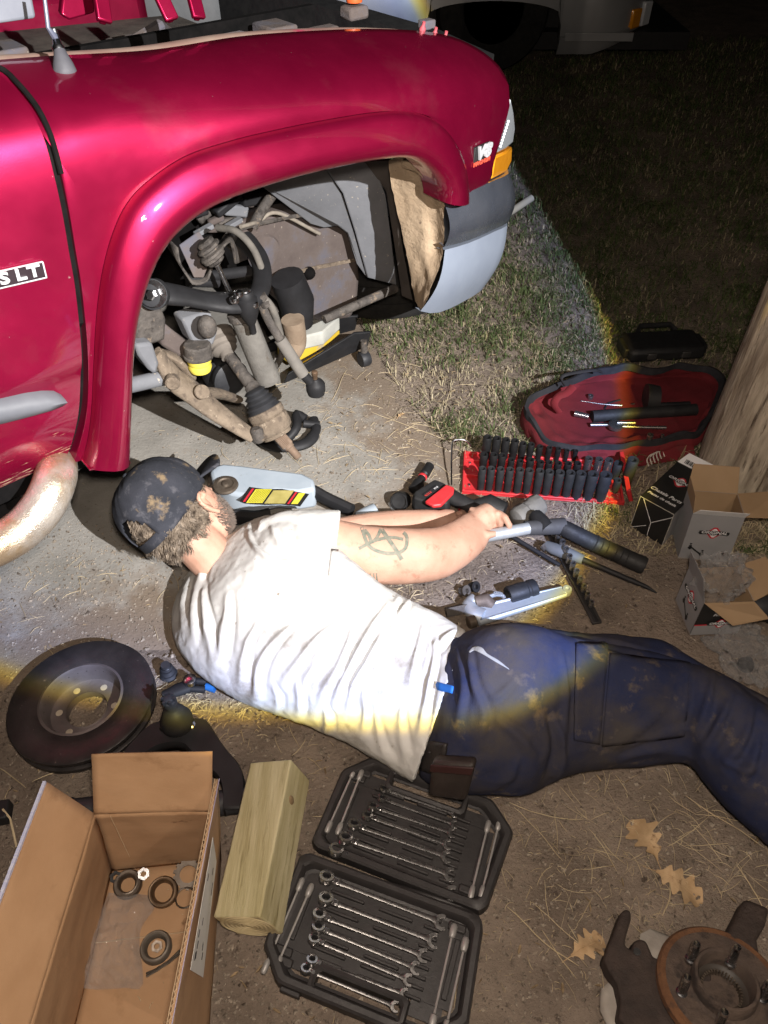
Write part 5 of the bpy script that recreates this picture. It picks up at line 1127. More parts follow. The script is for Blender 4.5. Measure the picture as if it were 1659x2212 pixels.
def carton():
    # open corrugated box: floor and walls; near wall is out of frame
    root = thing('cardboard_box', G(280, 1990), 'large open cardboard box with flaps up holding bearing parts', 'cardboard box')
    T_ = .004
    FBL, FBR, FFR, FFL = G(243, 1878, .006), G(476, 1856, .006), G(447, 2250, .006), G(140, 2300, .006)
    RBL, RBR = G(204, 1758, .20), G(458, 1752, .20); RRB, RRF = G(470, 1683, .25), G(352, 2290, .25); RFL = G(35, 2310, .20)
    def sheet(name, q, th, mat=m_card, par=root):
        n = (q[1]-q[0]).cross(q[3]-q[0]).normalized(); g = 18; R = []
        for i in range(g):
            v = i/(g-1); row = []
            for j in range(g):
                u = j/(g-1); p = lerp(lerp(q[0], q[1], u), lerp(q[3], q[2], u), v); k = 1 if 0 < i < g-1 and 0 < j < g-1 else .35
                row.append(p + n*(k*(.0045*mnoise.noise(p*9)+.002*mnoise.noise(p*28))) + (q[1]-q[0]).normalized()*(.002*mnoise.noise(p*30)*(1 if i == g-1 else 0)))
            R.append(row)
        o = MB().grid(R).build(name, mat, par, smooth=60, fix=False); sd = o.modifiers.new('s', 'SOLIDIFY'); sd.thickness = abs(th); sd.offset = 0; return o
    sheet('bottom', [FBL, FBR, FFR, FFL], .003 if (FBR-FBL).cross(FFL-FBL).z > 0 else -.003)
    p, q = lerp(FBL, FFL, .42), lerp(FBR, FFR, .42); MB().tube([p+UP*.004, q+UP*.004], .0012, 4).build('bottom_seam', m_cardedge, root)
    sheet('back_wall', [FBL, FBR, RBR, RBL], T_)
    MB().tube([lerp(FBL, FBR, .22)+Vector((0, -.0045, .004)), lerp(RBL, RBR, .14)-Vector((0, .0045, 0))], .0008, 4).build('crease', m_cardedge, root)
    sheet('left_wall', [FBL, FFL, RFL, RBL], -T_)
    rw = sheet('right_wall', [FBR, FFR, RRF, RRB], T_)
    ed = (RRF-RRB); ox = Vector((ed.y, -ed.x, 0)).normalized(); ox = ox if ox.x > 0 else -ox
    mb = MB(); n = 180; rows = []
    for i in range(n):
        q = i/(n-1); p = lerp(RRB, RRF, q)-ox*.001; z = .0016*math.sin(i*math.pi/2); rows.append([p+ox*(-.0008+z)+UP*.0012, p+ox*(.0008+z)+UP*.0012])
    mb.grid(rows); e = mb.build('flute_edge', m_cardedge, rw); e.modifiers.new('s', 'SOLIDIFY').thickness = .001
    for k in (-.0045, .0025):
        MB().slab([RRB+ox*k, RRB+ox*(k+.0012), RRF+ox*(k+.0012), RRF+ox*k], (0, 0, .0022)).build('liner_edge', M('violet_edge', (.20, .17, .34), (.55, .5, .55), 14, .8) if k > 0 else m_cardedge, rw)
    sheet('back_flap', [RBL+UP*.001, RBR+UP*.001, G(459, 1623, .285), G(198, 1629, .285)], T_)
    fo = sheet('left_flap', [RBL, RFL, G(-75, 2150, .27), G(101, 1690, .265)], -T_)
    a, b = G(101, 1690, .265), G(-75, 2150, .27); MB().slab([a, b, b-Vector((.005, 0, 0)), a-Vector((.005, 0, 0))], (0, 0, .005)).build('printed_edge', M('blue_print', (.42, .46, .68), (.6, .62, .74), 14, .8, aniso=(1, 20, 1)), fo)
    def LW(u, v): return lerp(lerp(FBR, FFR, u), lerp(RRB, RRF, u), v) + ox*.0062
    ex = ox
    lab = MB().slab([LW(.22, .55), LW(.72, .45), LW(.72, .86), LW(.22, .90)], ex*.0006).build('shipping_label', M('label_paper', (.62, .61, .58), (.68, .67, .64), 30, .8), rw)
    r = random.Random(4)
    for k in range(18):
        u = .26+.42*r.random(); v = .55+.28*r.random(); MB().slab([LW(u, v)+ex*.0008, LW(u+.03, v)+ex*.0008, LW(u+.03, v+.018)+ex*.0008, LW(u, v+.018)+ex*.0008], ex*.0003).build('print_line', M('ink', (.03, .03, .035), None, 9, .8), lab)
    # ------------- contents
    C0 = lambda x, y, z=.012: G((0+x*.6329)*.6636, (2400+y*.6329)*.6636, z)
    m_brg = M('bearing_steel', (.085, .070, .058), (.16, .135, .11), 40, .35, .6, metal=.8)
    def ring(x, y, ro, ri, h, label, nm='bearing_ring', mt=None, tilt=(0, 0, 1), name='bearing_race'):
        p = C0(x, y, .010); rt = thing(name, p, label, nm); ax = Vector(tilt).normalized()
        b = MB().lathe([(ri, 0), (ro*.92, 0), (ro, h*.2), (ro, h*.6), (ro*.9, h), (ri*1.25, h*.95), (ri*1.05, h*.6)], p, ax, 40, close=True).build('cup', mt or m_brg, rt, smooth=35)
        MB().lathe([(ri*1.22, h*.97), (ri*1.3, h*1.06), (ri*1.45, h*1.02)], p, ax, 36, cap=False).build('lip', mt or m_brg, rt); return rt
    ring(660, 760, .0255, .0125, .012, 'steel washer under a castle nut inside cardboard box', 'washer', m_brg, (.1, -.1, 1), 'thick_washer')
    ring(842, 798, .0265, .0155, .018, 'brown greasy bearing ring in the cardboard box corner', 'bearing', M('brown_bearing', (.10, .065, .04), (.17, .115, .07), 40, .4, metal=.6), (.15, -.25, 1))
    ring(806, 1085, .027, .0155, .012, 'flat steel seal ring with a bolt head inside, on box floor', 'seal ring', M('grey_seal', (.14, .12, .10), (.20, .18, .15), 40, .5, metal=.6), (0, 0, 1), 'seal_ring')
    def nut(x, y, r0, mt, label, n=6, teeth=True):
        p = C0(x, y, .012); rt = thing('castle_nut', p, label, 'nut'); ro = r0
        MB().lathe([(ro*.5, 0), (ro, 0), (ro, r0*.9), (ro*.5, r0*.9)], p, (.2, -.25, 1), n, close=True).build('body', mt, rt, smooth=15)
        if teeth:
            ax = Vector((.2, -.25, 1)).normalized(); a = ax.orthogonal().normalized(); b = ax.cross(a)
            for k in range(6): d = a*math.cos(k*1.047)+b*math.sin(k*1.047); MB().box(p+d*ro*.72+ax*(r0*1.1), (ro*.35, ro*.4, r0*.5), d, ax.cross(d)).build('tooth', mt, rt)
    nut(598, 722, .011, m_blk, 'black castle nut resting on washer in cardboard box'); nut(740, 705, .011, m_brite, 'shiny castle nut alone on cardboard box floor')
    nut(808, 1075, .010, m_brg, 'bolt head sitting inside flat seal ring', 6, False)
    p = C0(968, 705); rt = thing('tab_washer', p, 'dark toothed lock washer against right wall of cardboard box', 'washer')
    MB().lathe([(.015, 0), (.0235, 0), (.0235, .003), (.015, .003)], p, (.2, -.15, 1), 36, close=True).build('ring', m_brg, rt)
    ax = Vector((.2, -.15, 1)).normalized(); a = ax.orthogonal().normalized(); b = ax.cross(a)
    for k in range(14): d = a*math.cos(k*.449)+b*math.sin(k*.449); MB().box(p+d*.0245+ax*.002, (.005, .006, .003), d, ax.cross(d)).build('tab', m_brg, rt)
    p = C0(955, 828); rt = thing('snap_ring', p, 'thin brown wire snap ring on the cardboard box floor', 'ring')
    MB().tube([p+Vector((math.cos(t), math.sin(t), 0))*.017+UP*.003 for t in np.linspace(.4, 6.1, 30)], .0016, 6).build('wire', m_brg, rt)
    p = C0(850, 1160); rt = thing('cotter_pin', p, 'dark bent cotter pins lying beside the seal ring', 'pin')
    for k in (0, 8): MB().tube([C0(925, 1095+k*2, .018), C0(870, 1150+k, .014), C0(800, 1195+k, .011), C0(752, 1215+k*2, .011)], .002, 6).build('prong', m_brg, rt)
    # crumpled clear bag in the box
    film_bag('plastic_bag', [(560, 800), (770, 815), (800, 870), (720, 1010), (735, 1270), (640, 1290), (430, 1290), (400, 1190), (470, 1000)], C0, .012, .030, 'crumpled clear plastic bag lying in the cardboard box', root_parts=True)
def film_bag(name, outline, C, z, hgt, label, root_parts=False, parts=()):
    P = [C(x, y, z) for x, y in outline]; c = sum(P, Vector((0, 0, 0)))/len(P); rt = thing(name, (c.x, c.y, z), label, 'plastic bag')
    R = []; n = 64; O = smooth_path([tuple(p) for p in P+[P[0]]], n+1)[:-1]; rows = 16
    for i in range(rows+1):
        q = i/rows; row = []
        for p in O:
            v = lerp(Vector(p), c, q*.98); h = hgt*(1-(1-q)**2.2)*.6
            h += hgt*.75*abs(mnoise.noise((v.x*22, v.y*22, 5)))*min(1, q*4) + hgt*.35*abs(mnoise.noise((v.x*60, v.y*60, 2)))*min(1, q*5)
            row.append(Vector((v.x, v.y, z+.001+h)))
        R.append(row)
    MB().grid(R, cv=True).build('film', m_film, rt, smooth=25)
    return rt
carton()

# ------------------------------------------------------------------ wrench case and its wrenches
def case():
    C3 = lambda x, y, z=0: G((650+x*.6329)*.6636, (2400+y*.6329)*.6636, z)
    root = thing('wrench_case', C3(900, 760), 'open black moulded plastic wrench case lying on the dirt', 'tool case')
    def half(name, a, b, d, mirror, handle):
        # a hinge-left, b hinge-right, d far-left corner; builds a chamfered tray with rim, wells and grip
        ex = (b-a); ex.z = 0; w = ex.length; ex.normalize(); dd = d-a; ey = Vector((-ex.y, ex.x, 0)); ey = ey if ey.dot(dd) > 0 else -ey; h = dd.dot(ey); sk = dd.dot(ex)
        def W(x, y, z): return a + ex*x + ey*y + UP*z
        ch = .045; zt = .034
        outl = [(0.0, .012), (0.012, 0), (w-.012, 0), (w, .012), (w+.012, h-ch), (w-ch+.006, h), (ch, h), (0, h-ch)]
        def inset(k): 
            cx, cy = w/2, h/2; return [(x+(cx-x)*k/(w/2)*1.0, y+(cy-y)*k/(h/2)) for x, y in outl]
        R = []
        for k, z in ((0, .002), (-.002, .012), (0, zt-.003), (.004, zt), (.012, zt), (.015, zt-.003), (.019, zt-.016), (.024, zt-.017)): R.append([W(x, y, z) for x, y in resample(inset(k)+[inset(k)[0]], 97)[:-1]])
        bo = MB(); bo.grid(R, cv=True); 
        gx0, gx1, gy0, gy1 = w*.30, w*.72, h-.040, h-.014
        o = bo.build(name, m_case, root, smooth=30)
        # floor with grip cut-out: strips around the opening
        zfl = zt-.017; fl = MB(); i0 = .02
        def strip(x0, x1, y0, y1): fl.slab([W(x0, y0, zfl-.003), W(x1, y0, zfl-.003), W(x1, y1, zfl-.003), W(x0, y1, zfl-.003)], (0, 0, .003))
        strip(i0, w-i0, i0*.6, gy0-.016); strip(i0+.012, gx0-.012, gy0-.0155, h-.03); strip(gx1+.012, w-i0-.012, gy0-.0155, h-.03)
        fl.build('tray_floor', m_case, o)
        g = MB(); rows = []
        for k, z in ((.013, zfl), (.010, zt-.002), (.004, zt), (0, zt-.004), (0, .0)):
            x0, x1, y0, y1 = gx0-k, gx1+k, gy0-k, gy1+k; rr = [(x0+.006, y0), (x1-.006, y0), (x1, y0+.006), (x1, y1-.004), (x1-.006, y1), (x0+.006, y1), (x0, y1-.004), (x0, y0+.006)]; rows.append([W(x, y, z) for x, y in rr])
        g.grid(rows, cv=True); g.build('grip_frame', m_case, o, smooth=30)
        # ribs between the wells
        for k in range(9):
            y = .030+(h-.085)*k/8
            for u0, u1 in ((.22, .40), (.48, .66), (.72, .80)): MB().box(W(w*(u0+u1)/2, y, zfl+.004), (w*(u1-u0), .005, .009), ex, ey).build('rib', m_case, o, bevel=.0015)
        for u in (.115, .90): MB().box(W(w*u, h*.45, zfl+.0035), (.010, h*.45, .007), ex, ey).build('rib', m_case, o, bevel=.0015)
        for u, v in ((.12, .84), (.10, .93-.16), (.88, .14)): MB().box(W(w*u, h*v, zfl+.004), (.032, .015, .008), ex, ey).build('pad', m_case, o, bevel=.003)
        for u in (.2, .8): MB().box(W(w*u, h+.004, .015), (.035, .008, .016), ex, ey).build('latch', m_case, o, bevel=.002)
        return W, w, h
    lid = half('lid_tray', G(672, 1838), G(1045, 1985), G(738, 1628), 1, True)
    bas = half('base_tray', G(656, 1850), G(1044, 1993), G(532, 2103), -1, True)
    h = MB(); p0, p1 = C3(610, 655, .015), C3(1420, 890, .015); h.tube([p0, p1], .006, 10); h.build('hinge', m_case, root)
    # ---- combination wrenches: flexible ratchet ring, joint, shaft, open end
    def wrench(p, q, s, label, grp=None):
        d = (q-p); d.z = 0; L = d.length; ex = d.normalized(); ey = Vector((-ex.y, ex.x, 0)); z = .026
        rt = thing('ratchet_wrench', (p.x, p.y, z), label, 'wrench', grp); W = lambda x, y, zz=0: Vector((p.x, p.y, z+zz)) + ex*x + ey*y
        ro = .0125*s; ax = (UP*.85 + ey*.5).normalized(); a0 = W(ro, 0, .004)
        MB().lathe([(ro*.58, -.005*s), (ro*.95, -.005*s), (ro, -.003*s), (ro, .003*s), (ro*.95, .005*s), (ro*.58, .005*s)], a0, ax, 26, close=True).build('ring_head', m_wrench, rt, smooth=35)
        MB().lathe([(ro*.36, -.003), (ro*.56, -.003), (ro*.56, .003), (ro*.36, .003)], a0, ax, 12, close=True).build('ratchet_gear', m_blk, rt, smooth=20)
        MB().box(W(ro*2.35, 0, .002), (ro*1.0, ro*.9, .009), ex, ey).build('flex_joint', m_wrench, rt, bevel=.002)
        MB().lathe([(.0022, -ro*.55), (.0032, -ro*.55), (.0032, ro*.55), (.0022, ro*.55)], W(ro*2.4, 0, .003), UP, 10).build('pin', m_brite, rt)
        MB().tube([W(ro*2.7, 0), W(ro*3.6, 0), W(L*.5, 0), W(L-ro*2.2, 0), W(L-ro*1.4, 0)], [.0048*s, .0036*s, .0034*s, .0042*s, .007*s], 8, flat=.6).build('shaft', m_wrench, rt)
        e = L-ro*.75; r1 = ro*.95
        poly = []
        for k in range(15): t = math.radians(55+250*k/14); poly.append((e+r1*math.cos(t+.25), r1*math.sin(t+.25)))
        for k in range(9): t = math.radians(305-250*k/8*.92-10); poly.append((e+r1*.5*math.cos(t+.25)+.002, r1*.5*math.sin(t+.25)))
        mb = MB(); mb.prism([(x, y) for x, y in poly], Vector((p.x, p.y, z-.0025)), ex, ey, .0055, UP); mb.build('open_jaw', m_wrench, rt, bevel=.0008)
        return rt
    lidw = [((925, 262), (1330, 400), .72), ((915, 310), (1330, 455), .76), ((865, 352), (1320, 500), .84), ((835, 398), (1300, 560), .9), ((762, 442), (1300, 625), 1.02), ((715, 512), (1320, 718), 1.12), ((665, 572), (1330, 815), 1.18)]
    basw = [((615, 712), (1275, 965), 1.15), ((612, 822), (1235, 1060), 1.1), ((582, 905), (1180, 1135), 1.0), ((578, 968), (1140, 1200), .95), ((560, 1030), (1100, 1260), .88), ((550, 1140), (1080, 1330), .8), ((520, 1185), (1030, 1395), .78)]
    words = ['smallest', 'second smallest', 'third smallest', 'middle sized', 'third longest', 'second longest', 'longest']
    for k, (p, q, s) in enumerate(lidw): wrench(C3(*p, .026), C3(*q, .026), s, 'chrome ratchet wrench, %s in the lid half against the trousers' % words[k], 'ratchet wrenches in the case')
    for k, (p, q, s) in enumerate(basw): wrench(C3(*p, .026), C3(*q, .026), s, 'chrome ratchet wrench, %s in the base half by timber block' % words[6-k], 'ratchet wrenches in the case')
    # ---- slim double ended wrenches stood along the sides
    def slim(p, q, label, h0=.007):
        d = (q-p); rt = thing('slim_wrench', (p.x, p.y, .024), label, 'wrench', 'slim wrenches along the case sides'); ex = d.normalized()
        MB().tube([p, lerp(p, q, .5), q], .0021, 8).build('shaft', m_satin, rt)
        for e, sgn in ((p, -1), (q, 1)): MB().lathe([(.0025, -.008), (h0*.8, -.006), (h0, 0), (h0, .012), (h0*.6, .016)], e-ex*(.004*sgn) if False else e, ex*sgn, 12).build('head', m_satin, rt)
    slim(C3(785, 190, .028), C3(668, 450, .028), 'slim chrome wrench at the outer side of the lid', .0055); slim(C3(822, 205, .028), C3(722, 460, .028), 'slim chrome wrench second from the outer side of the lid', .0055)
    slim(C3(1535, 460, .028), C3(1455, 785, .028), 'slim chrome wrench at the trouser side of the lid', .0055); slim(C3(1478, 470, .028), C3(1402, 785, .028), 'slim chrome wrench second from the lid rim on trouser side', .0055)
    slim(C3(512, 770, .028), C3(345, 1165, .028), 'slim chrome wrench half under the timber block', .0055); slim(C3(560, 800, .028), C3(408, 1150, .028), 'slim chrome wrench beside the timber block corner', .006)
    slim(C3(1300, 1010, .028), C3(1200, 1450, .028), 'slim chrome wrench at far side of the base, inner one', .0065); slim(C3(1360, 1080, .028), C3(1270, 1480, .028), 'slim chrome wrench against the bare rim of the base', .0065)
case()
# ================================================================== TOOLS AND CARTONS, RIGHT SIDE
C2 = lambda x, y, z=0: G(763.1+.4*x, 929+.4*y, z)
CB = lambda x, y, z=0: G(1094.9+.34*x, 730+.34*y, z)
CX = lambda x, y, z=0: G(1294+.25505*x, 929+.25505*y, z)
CK = lambda x, y, z=0: G(995.4+.4*x, 1725.4+.4*y, z)
CH = lambda x, y, z=0: G(232.3+.32*x, 962.2+.32*y, z)
m_sock = M('black_oxide', (.010, .010, .011), (.020, .020, .020), 40, .42, .65, metal=.3, spec=.6)
m_sockm = M('matte_impact', (.014, .015, .017), (.026, .027, .029), 40, .5)
m_red = M('red_tray', (.50, .025, .03), (.58, .04, .045), 20, .35, spots=((.25, .03, .03), .66, 40, .06))
m_alu = M('cast_aluminium', (.48, .53, .58), (.58, .62, .66), 26, .38, metal=.55)
m_grey = M('grey_jack_paint', (.30, .35, .40), (.36, .41, .46), 12, .4, spots=((.20, .19, .17), .64, 30, .06))
m_rubber = M('grip_rubber', (.012, .012, .013), (.022, .022, .022), 30, .55, bump=.0006, bsc=180)

def socket_mesh(name, r, h, hexr=.6):
    mb = MB(); o = Vector((0, 0, 0)); n = 24; hx = r*hexr
    mb.lathe([(r*.55, 0), (r*.88, 0), (r*.92, .002), (r*.92, h*.3), (r, h*.38), (r, h-.0015), (r*.94, h)], o, UP, n, cap=False)
    # bottom plus six-sided bore
    top_ = [Vector((math.cos(2*math.pi*k/n), math.sin(2*math.pi*k/n), 0))*(r*.94)+UP*h for k in range(n)]
    def hexp(k): 
        t = 2*math.pi*k/n; s = (t % (math.pi/3))-math.pi/6; q = hx*math.cos(math.pi/6)/math.cos(s); return Vector((math.cos(t)*q, math.sin(t)*q, 0))
    mb.grid([top_, [hexp(k)+UP*(h-.001) for k in range(n)], [hexp(k)+UP*(h*.45) for k in range(n)], [hexp(k)*.2+UP*(h*.45) for k in range(n)]], cv=True)
    return mb.mesh(name)
def socket(base, r, h, mat, label, group, cache={}):
    key = (round(r, 4), round(h, 3), mat.name)
    if key not in cache:
        me = socket_mesh('socket', r, h); me.materials.append(mat); me.polygons.foreach_set('use_smooth', [True]*len(me.polygons)); me.set_sharp_from_angle(angle=math.radians(35)); cache[key] = me
    o = bpy.data.objects.new('socket', cache[key]); o.location = base; COL.objects.link(o); ORG[o.name] = Vector(base); return tag(o, label, 'socket', group)

def tray():
    z = .004; a, b, d = C2(585, 345, z), C2(1462, 408, z), C2(612, 130, z)
    ex = b-a; ex.z = 0; w = ex.length; ex.normalize(); ey = Vector((-ex.y, ex.x, 0)); D = (d-a).dot(ey); W = lambda x, y, zz: a+ex*x+ey*y+UP*zz
    root = thing('socket_tray', a, 'red metal socket tray with upright sockets on the dirt', 'socket tray')
    t = MB(); t.slab([W(0, 0, .0), W(w, 0, 0), W(w, D, 0), W(0, D, 0)], (0, 0, .004)); pan = t.build('pan', m_red, root, bevel=.001)
    for y in (.004, D*.42, D*.80, D-.004): MB().box(W(w*.5, y, .008), (w, .008, .010), ex, ey).build('rail', m_red, root, bevel=.002)
    for x in (.004, w-.004): MB().box(W(x, D*.5, .009), (.006, D, .012), ex, ey).build('end_lip', m_red, root, bevel=.001)
    MB().box(W(w+.012, D*.55, .025), (.012, D*.95, .045), (ex+UP*.4).normalized(), ey).build('end_wall', m_red, root, bevel=.002)
    for x, y in ((.02, D*.2), (.02, D*.75)): MB().lathe([(.004, 0), (.004, .003), (.002, .004)], W(x, y, .004), UP, 10).build('rivet', m_brite, pan)
    P = smooth_path([tuple(q) for q in (W(-.03, D*.12, .012), W(-.034, D*.5, .03), W(-.036, D*.93, .045), W(-.03, D+.0, .05), W(.0, D+.004, .05), W(.02, D+.004, .03))], 20)
    MB().tube(P, .0026, 8).build('carry_handle', m_brite, root)
    g = 'sockets standing on the red tray'
    def row(items, mat, desc):
        for k, (x, yb, yt, r) in enumerate(items):
            p = C2(x, yb, .012); zt = hz(p, 929+.4*yt); h = max(.03, zt-.012)
            socket(p, r, min(h, .11), mat, desc % k if '%' in desc else desc, g)
    F = [(685, 322, 205, .0105), (730, 326, 205, .0105), (780, 328, 208, .0108), (828, 334, 210, .0108), (880, 338, 212, .0112), (930, 340, 215, .0115), (985, 344, 218, .0118), (1035, 348, 222, .0122), (1090, 352, 226, .0128), (1145, 356, 228, .0132), (1200, 362, 232, .0142), (1262, 366, 236, .0155), (1330, 370, 240, .0172)]
    names = ['smallest', 'second smallest', 'third', 'fourth', 'fifth', 'sixth', 'middle', 'eighth', 'ninth', 'tenth', 'eleventh', 'second widest', 'widest']
    for k, (x, yb, yt, r) in enumerate(F):
        p = C2(x, yb, .012); zt = hz(p, 929+.4*yt); socket(p, r, min(.1, zt-.012), m_sockm, 'matte black impact socket, %s along the rail nearest the arm' % names[k], g)
    MID = [(698, 205, 128, .0115), (750, 210, 130, .0115), (795, 214, 134, .011), (845, 220, 158, .0095), (892, 222, 165, .0095), (946, 226, 158, .011), (1000, 232, 170, .0105), (1046, 236, 172, .010), (1095, 240, 176, .0105), (1147, 244, 178, .0105), (1198, 246, 178, .0105), (1250, 244, 150, .011), (1305, 246, 155, .011), (1358, 250, 160, .012)]
    n2 = ['first', 'second', 'third', 'fourth', 'fifth', 'sixth', 'seventh', 'eighth', 'ninth', 'tenth', 'eleventh', 'twelfth', 'thirteenth', 'last']
    for k, (x, yb, yt, r) in enumerate(MID):
        p = C2(x, yb, .012); zt = hz(p, 929+.4*yt); socket(p, r, min(.08, zt-.012), m_sock if k < 11 else m_wrench, '%s socket, %s along the middle rail from the wire handle' % ('glossy black' if k < 11 else 'chrome', n2[k]), g)
    BK = [(712, 150, 36, .0125), (762, 152, 42, .012), (811, 154, 50, .0115), (858, 156, 55, .0112), (904, 156, 70, .0105), (947, 158, 74, .0098), (995, 160, 86, .009), (1046, 162, 92, .0085), (1095, 164, 98, .008), (1142, 166, 108, .0075), (1190, 166, 110, .0068)]
    for k, (x, yb, yt, r) in enumerate(BK):
        p = C2(x, yb, .012); zt = hz(p, 929+.4*yt); socket(p, r, min(.09, zt-.012), m_sock, 'tall glossy black socket, %s along the rail nearest the bag' % n2[k], g)
    for x, yb, yt, r, mt, l in ((1412, 255, 178, .0135, m_sockm, 'large matte black socket at the red end wall of the tray'), (1472, 290, 158, .0155, m_sockm, 'tallest wide matte socket in the corner by the parts carton'), (1412, 330, 268, .0105, m_sockm, 'short black socket on its own by the tray end wall')):
        p = C2(x, yb, .012); zt = hz(p, 929+.4*yt); socket(p, r, min(.12, zt-.012), mt, l, g)
tray()

def driver():
    root = thing('impact_driver', C2(430, 400), 'black and red cordless impact wrench lying by the socket tray', 'impact wrench')
    # battery pack (nearly a wedge), grip running to the hand, motor body under it, square drive with sockets
    bt = [C2(*q, .085) for q in ((330, 330), (440, 262), (490, 282), (545, 320), (510, 395), (410, 392), (325, 365))]
    b = MB(); b.slab([p-UP*.05 for p in bt], (0, 0, .05)); bat = b.build('battery', m_rubber, root, bevel=.006, seg=3)
    r_ = MB(); r_.slab([C2(*q, .086) for q in ((385, 400), (500, 308), (545, 325), (540, 355), (475, 420), (430, 425))], (0, 0, .012)); r_.build('battery_foot', m_red, bat, bevel=.004)
    r_ = MB(); r_.slab([C2(*q, .04) for q in ((325, 380), (410, 400), (500, 410), (480, 445), (400, 445), (315, 425))], (0, 0, .035)); r_.build('battery_base', m_rubber, bat, bevel=.006)
    e = (C2(455, 300, .086)-C2(370, 360, .086)); e.z = 0; e.normalize(); n = Vector((-e.y, e.x, 0))
    MB().box(C2(425, 330, .0885), (.052, .016, .0012), e, n).build('battery_label', M('label_dark', (.02, .02, .022), None, 9, .4), bat)
    text_mb('XC5.0', C2(405, 345, .0896), e, n, .009, .0004).build('label_print', M('print_red', (.7, .06, .05), None, 9, .5), bat, smooth=0)
    text_mb('M18', C2(447, 312, .0896), e, n, .008, .0004).build('label_print', M('print_white', (.7, .7, .7), None, 9, .5), bat, smooth=0)
    MB().tube([C2(505, 345, .07), C2(560, 375, .07), C2(620, 405, .068), C2(680, 430, .065)], [.022, .021, .020, .024], 14, flat=.85).build('grip', m_rubber, root)
    MB().tube([C2(660, 440, .055), C2(740, 418, .06), C2(815, 445, .058)], [.032, .036, .028], 16).build('motor_body', m_rubber, root)
    MB().box(C2(600, 425, .05), (.02, .03, .02), e, n).build('trigger', m_red, root, bevel=.004)
    # loose sockets/adapters next to it
    p = C2(250, 385, .03); r2 = thing('large_socket', (p.x, p.y, 0), 'large round steel socket cap standing beside the battery pack', 'socket')
    ax = Vector((-.25, -.75, .6)).normalized()
    MB().lathe([(.022, -.04), (.026, -.03), (.026, .005), (.023, .010), (.021, .010), (.020, .004), (.004, .003)], p, ax, 28).build('barrel', m_sock, r2, smooth=30)
    MB().lathe([(.0205, .006), (.0225, .0075), (.0205, .009)], p, ax, 28, cap=False).build('rim', m_brite, r2)
    MB().tube([C2(195, 395, .006), C2(215, 430, .008), C2(255, 442, .006)], .005, 8).build('spring_clip', m_alu, r2)
    p = C2(375, 240, .02); r3 = thing('extension_bar', (p.x, p.y, 0), 'short black extension bar with red ring beyond the battery pack', 'extension')
    a0, a1 = C2(325, 330, .025), C2(415, 190, .03); d = (a1-a0).normalized(); L = (a1-a0).length
    MB().lathe([(.010, 0), (.017, .004), (.017, L*.3), (.012, L*.33), (.012, L*.45), (.010, L*.6), (.014, L*.64), (.014, L*.98), (.010, L)], a0, d, 20).build('bar', m_sock, r3)
    MB().lathe([(.0125, L*.5), (.0135, L*.51), (.0135, L*.56), (.0125, L*.57)], a0, d, 20, cap=False).build('ring', m_red, r3)
driver()

def hammers():
    # silver bar held in the fist
    a, b = C2(705, 575, .09), C2(945, 530, .085); r = thing('steel_bar', (a.x, a.y, .07), 'bright steel pipe gripped in the hand', 'steel bar')
    MB().tube([a, lerp(a, b, .5), b], .0155, 18).build('pipe', m_alu, r)
    # sledge with rubber grip
    g = C2(1000, 440); r = thing('sledge_hammer', (g.x, g.y, 0), 'long sledge hammer with blunt grey head and black rubber grip', 'hammer')
    h0, h1 = C2(880, 480, .045), C2(1010, 395, .05); d = (h1-h0).normalized(); L = (h1-h0).length
    MB().lathe([(.018, -.004), (.027, 0), (.031, .008), (.031, L*.35), (.027, L*.42), (.027, L*.6), (.031, L*.68), (.031, L-.006), (.026, L)], h0, d, 12).build('head', M('hammer_iron', (.13, .125, .115), (.2, .19, .17), 18, .7, bump=.0015, bsc=60), r, smooth=30)
    MB().tube([C2(985, 465, .075), C2(1010, 500, .08), C2(1050, 535, .08)], [.02, .024, .02], 12).build('collar', m_rubber, r)
    a, b = C2(925, 530, .08), C2(1140, 518, .075); MB().tube([a, lerp(a, b, .5), b], [.0185, .020, .022], 16).build('sleeve', M('sleeve_grey', (.055, .055, .058), None, 20, .6), r)
    P = smooth_path([tuple(q) for q in (C2(1120, 520, .075), C2(1170, 545, .07), C2(1300, 610, .05), C2(1420, 665, .035), C2(1575, 735, .024))], 30)
    MB().tube(P, np.interp(np.linspace(0, 1, 30), [0, .08, .3, .9, .97, 1], [.020, .021, .0215, .0225, .0235, .021]), 18).build('grip', m_rubber, r)
    for q in (.42, .5, .58, .66, .74, .82): 
        i = int(q*29); c = Vector(P[i]); dd = (Vector(P[i+1])-Vector(P[i-1])).normalized(); MB().lathe([(.0218, -.002), (.0232, 0), (.0218, .002)], c, dd, 18, cap=False).build('grip_ring', m_rubber, r)
    # pry bar from the hand and a long screwdriver beyond the rail
    a, b = C2(845, 568, .02), C2(1115, 730, .008); r = thing('pry_bar', (a.x, a.y, 0), 'thin black pry bar lying between hand and socket rail', 'pry bar'); MB().tube([a, b], [.006, .0055], 10).build('bar', m_blk, r)
    a = C2(1040, 620, .018); r = thing('long_chisel', (a.x, a.y, 0), 'long black chisel with grey moulded handle beyond socket rail', 'chisel')
    MB().tube([a, C2(1080, 640, .02), C2(1150, 665, .02), C2(1240, 700, .02)], [.012, .016, .017, .013], 14).build('handle', M('handle_grey', (.10, .105, .105), (.15, .155, .155), 20, .6), r)
    MB().tube([C2(1240, 700, .02), C2(1520, 820, .008), C2(1590, 850, .007), C2(1640, 880, .006)], [.0075, .007, .005, .002], 10).build('shank', m_blk, r)
    MB().tube([C2(1045, 640, .014), C2(1025, 620, .018)], .012, 10).build('butt', m_susp, r)
hammers()

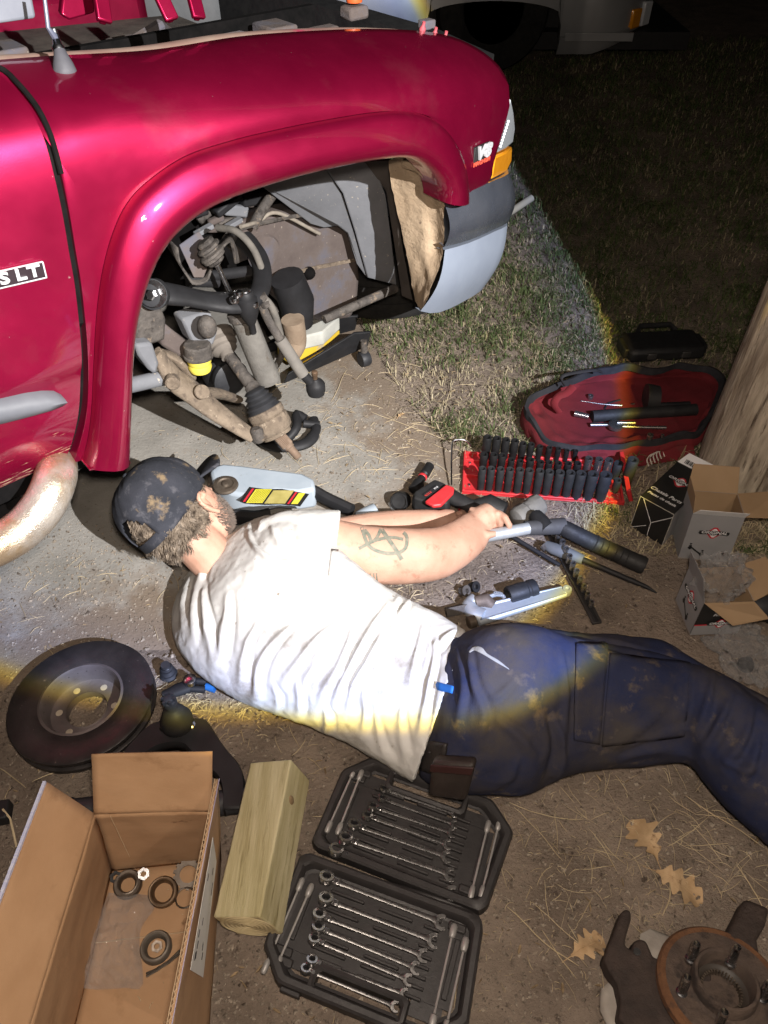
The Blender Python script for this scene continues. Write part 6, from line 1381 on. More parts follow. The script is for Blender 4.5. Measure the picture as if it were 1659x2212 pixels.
def rail_set():
    a, b = C2(1070, 560, .006), C2(1318, 1045, .006); d = b-a; L = d.length; ex = d.normalized(); ey = Vector((-ex.y, ex.x, 0))
    root = thing('socket_rail', a, 'black socket rail strip lying beside the pipe wrench', 'socket rail')
    MB().box((a+b)/2, (L, .024, .008), ex, ey).build('rail', m_case, root, bevel=.002); MB().box((a+b)/2+UP*.005, (L*.98, .008, .004), ex, ey).build('channel', m_blk, root, bevel=.001)
    n = ['first', 'second', 'third', 'fourth', 'fifth', 'sixth', 'seventh', 'eighth', 'ninth', 'tenth', 'last']
    for k in range(11):
        q = .05+.08*k; p = lerp(a, b, q)+UP*.010; socket(p, .0085-.00022*k, .032-.0012*k, m_wrench, 'small chrome socket, %s on the rail counted from the hammer' % n[k], 'small sockets on the rail')
rail_set()

def pipe_wrench():
    root = thing('pipe_wrench', C2(700, 960), 'silver aluminium pipe wrench lying beside the waistband', 'pipe wrench'); z = .018
    # handle: I-section beam from the housing to the hanging hole
    a, b = C2(660, 1005, z), C2(1165, 865, z); d = b-a; ex = d.normalized(); ey = Vector((-ex.y, ex.x, 0)); L = d.length
    W = lambda x, y, zz=0: a+ex*x+ey*y+UP*zz
    MB().prism([(0, -.020), (L*.5, -.017), (L-.02, -.013), (L, -.008), (L+.006, 0), (L, .008), (L-.02, .013), (L*.5, .017), (0, .022)], W(0, 0, -.006), ex, ey, .012, UP).build('web', m_alu, root, bevel=.002)
    for s in (-1, 1): MB().tube([W(0, .021*s), W(L*.5, .0165*s), W(L-.015, .0115*s)], [.007, .006, .005], 10, flat=1.3).build('flange', m_alu, root)
    MB().lathe([(.0055, -.009), (.011, -.009), (.012, 0), (.011, .009), (.0055, .009)], W(L-.006, 0), UP, 22, close=True).build('hanging_eye', m_alu, root)
    # housing and hooked head, jaw with teeth, knurled nut
    P = smooth_path([tuple(q) for q in (C2(700, 1010, z), C2(650, 985, z), C2(630, 940, z), C2(660, 912, z+.004))], 14)
    MB().tube(P, [.022]*5+[.020]*5+[.017]*4, 14, flat=.8).build('housing', m_alu, root)
    MB().tube([C2(500, 985, z-.004), C2(560, 972, z-.002), C2(620, 958, z)], [.015, .015, .014], 4).build('jaw_shank', m_susp, root, smooth=20)
    MB().tube([C2(660, 930, z+.006), C2(715, 920, z+.008), C2(752, 950, z)], [.016, .019, .014], 12).build('heel_jaw', M('jaw_brown', (.13, .10, .08), (.2, .16, .13), 40, .6, metal=.5), root)
    MB().lathe([(.013, -.010), (.015, -.008), (.015, .008), (.013, .010)], C2(640, 1035, z), ex, 20).build('knurled_nut', m_brg2, root, smooth=15)
    hk = smooth_path([tuple(q) for q in (C2(735, 900, .016), C2(775, 888, .016), C2(812, 900, .016), C2(808, 935, .016), C2(765, 945, .016))], 18)
    MB().tube(hk, .0052, 8).build('hook_jaw', m_alu, root)
    for k in range(5): MB().box(Vector(hk[3+k])+UP*.005, (.003, .009, .004), ex, ey).build('jaw_tooth', m_alu, root)
m_brg2 = M('nut_brown', (.11, .085, .065), (.17, .14, .11), 60, .5, metal=.7)
pipe_wrench()
def deep_socket():
    a, b = C2(835, 895, .024), C2(985, 850, .024); d = (b-a).normalized(); L = (b-a).length; r = thing('impact_socket', (a.x, a.y, 0), 'big black impact socket lying on its side by pipe wrench', 'socket')
    MB().lathe([(.014, .02), (.0155, 0), (.022, 0), (.0235, .003), (.0235, L*.62), (.0215, L*.66), (.0215, L*.72), (.0235, L*.76), (.023, L-.003), (.020, L), (.004, L)], a, d, 30).build('barrel', m_sockm, r, smooth=30)
    for x, y, m, l in ((600, 868, m_susp, 'dull steel lug nut on the dirt near pipe wrench'), (652, 846, m_blk, 'black castle nut on the dirt near pipe wrench')):
        p = C2(x, y, .011); q = thing('lug_nut', (p.x, p.y, 0), l, 'nut'); ax = Vector((.5, -.4, .5)).normalized()
        MB().lathe([(.006, -.01), (.012, -.01), (.0125, .004), (.006, .010)], p, ax, 6, close=True).build('body', m, q, smooth=15); MB().lathe([(.006, .006), (.014, .006), (.014, .0085), (.006, .0085)], p, ax, 20, close=True).build('flange', m, q)
deep_socket()

# ------------------------------------------------------------------ red tool bag
def bag():
    m_bag = M('red_canvas', (.11, .008, .011), (.18, .014, .019), 9, .8, bump=.0016, bsc=240, spots=((.12, .02, .02), .6, 12, .12)); m_trim = M('bag_trim', (.012, .012, .014), (.024, .024, .028), 20, .75, bump=.0008, bsc=300)
    rim = [(125, 435, .10), (165, 375, .11), (270, 320, .12), (420, 255, .12), (600, 205, .11), (820, 185, .11), (1030, 178, .11), (1230, 178, .11), (1330, 215, .12), (1375, 280, .12), (1330, 420, .10), (1250, 560, .09), (1100, 625, .085), (900, 650, .08), (700, 690, .075), (500, 700, .07), (370, 690, .07), (280, 655, .08), (200, 575, .09), (150, 500, .10)]
    foot = [(230, 440), (260, 385), (340, 340), (480, 300), (640, 270), (840, 255), (1030, 250), (1200, 255), (1270, 290), (1300, 340), (1270, 450), (1180, 560), (1050, 600), (880, 600), (700, 620), (560, 620), (460, 600), (380, 560), (320, 520), (260, 480)]
    n = 120; Rm = smooth_path([tuple(CB(p[0], p[1], p[2]*.62)) for p in rim+[rim[0]]], n+1)[:-1]; Rm = [p+np.array((.014*mnoise.noise((p[0]*11, p[1]*11, 1)), .016*mnoise.noise((p[0]*11, p[1]*11, 5)), .012*mnoise.noise((p[0]*13, p[1]*13, 8)))) for p in Rm]; Ft = smooth_path([tuple(CB(x, y, .018)) for x, y in foot+[foot[0]]], n+1)[:-1]
    c = np.mean(Ft, axis=0); root = thing('tool_bag', (c[0], c[1], 0), 'open red canvas tool bag with black rim lying on the grass', 'tool bag')
    Og = []
    for i, p in enumerate(Rm):
        d = p-c; Og.append(np.array((c[0]+d[0]*1.03, c[1]+d[1]*1.05, .002)))
    rows = []
    for k in range(6): rows.append([Vector(o*(1-k/5)+r*(k/5))+Vector((o[0]-c[0], o[1]-c[1], 0)).normalized()*(.010*math.sin(math.pi*k/5)+.008*mnoise.noise((o[0]*20, o[1]*20, k*.7))) for o, r in zip(Og, Rm)])
    for k in range(1, 9):
        q = k/8; rows.append([Vector(r*(1-q)+f*q)+UP*(.022*mnoise.noise((r[0]*16, r[1]*16, q*3))*math.sin(math.pi*q))+Vector((.010*mnoise.noise((r[0]*18, 3, q*3)), .014*mnoise.noise((r[1]*18, 7, q*3)), 0))*math.sin(math.pi*q) for r, f in zip(Rm, Ft)])
    for k in range(1, 6):
        q = k/5*.97; rows.append([Vector(f*(1-q)+c*q)+UP*(.004*mnoise.noise((f[0]*20*(1-q), f[1]*20*(1-q), 5))) for f in Ft])
    MB().grid(rows, cv=True).build('canvas', m_bag, root, smooth=70)
    tr = []
    for j, (dr, dz) in enumerate(((.010, -.026), (.006, .004), (-.004, .006), (-.014, -.014))):
        tr.append([Vector(r)+Vector((r[0]-c[0], r[1]-c[1], 0)).normalized()*dr+UP*dz for r in Rm])
    MB().grid(tr, cv=True).build('rim_trim', m_trim, root, smooth=70)
    MB().tube(smooth_path([tuple(CB(*q)) for q in ((365, 300, .10), (345, 255, .13), (380, 232, .14), (470, 215, .14), (560, 205, .13), (600, 215, .11))], 24), .007, 8, flat=.5).build('carry_strap', m_trim, root)
    MB().tube(smooth_path([tuple(CB(*q)) for q in ((420, 310, .10), (380, 350, .09), (330, 370, .08), (300, 420, .06), (330, 470, .03))], 16), .014, 8, flat=.5).build('bunched_fold', m_bag, root)
    MB().grid([[CB(205, 690, .03), CB(440, 715, .035), CB(640, 735, .03), CB(850, 700, .03), CB(1180, 640, .03)], [CB(330, 700, .004), CB(450, 760, .004), CB(640, 795, .004), CB(850, 815, .004), CB(1200, 760, .004)]]).build('side_panel', m_bag, root)
    # contents
    def item(name, pts, rad, mat, label, cat, seg=10, extra=None):
        p = CB(*pts[0]); r = thing(name, (p.x, p.y, pts[0][2]-rad if not hasattr(rad, '__len__') else pts[0][2]), label, cat); MB().tube([CB(*q) for q in pts], rad, seg).build('shaft', mat, r); 
        if extra: extra(r)
    z = .03
    def rat(r):
        MB().lathe([(.010, -.006), (.022, -.005), (.022, .006), (.017, .008), (.004, .008)], CB(690, 558, z+.004), UP, 24).build('ratchet_head', m_wrench, r); MB().tube([CB(530, 552, z), CB(650, 552, z)], [.007, .006], 10).build('drive_end', m_wrench, r)
    item('ratchet', [(715, 562, z), (860, 568, z), (1010, 570, z)], [.0065, .005, .006], m_wrench, 'chrome ratchet lying in the red tool bag', 'ratchet', 10, rat)
    item('extension_bar', [(700, 538, z+.012), (815, 540, z+.012)], .0055, m_wrench, 'short chrome extension above the ratchet in the bag', 'extension')
    item('socket_wrench', [(540, 500, z), (800, 480, z), (1200, 455, z)], [.019, .019, .019], m_rubber, 'black torque wrench tube lying across the bag', 'torque wrench', 14, lambda r: MB().tube([CB(430, 480, z), CB(520, 500, z)], [.010, .008], 10).build('drive', m_wrench, r))
    item('inspection_probe', [(470, 400, .02), (600, 420, .02), (730, 430, .02)], [.0018, .0022, .005], m_wrench, 'thin steel pick with bright tip lying in the bag', 'pick')
    item('drill_holster', [(880, 380, .05), (960, 385, .05)], [.045, .04], m_rubber, 'black power tool body at the back of the bag', 'power tool', 14)
    item('bag_screwdriver', [(620, 450, .018), (640, 415, .018), (720, 395, .018)], [.003, .003, .004], m_blk, 'thin black hooked tool in the bag bottom', 'hook')
    item('spanner', [(880, 435, .02), (1160, 425, .02)], [.010, .012], m_blk, 'dark handle lying behind the torque tube in the bag', 'handle')
    for x, y, zz, l in ((528, 390, .016, 'small chrome socket beside the steel pick in the bag'), (905, 640, .06, 'small chrome socket lying on the bag side trim'), (985, 632, .06, 'tiny chrome bit on the bag side by trim')):
        p = CB(x, y, zz); socket(p, .009 if x < 950 else .005, .016 if x < 950 else .010, m_wrench, l, None)
    # white hook bundle at the bag foot
    p = CB(960, 760); r = thing('cable_ties', (p.x, p.y, 0), 'bundle of white curved zip hooks under the bag side', 'zip hooks')
    for k in range(8):
        x = 890+k*20; MB().tube(smooth_path([tuple(CB(*q)) for q in ((x+12, 815-k*12, .012), (x, 775-k*12, .020), (x+20, 745-k*10, .022), (x+45, 735-k*6, .02))], 10), .0018, 6).build('hook', M('hook_white', (.66, .63, .56), None, 9, .6), r)
bag()

# ------------------------------------------------------------------ parts cartons
m_boxblk = M('box_black', (.012, .012, .012), (.018, .018, .018), 14, .4, spots=((.35, .34, .32), .78, 50, .03))
m_boxgry = M('box_grey', (.24, .24, .245), (.29, .29, .295), 8, .5)
m_boxred = M('box_red', (.50, .02, .035), None, 9, .5); m_boxwht = M('box_white', (.70, .70, .70), (.74, .74, .74), 9, .6); m_kraft = M('kraft', (.30, .20, .11), (.35, .24, .14), 9, .85)
def decal(o, ex, ey, w, par):       # diamond badge with ORIGINAL on a dark bar
    ex = ex.normalized(); n = ex.cross(ey).normalized(); ey = n.cross(ex).normalized(); o = Vector(o)
    d = lambda poly, h, nm, mt: MB().prism([(x*w, y*w) for x, y in poly], o+n*h, ex, ey, .0003, n).build(nm, mt, par)
    d([(-.26, 0), (-.05, .25), (.05, .25), (.26, 0), (.05, -.25), (-.05, -.25)], .0004, 'badge_diamond', m_boxred)
    d([(-.20, 0), (-.03, .19), (.03, .19), (.20, 0), (.03, -.19), (-.03, -.19)], .0008, 'badge_centre', m_boxwht)
    d([(-.5, -.03), (-.49, .075), (-.44, .085), (0, .115), (.44, .085), (.49, .075), (.5, -.03), (.44, -.085), (.2, -.055), (-.2, -.055), (-.44, -.085)], .0012, 'badge_bar', m_boxblk)
    text_mb('ORIGINAL', o+n*.0016+ey*(.025*w), ex, ey, (.185*w, .165*w), .0003, .25, .012).build('badge_text', m_boxwht, par, smooth=0)
    text_mb('GRADE', o+n*.0016-ey*(.085*w), ex, ey, (.10*w, .085*w), .0003, 0, .012).build('badge_text', m_boxblk, par, smooth=0)
def quad(name, q, th, mat, par, inner=None):
    n = (q[1]-q[0]).cross(q[3]-q[0]).normalized(); o = MB().slab(q, -n*th).build(name, mat, par)
    if inner:
        MB().slab([lerp(p, sum(q, Vector())/4, .004)-n*(th+.0002) for p in q], -n*.0005).build('kraft_inside', inner, o)
    return o
def part_art(c, ex, ey, s, par):      # the picture of two linked joints printed on the carton
    n = ex.cross(ey).normalized()
    for sx, sy in ((-.5, .35), (.45, -.25)):
        for dy, r0 in ((.22, .085), (0, .12), (-.16, .15), (-.28, .08)):
            MB().prism([(s*(sx+r0*math.cos(t)), s*(sy+dy+r0*.8*math.sin(t))) for t in np.linspace(0, 6.28, 14)[:-1]], c+n*.0005, ex, ey, .0003, n).build('printed_part', m_boxblk, par)
    MB().prism([(s*-.5, s*.22), (s*-.42, s*.30), (s*.47, s*-.40), (s*.40, s*-.5)], c+n*.0005, ex, ey, .0003, n).build('printed_part', m_boxblk, par)
def cartons():
    # --- carton 1: black, lying on its side, closed end toward us
    r = thing('parts_carton', CX(500, 800), 'black parts carton lying on its side with white flap open', 'carton')
    A, B, C_, D_ = CX(305, 580, .115), CX(590, 740, .115), CX(540, 970, 0), CX(265, 820, 0)
    hgt = .115; A = D_ + (A-D_); base_w = C_-D_
    up = UP*hgt; a0 = D_; b0 = C_; a1 = D_+up; b1 = C_+up
    far = CX(640, 290, hgt) - a1; far.z = 0; L = far.length; fd = far.normalized(); sd = Vector((fd.y, -fd.x, 0)); w = abs((b0-a0).dot(sd)); w = max(.09, min(.14, w)); L = .19
    a0 = CX(265, 820, 0); P = lambda s, f, z: a0+sd*s+fd*f+UP*z
    H = hgt
    e = quad('end_panel', [P(0, 0, 0), P(w, 0, 0), P(w, 0, H), P(0, 0, H)], .001, m_boxblk, r)
    for q in ([(.01, H*.98), (w*.5, H*.45)], [(w*.99, H*.9), (w*.5, H*.45)], [(w*.5, H*.45), (w*.52, H*.04)], [(w*.02, H*.02), (w*.4, H*.3)]): 
        p0, p1 = P(q[0][0], -.0012, q[0][1]), P(q[1][0], -.0012, q[1][1]); MB().tube([p0, p1], .0008, 5).build('worn_fold', m_boxwht, e)
    t = quad('top_panel', [P(0, 0, H), P(w, 0, H), P(w, L, H), P(0, L, H)], .001, m_boxblk, r)
    s = quad('side_panel', [P(w, 0, 0), P(w, L, 0), P(w, L, H), P(w, 0, H)], .001, m_boxgry, r); quad('side_panel', [P(0, L, 0), P(0, 0, 0), P(0, 0, H), P(0, L, H)], .001, m_boxblk, r); quad('bottom_panel', [P(0, L, .001), P(w, L, .001), P(w, 0, .001), P(0, 0, .001)], .001, m_boxblk, r)
    for p0, p1 in ((P(0, -.001, 0), P(0, -.001, H)), (P(w, -.001, 0), P(w, -.001, H)), (P(0, -.001, H), P(w, -.001, H))): MB().tube([p0, p1], .0009, 5).build('worn_edge', M('edge_wear', (.40, .38, .33), None, 30, .9), r)
    ex = sd; ey = fd; decal(P(w*.5, L*.62, H+.0004), ex, ey, w*.86, t)
    text_mb('Chassis Parts', P(w*.46, L*.26, H+.0008), ex, ey, .0165, .0003, .25, .012).build('printed_text', m_boxwht, t, smooth=0); text_mb('Piezas de chasis', P(w*.46, L*.15, H+.0008), ex, ey, .0125, .0003, .25, .012).build('printed_text', m_boxwht, t, smooth=0)
    f = quad('white_flap', [P(0, L, H), P(w, L, H), P(w-.01, L+.040, H+.012), P(.01, L+.040, H+.012)], .001, m_boxwht, r)
    for k in range(22): MB().slab([P(.016+k*.0032, L+.004, H+.0026), P(.0175+k*.0032+.0006*(k % 3), L+.004, H+.0026), P(.0175+k*.0032+.0006*(k % 3), L+.018, H+.0066), P(.016+k*.0032, L+.018, H+.0066)], (0, 0, .0004)).build('barcode_bar', m_boxblk, f)
    quad('kraft_flap', [P(0, L, .06), P(0, L, H), P(-.01, L+.055, H+.02), P(-.005, L+.055, .08)], .001, m_kraft, r)
    # --- generic standing carton
    def standing(FL, FR, hgt, depth, lean, label, front, side, text_front, ck, flaps):
        rt = thing('parts_carton', FL, label, 'carton'); ex = FR-FL; ex.z = 0; w = ex.length; ex.normalize(); ey = Vector((-ex.y, ex.x, 0)); up = (UP + lean).normalized()
        Q = lambda x, y, z: FL+ex*x+ey*y+up*z
        fr = quad('front_panel', [Q(0, 0, 0), Q(w, 0, 0), Q(w, 0, hgt), Q(0, 0, hgt)], .001, front, rt, m_kraft)
        rs = quad('side_panel', [Q(w, 0, 0), Q(w, depth, 0), Q(w, depth, hgt), Q(w, 0, hgt)], .001, side, rt, m_kraft); ls = quad('side_panel', [Q(0, depth, 0), Q(0, 0, 0), Q(0, 0, hgt), Q(0, depth, hgt)], .001, side, rt, m_kraft)
        bk = quad('back_panel', [Q(w, depth, 0), Q(0, depth, 0), Q(0, depth, hgt), Q(w, depth, hgt)], .001, front, rt, m_kraft); quad('bottom_panel', [Q(0, depth, .002), Q(w, depth, .002), Q(w, 0, .002), Q(0, 0, .002)], .001, m_kraft, rt)
        return rt, Q, w, fr, rs, ls, bk, ex, ey, up
    # carton 2: grey, standing, open at the top
    rt, Q, w, fr, rs, ls, bk, ex, ey, up = standing(CX(668, 1085, 0), CX(1085, 1120, 0), .155, .085, Vector((-.02, .06, 0)), 'grey parts carton standing upright with open kraft flaps by post', m_boxgry, m_boxgry, 1, 0, 0)
    decal(Q(w*.52, -.0012, .098), ex, up, w*.60, fr); part_art(Q(w*.30, -.0012, .036), ex, up, .035, fr)
    quad('white_flap', [Q(0, 0, .155), Q(w, 0, .155), Q(w+.002, -.012, .178), Q(.01, -.012, .178)], .001, m_boxwht, rt)
    quad('kraft_flap', [Q(w, .085, .155), Q(0, .085, .155), Q(.006, .115, .215), Q(w-.006, .115, .215)], .001, m_kraft, rt)
    quad('kraft_flap', [Q(w, 0, .155), Q(w, .085, .155), Q(w+.10, .095, .165), Q(w+.10, .012, .150)], .001, m_kraft, rt); quad('kraft_flap', [Q(0, .085, .155), Q(0, 0, .155), Q(-.004, .01, .20), Q(-.004, .085, .20)], .001, m_kraft, rt)
    # carton 3: nearest, black front with grey foot, grey side with printed part
    p = CX(765, 1735, 0); q = CX(1170, 1720, 0)
    rt, Q, w, fr, rs, ls, bk, ex, ey, up = standing(p, q, .118, .105, Vector((0, .02, 0)), 'black and grey parts carton stuffed with clear plastic, flaps open', m_boxblk, m_boxgry, 1, 0, 0)
    H = .118
    MB().slab([Q(.0005, -.0006, .001), Q(w-.0005, -.0006, .001), Q(w-.0005, -.0006, .036), Q(.0005, -.0006, .036)], -ey*.0006).build('grey_band', m_boxgry, fr); MB().slab([Q(.0005, -.0013, .036), Q(w-.0005, -.0013, .036), Q(w-.0005, -.0013, .040), Q(.0005, -.0013, .040)], -ey*.0003).build('red_stripe', m_boxred, fr)
    decal(Q(w*.52, -.0018, .043), ex, up, w*.56, fr)
    for k, s in enumerate(('Chassis Parts', 'Piezas de chasis', 'Pièces de châssis')): text_mb(s, Q(w*.30, -.0012, .100-.013*k), ex, up, .0125, .0003, .25, .012, 'LEFT').build('printed_text', m_boxwht, fr, smooth=0)
    decal(Q(-.0012, .050, .078), -ey, up, .078, ls); part_art(Q(-.0012, .052, .034), -ey, up, .036, ls)
    quad('kraft_flap', [Q(0, 0, H), Q(w, 0, H), Q(w+.012, -.052, H+.004), Q(.045, -.060, H-.006)], -.001, m_kraft, rt)
    quad('kraft_flap', [Q(w, 0, H), Q(w, .105, H), Q(w+.055, .10, H+.035), Q(w+.055, .012, H+.03)], .001, m_kraft, rt)
    quad('grey_flap', [Q(0, .105, H), Q(0, 0, H), Q(-.012, .02, H+.058), Q(-.012, .105, H+.058)], .001, m_boxgry, rt)
    # clear bag bulging from carton 3
    c = Q(w*.5, .055, H-.01); bgr = thing('plastic_bag', c, 'crinkled clear plastic bag stuffed into the black and grey carton', 'plastic bag'); R = []
    crumple(c+UP*.03, (.052, .048, .062), bgr, 3)
    # loose bag by the trousers, with a dark part inside, and black hose behind
    g = CX(1230, 1900); bg2 = thing('plastic_bag', g, 'loose clear plastic bag with dark part on dirt beside the knee', 'plastic bag'); crumple(g+UP*.022+Vector((-.01, .0, 0)), (.060, .085, .030), bg2, 9)
    MB().lathe([(.006, 0), (.018, .002), (.018, .012), (.012, .02), (.008, .03)], g+UP*.002+Vector((-.012, -.035, 0)), UP, 20).build('enclosed_part', m_rub, bg2)
    h = CX(1350, 1580); ho = thing('rubber_hose', h, 'black ribbed rubber hose behind the nearest carton', 'hose')
    MB().tube(smooth_path([tuple(CX(*q)) for q in ((1230, 1560, .03), (1300, 1500, .05), (1400, 1500, .05), (1500, 1560, .04), (1560, 1640, .03))], 24), .028, 16).build('tube', m_rub, ho)
    for k in range(8): 
        pass
def crumple(c, r, par, seed):
    mb = MB(); rows = []; n = 44
    for i in range(1, 26):
        a = math.pi*i/26; row = []
        for k in range(n):
            t = 2*math.pi*k/n; d = Vector((math.sin(a)*math.cos(t), math.sin(a)*math.sin(t), -math.cos(a))); q = d*2.2+Vector((seed, 0, 0))
            f = 1+.6*mnoise.noise(q) + .5*(abs(mnoise.noise(q*1.7))-.3) + .10*abs(mnoise.noise(q*4)); p = Vector((c.x+d.x*r[0]*f, c.y+d.y*r[1]*f, c.z+d.z*r[2]*f)); p.z = max(p.z, .003); row.append(p)
        rows.append(row)
    mb.grid(rows, cv=True, caps=True); return mb.build('film', m_film2, par, smooth=22)
cartons()

# ------------------------------------------------------------------ rusty steering knuckle, bottom right
def knuckle():
    m_kn = M('knuckle_iron', (.026, .018, .015), (.052, .036, .029), 26, .65, bump=.005, bsc=80, spots=((.10, .07, .05), .66, 40, .06)); m_rust = M('hub_rust', (.065, .047, .038), (.115, .082, .062), 18, .7, bump=.003, bsc=130, spots=((.035, .026, .022), .50, 22, .12), spots2=((.24, .17, .12), .68, 50, .06)); m_rim = M('rust_rim', (.10, .046, .023), (.17, .08, .036), 22, .85, bump=.003, bsc=140, spots=((.06, .035, .024), .56, 26, .1))
    root = thing('steering_knuckle', CK(1250, 950), 'rusty wheel hub with studs bolted to dark steering knuckle', 'steering knuckle')
    z = .03
    body = [(770, 830), (800, 760), (835, 660), (860, 635), (890, 645), (892, 690), (868, 770), (855, 825), (890, 855), (905, 810), (935, 793), (970, 805), (990, 850), (1005, 890), (1090, 915), (1180, 850), (1300, 900), (1350, 1216), (1200, 1260), (900, 1300), (820, 1216), (835, 1130), (815, 1030), (770, 960), (745, 900)]
    MB().slab([CK(x, y, .004) for x, y in body], (0, 0, .042)).build('knuckle_casting', m_kn, root, bevel=.010, seg=3)
    MB().slab([CK(x, y, .01) for x, y in ((1495, 575), (1628, 628), (1605, 720), (1560, 800), (1575, 900), (1450, 900), (1400, 760))], (0, 0, .04)).build('caliper_lug', m_kn, root, bevel=.008, seg=3)
    MB().lathe([(.006, 0), (.006, .003)], CK(950, 828, .047), UP, 14).build('grease_hole', m_brite, root)
    c = CK(1410, 1030, .062); n = Vector((.02, .26, 1)).normalized(); R = .100
    hub = MB().lathe([(R-.004, -.012), (R, -.008), (R, .004), (R-.004, .008), (.056, .006), (.051, .010), (.050, .030), (.048, .033), (.044, .033), (.042, .030), (.041, -.004), (.034, -.008), (.033, -.03)], c, n, 72).build('wheel_hub', m_rust, root, smooth=35)
    MB().lathe([(R-.012, .0085), (R-.004, .0088), (R+.0006, .004), (R+.0006, -.008), (R-.004, -.0125)], c, n, 72, cap=False).build('hub_rim', m_rim, hub, smooth=40)
    MB().lathe([(.042, -.001), (.036, -.003), (.030, -.010)], c, n, 60, cap=False).build('hub_bore', M('bore_dark', (.035, .028, .022), None, 30, .5), hub)
    a = n.orthogonal().normalized(); b = n.cross(a); mb = MB()
    for k in range(40): t = 2*math.pi*k/40; MB().box(c+(a*math.cos(t)+b*math.sin(t))*.030+n*(-.006), (.004, .0022, .012), a*math.cos(t)+b*math.sin(t), n.cross(a*math.cos(t)+b*math.sin(t))).build('spline_tooth', m_brg2, hub)
    # studs where the picture shows them
    for x, y in ((1240, 870), (1455, 890), (1190, 1050), (1625, 1080), (1385, 1235)):
        p = CK(x, y, .070)
        s = MB().lathe([(.009, -.002), (.009, .004), (.0065, .005), (.0065, .044), (.0055, .047), (.001, .048)], p, n, 16).build('wheel_stud', m_brite, hub)
        for k in range(9): MB().lathe([(.0064, .010+k*.0035), (.0072, .0115+k*.0035), (.0064, .013+k*.0035)], p, n, 14, cap=False).build('thread', m_brite, s)
    g = CK(1080, 850); st = thing('stone', g, 'pale grey flat stone wedged beside the rusty hub', 'stone'); stone(g, (.045, .035, .02), st)
    g = CK(815, 1150); st = thing('stone', g, 'pale stone sliver under the dark knuckle casting', 'stone'); stone(g, (.02, .04, .012), st)
def stone(g, r, par):
    mb = MB(); mb.ball(g+UP*(r[2]*.4), r, 14, 9); mb.v = [tuple(Vector(v)+(Vector(v)-g)*.35*mnoise.noise(Vector(v)*40)) for v in mb.v]; mb.build('rock', M('pale_stone', (.26, .23, .20), (.36, .33, .29), 20, .9, bump=.002, bsc=60), par, smooth=30)
knuckle()

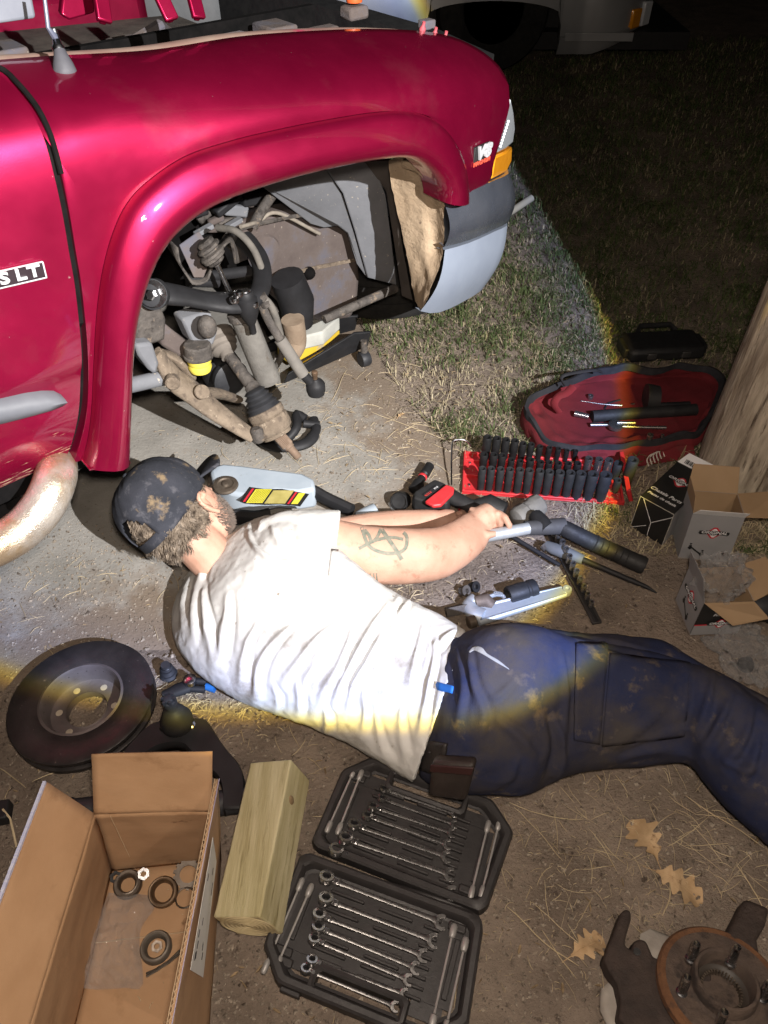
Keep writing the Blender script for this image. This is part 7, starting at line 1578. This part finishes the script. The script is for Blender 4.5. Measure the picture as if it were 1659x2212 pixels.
# ------------------------------------------------------------------ jacks
def jacks():
    root = thing('floor_jack', CH(1050, 350), 'grey floor jack with yellow warning label behind the head', 'floor jack')
    z = .10
    body = [(716, 300), (745, 262), (810, 245), (880, 252), (940, 258), (1180, 290), (1330, 310), (1405, 350), (1415, 420), (1300, 440), (1150, 430), (1000, 470), (860, 450), (740, 380)]
    MB().slab([CH(x, y, .03) for x, y in body], (0, 0, z-.03)).build('body', m_grey, root, bevel=.010, seg=3)
    lab = [(895, 372), (958, 282), (1060, 296), (1180, 296), (1360, 330), (1300, 412), (1180, 398), (1060, 402), (960, 396)]
    lb = MB().slab([CH(x, y, z+.0005) for x, y in lab], (0, 0, .0012)).build('label', m_boxblk, root)
    def lq(x0, x1, y0, y1, mt, sk=-.7): return MB().slab([CH(x, y, z+.002) for x, y in ((x0+(372-y0)*-sk*.0, y0), (x1, y0), (x1-(y1-y0)*.7, y1), (x0-(y1-y0)*.7, y1))], (0, 0, .0004)).build('label_print', mt, lb)
    yl = M('label_yellow', (.55, .50, .03), (.62, .56, .06), 40, .5)
    lq(1000, 1110, 296, 388, yl); lq(1120, 1260, 304, 392, M('label_faded', (.32, .27, .08), (.42, .36, .12), 40, .6)); lq(1290, 1335, 322, 395, yl); lq(975, 990, 292, 380, m_boxred); lq(1268, 1282, 315, 395, m_boxred)
    for k in range(9): x = 1010+k*11; lq(x, x+3, 300, 384, m_boxblk)
    MB().lathe([(.030, 0), (.034, .006), (.032, .012), (.022, .014), (.020, .010), (.010, .010), (.008, .016), (.002, .017)], CH(800, 282, z-.002), UP, 28).build('saddle', m_brg2, root)
    for pts, rr in (([(830, 238, .08), (1100, 262, .075), (1360, 300, .07), (1480, 360, .065), (1650, 440, .06)], .016), ([(860, 480, .06), (1000, 490, .06), (1100, 470, .06)], .018)): MB().tube(smooth_path([tuple(CH(*q)) for q in pts], 16), rr, 8, flat=1.2).build('side_frame', m_blk, root)
    MB().slab([CH(x, y, .05) for x, y in ((1060, 275), (1200, 248), (1330, 250), (1370, 280), (1280, 300))], (0, 0, .03)).build('lift_arm', m_blk, root, bevel=.006)
    MB().lathe([(.01, 0), (.02, .0), (.02, .02), (.01, .02)], CH(690, 245, .04), (1, 0, .1), 18).build('caster', m_susp, root)
    d = (C2(140, 440, .06)-C2(30, 490, .05)).normalized(); p = C2(20, 492, .045)
    MB().lathe([(.012, 0), (.024, .004), (.026, .03), (.026, .058), (.023, .060), (.021, .058), (.020, .02)], p, d, 24).build('handle_socket', m_grey, root, smooth=35)
    MB().ball(C2(85, 510, .055), .010, 12, 8).build('bolt', m_brite, root)
    # yellow jack under the truck
    q = G(740, 745); root = thing('trolley_jack', (q.x, q.y, 0), 'yellow and black trolley jack standing under the truck', 'trolley jack')
    MB().slab([G(x, y, .09) for x, y in ((625, 730), (660, 705), (715, 695), (735, 712), (700, 745), (640, 760))], (0, 0, .05)).build('lift_arm', M('pale_pad', (.40, .40, .36), (.5, .5, .45), 20, .7), root, bevel=.006)
    MB().slab([G(x, y, .035) for x, y in ((600, 770), (650, 735), (735, 722), (700, 752), (630, 790))], (0, 0, .055)).build('yellow_frame', m_yel, root, bevel=.005)
    MB().slab([G(x, y, .02) for x, y in ((640, 800), (700, 765), (705, 780), (660, 812))], (0, 0, .02)).build('yellow_brace', m_yel, root, bevel=.004)
    for dx, dy in ((0, 0), (-46, -64)):
        a, b = (612+dx, 830+dy), (795+dx*.6, 712+dy*.55)
        MB().slab([G(a[0], a[1], .02), G(b[0], b[1]+36, .03), G(b[0]+6, b[1]+6, .12), G(b[0]-30, b[1]+8, .12), G(a[0]+10, a[1]-22, .06)], (0, .012, 0)).build('side_plate', m_blk, root, bevel=.003)
    p = G(787, 775, .028)
    MB().lathe([(.006, -.016), (.024, -.016), (.027, -.010), (.027, .010), (.024, .016), (.006, .016)], p, (.8, .5, 0), 22).build('caster_wheel', m_rub, root); MB().tube([p+UP*.028, p+UP*.07], .012, 10).build('caster_fork', m_susp, root)
    for x, y in ((740, 748), (690, 775), (770, 728)): MB().lathe([(.008, 0), (.008, .005), (.005, .007)], G(x, y, .065), (.3, -.8, .3), 8).build('bolt', m_susp, root)
    # spare wheel lying behind, under the nose
    t = G(845, 690); root = thing('loose_tyre', (t.x+.02, t.y+.12, 0), 'loose black tyre lying flat on the grass under the truck nose', 'tyre'); c = Vector((t.x-.03, t.y+.30, 0))
    MB().lathe([(.19, .02), (.22, .0), (.30, .0), (.345, .03), (.355, .06), (.355, .15), (.345, .18), (.30, .21), (.22, .21), (.19, .19)], c, UP, 64, close=True).build('casing', m_tyre, root, smooth=40)
    for k in range(3): MB().lathe([(.352, .07+k*.032), (.3585, .072+k*.032), (.3585, .092+k*.032), (.352, .094+k*.032)], c, UP, 64, cap=False).build('tread_rib', m_tyre, root)
    # pale rod lying under the bumper corner
    a, b = G(1085, 470, .02), G(1148, 428, .05); r = thing('wooden_stick', (a.x, a.y, 0), 'pale wooden stick poking out past the bumper', 'stick'); MB().tube([a, b], .016, 10).build('stick', M('stick', (.40, .36, .27), None, 20, .8), r)
jacks()
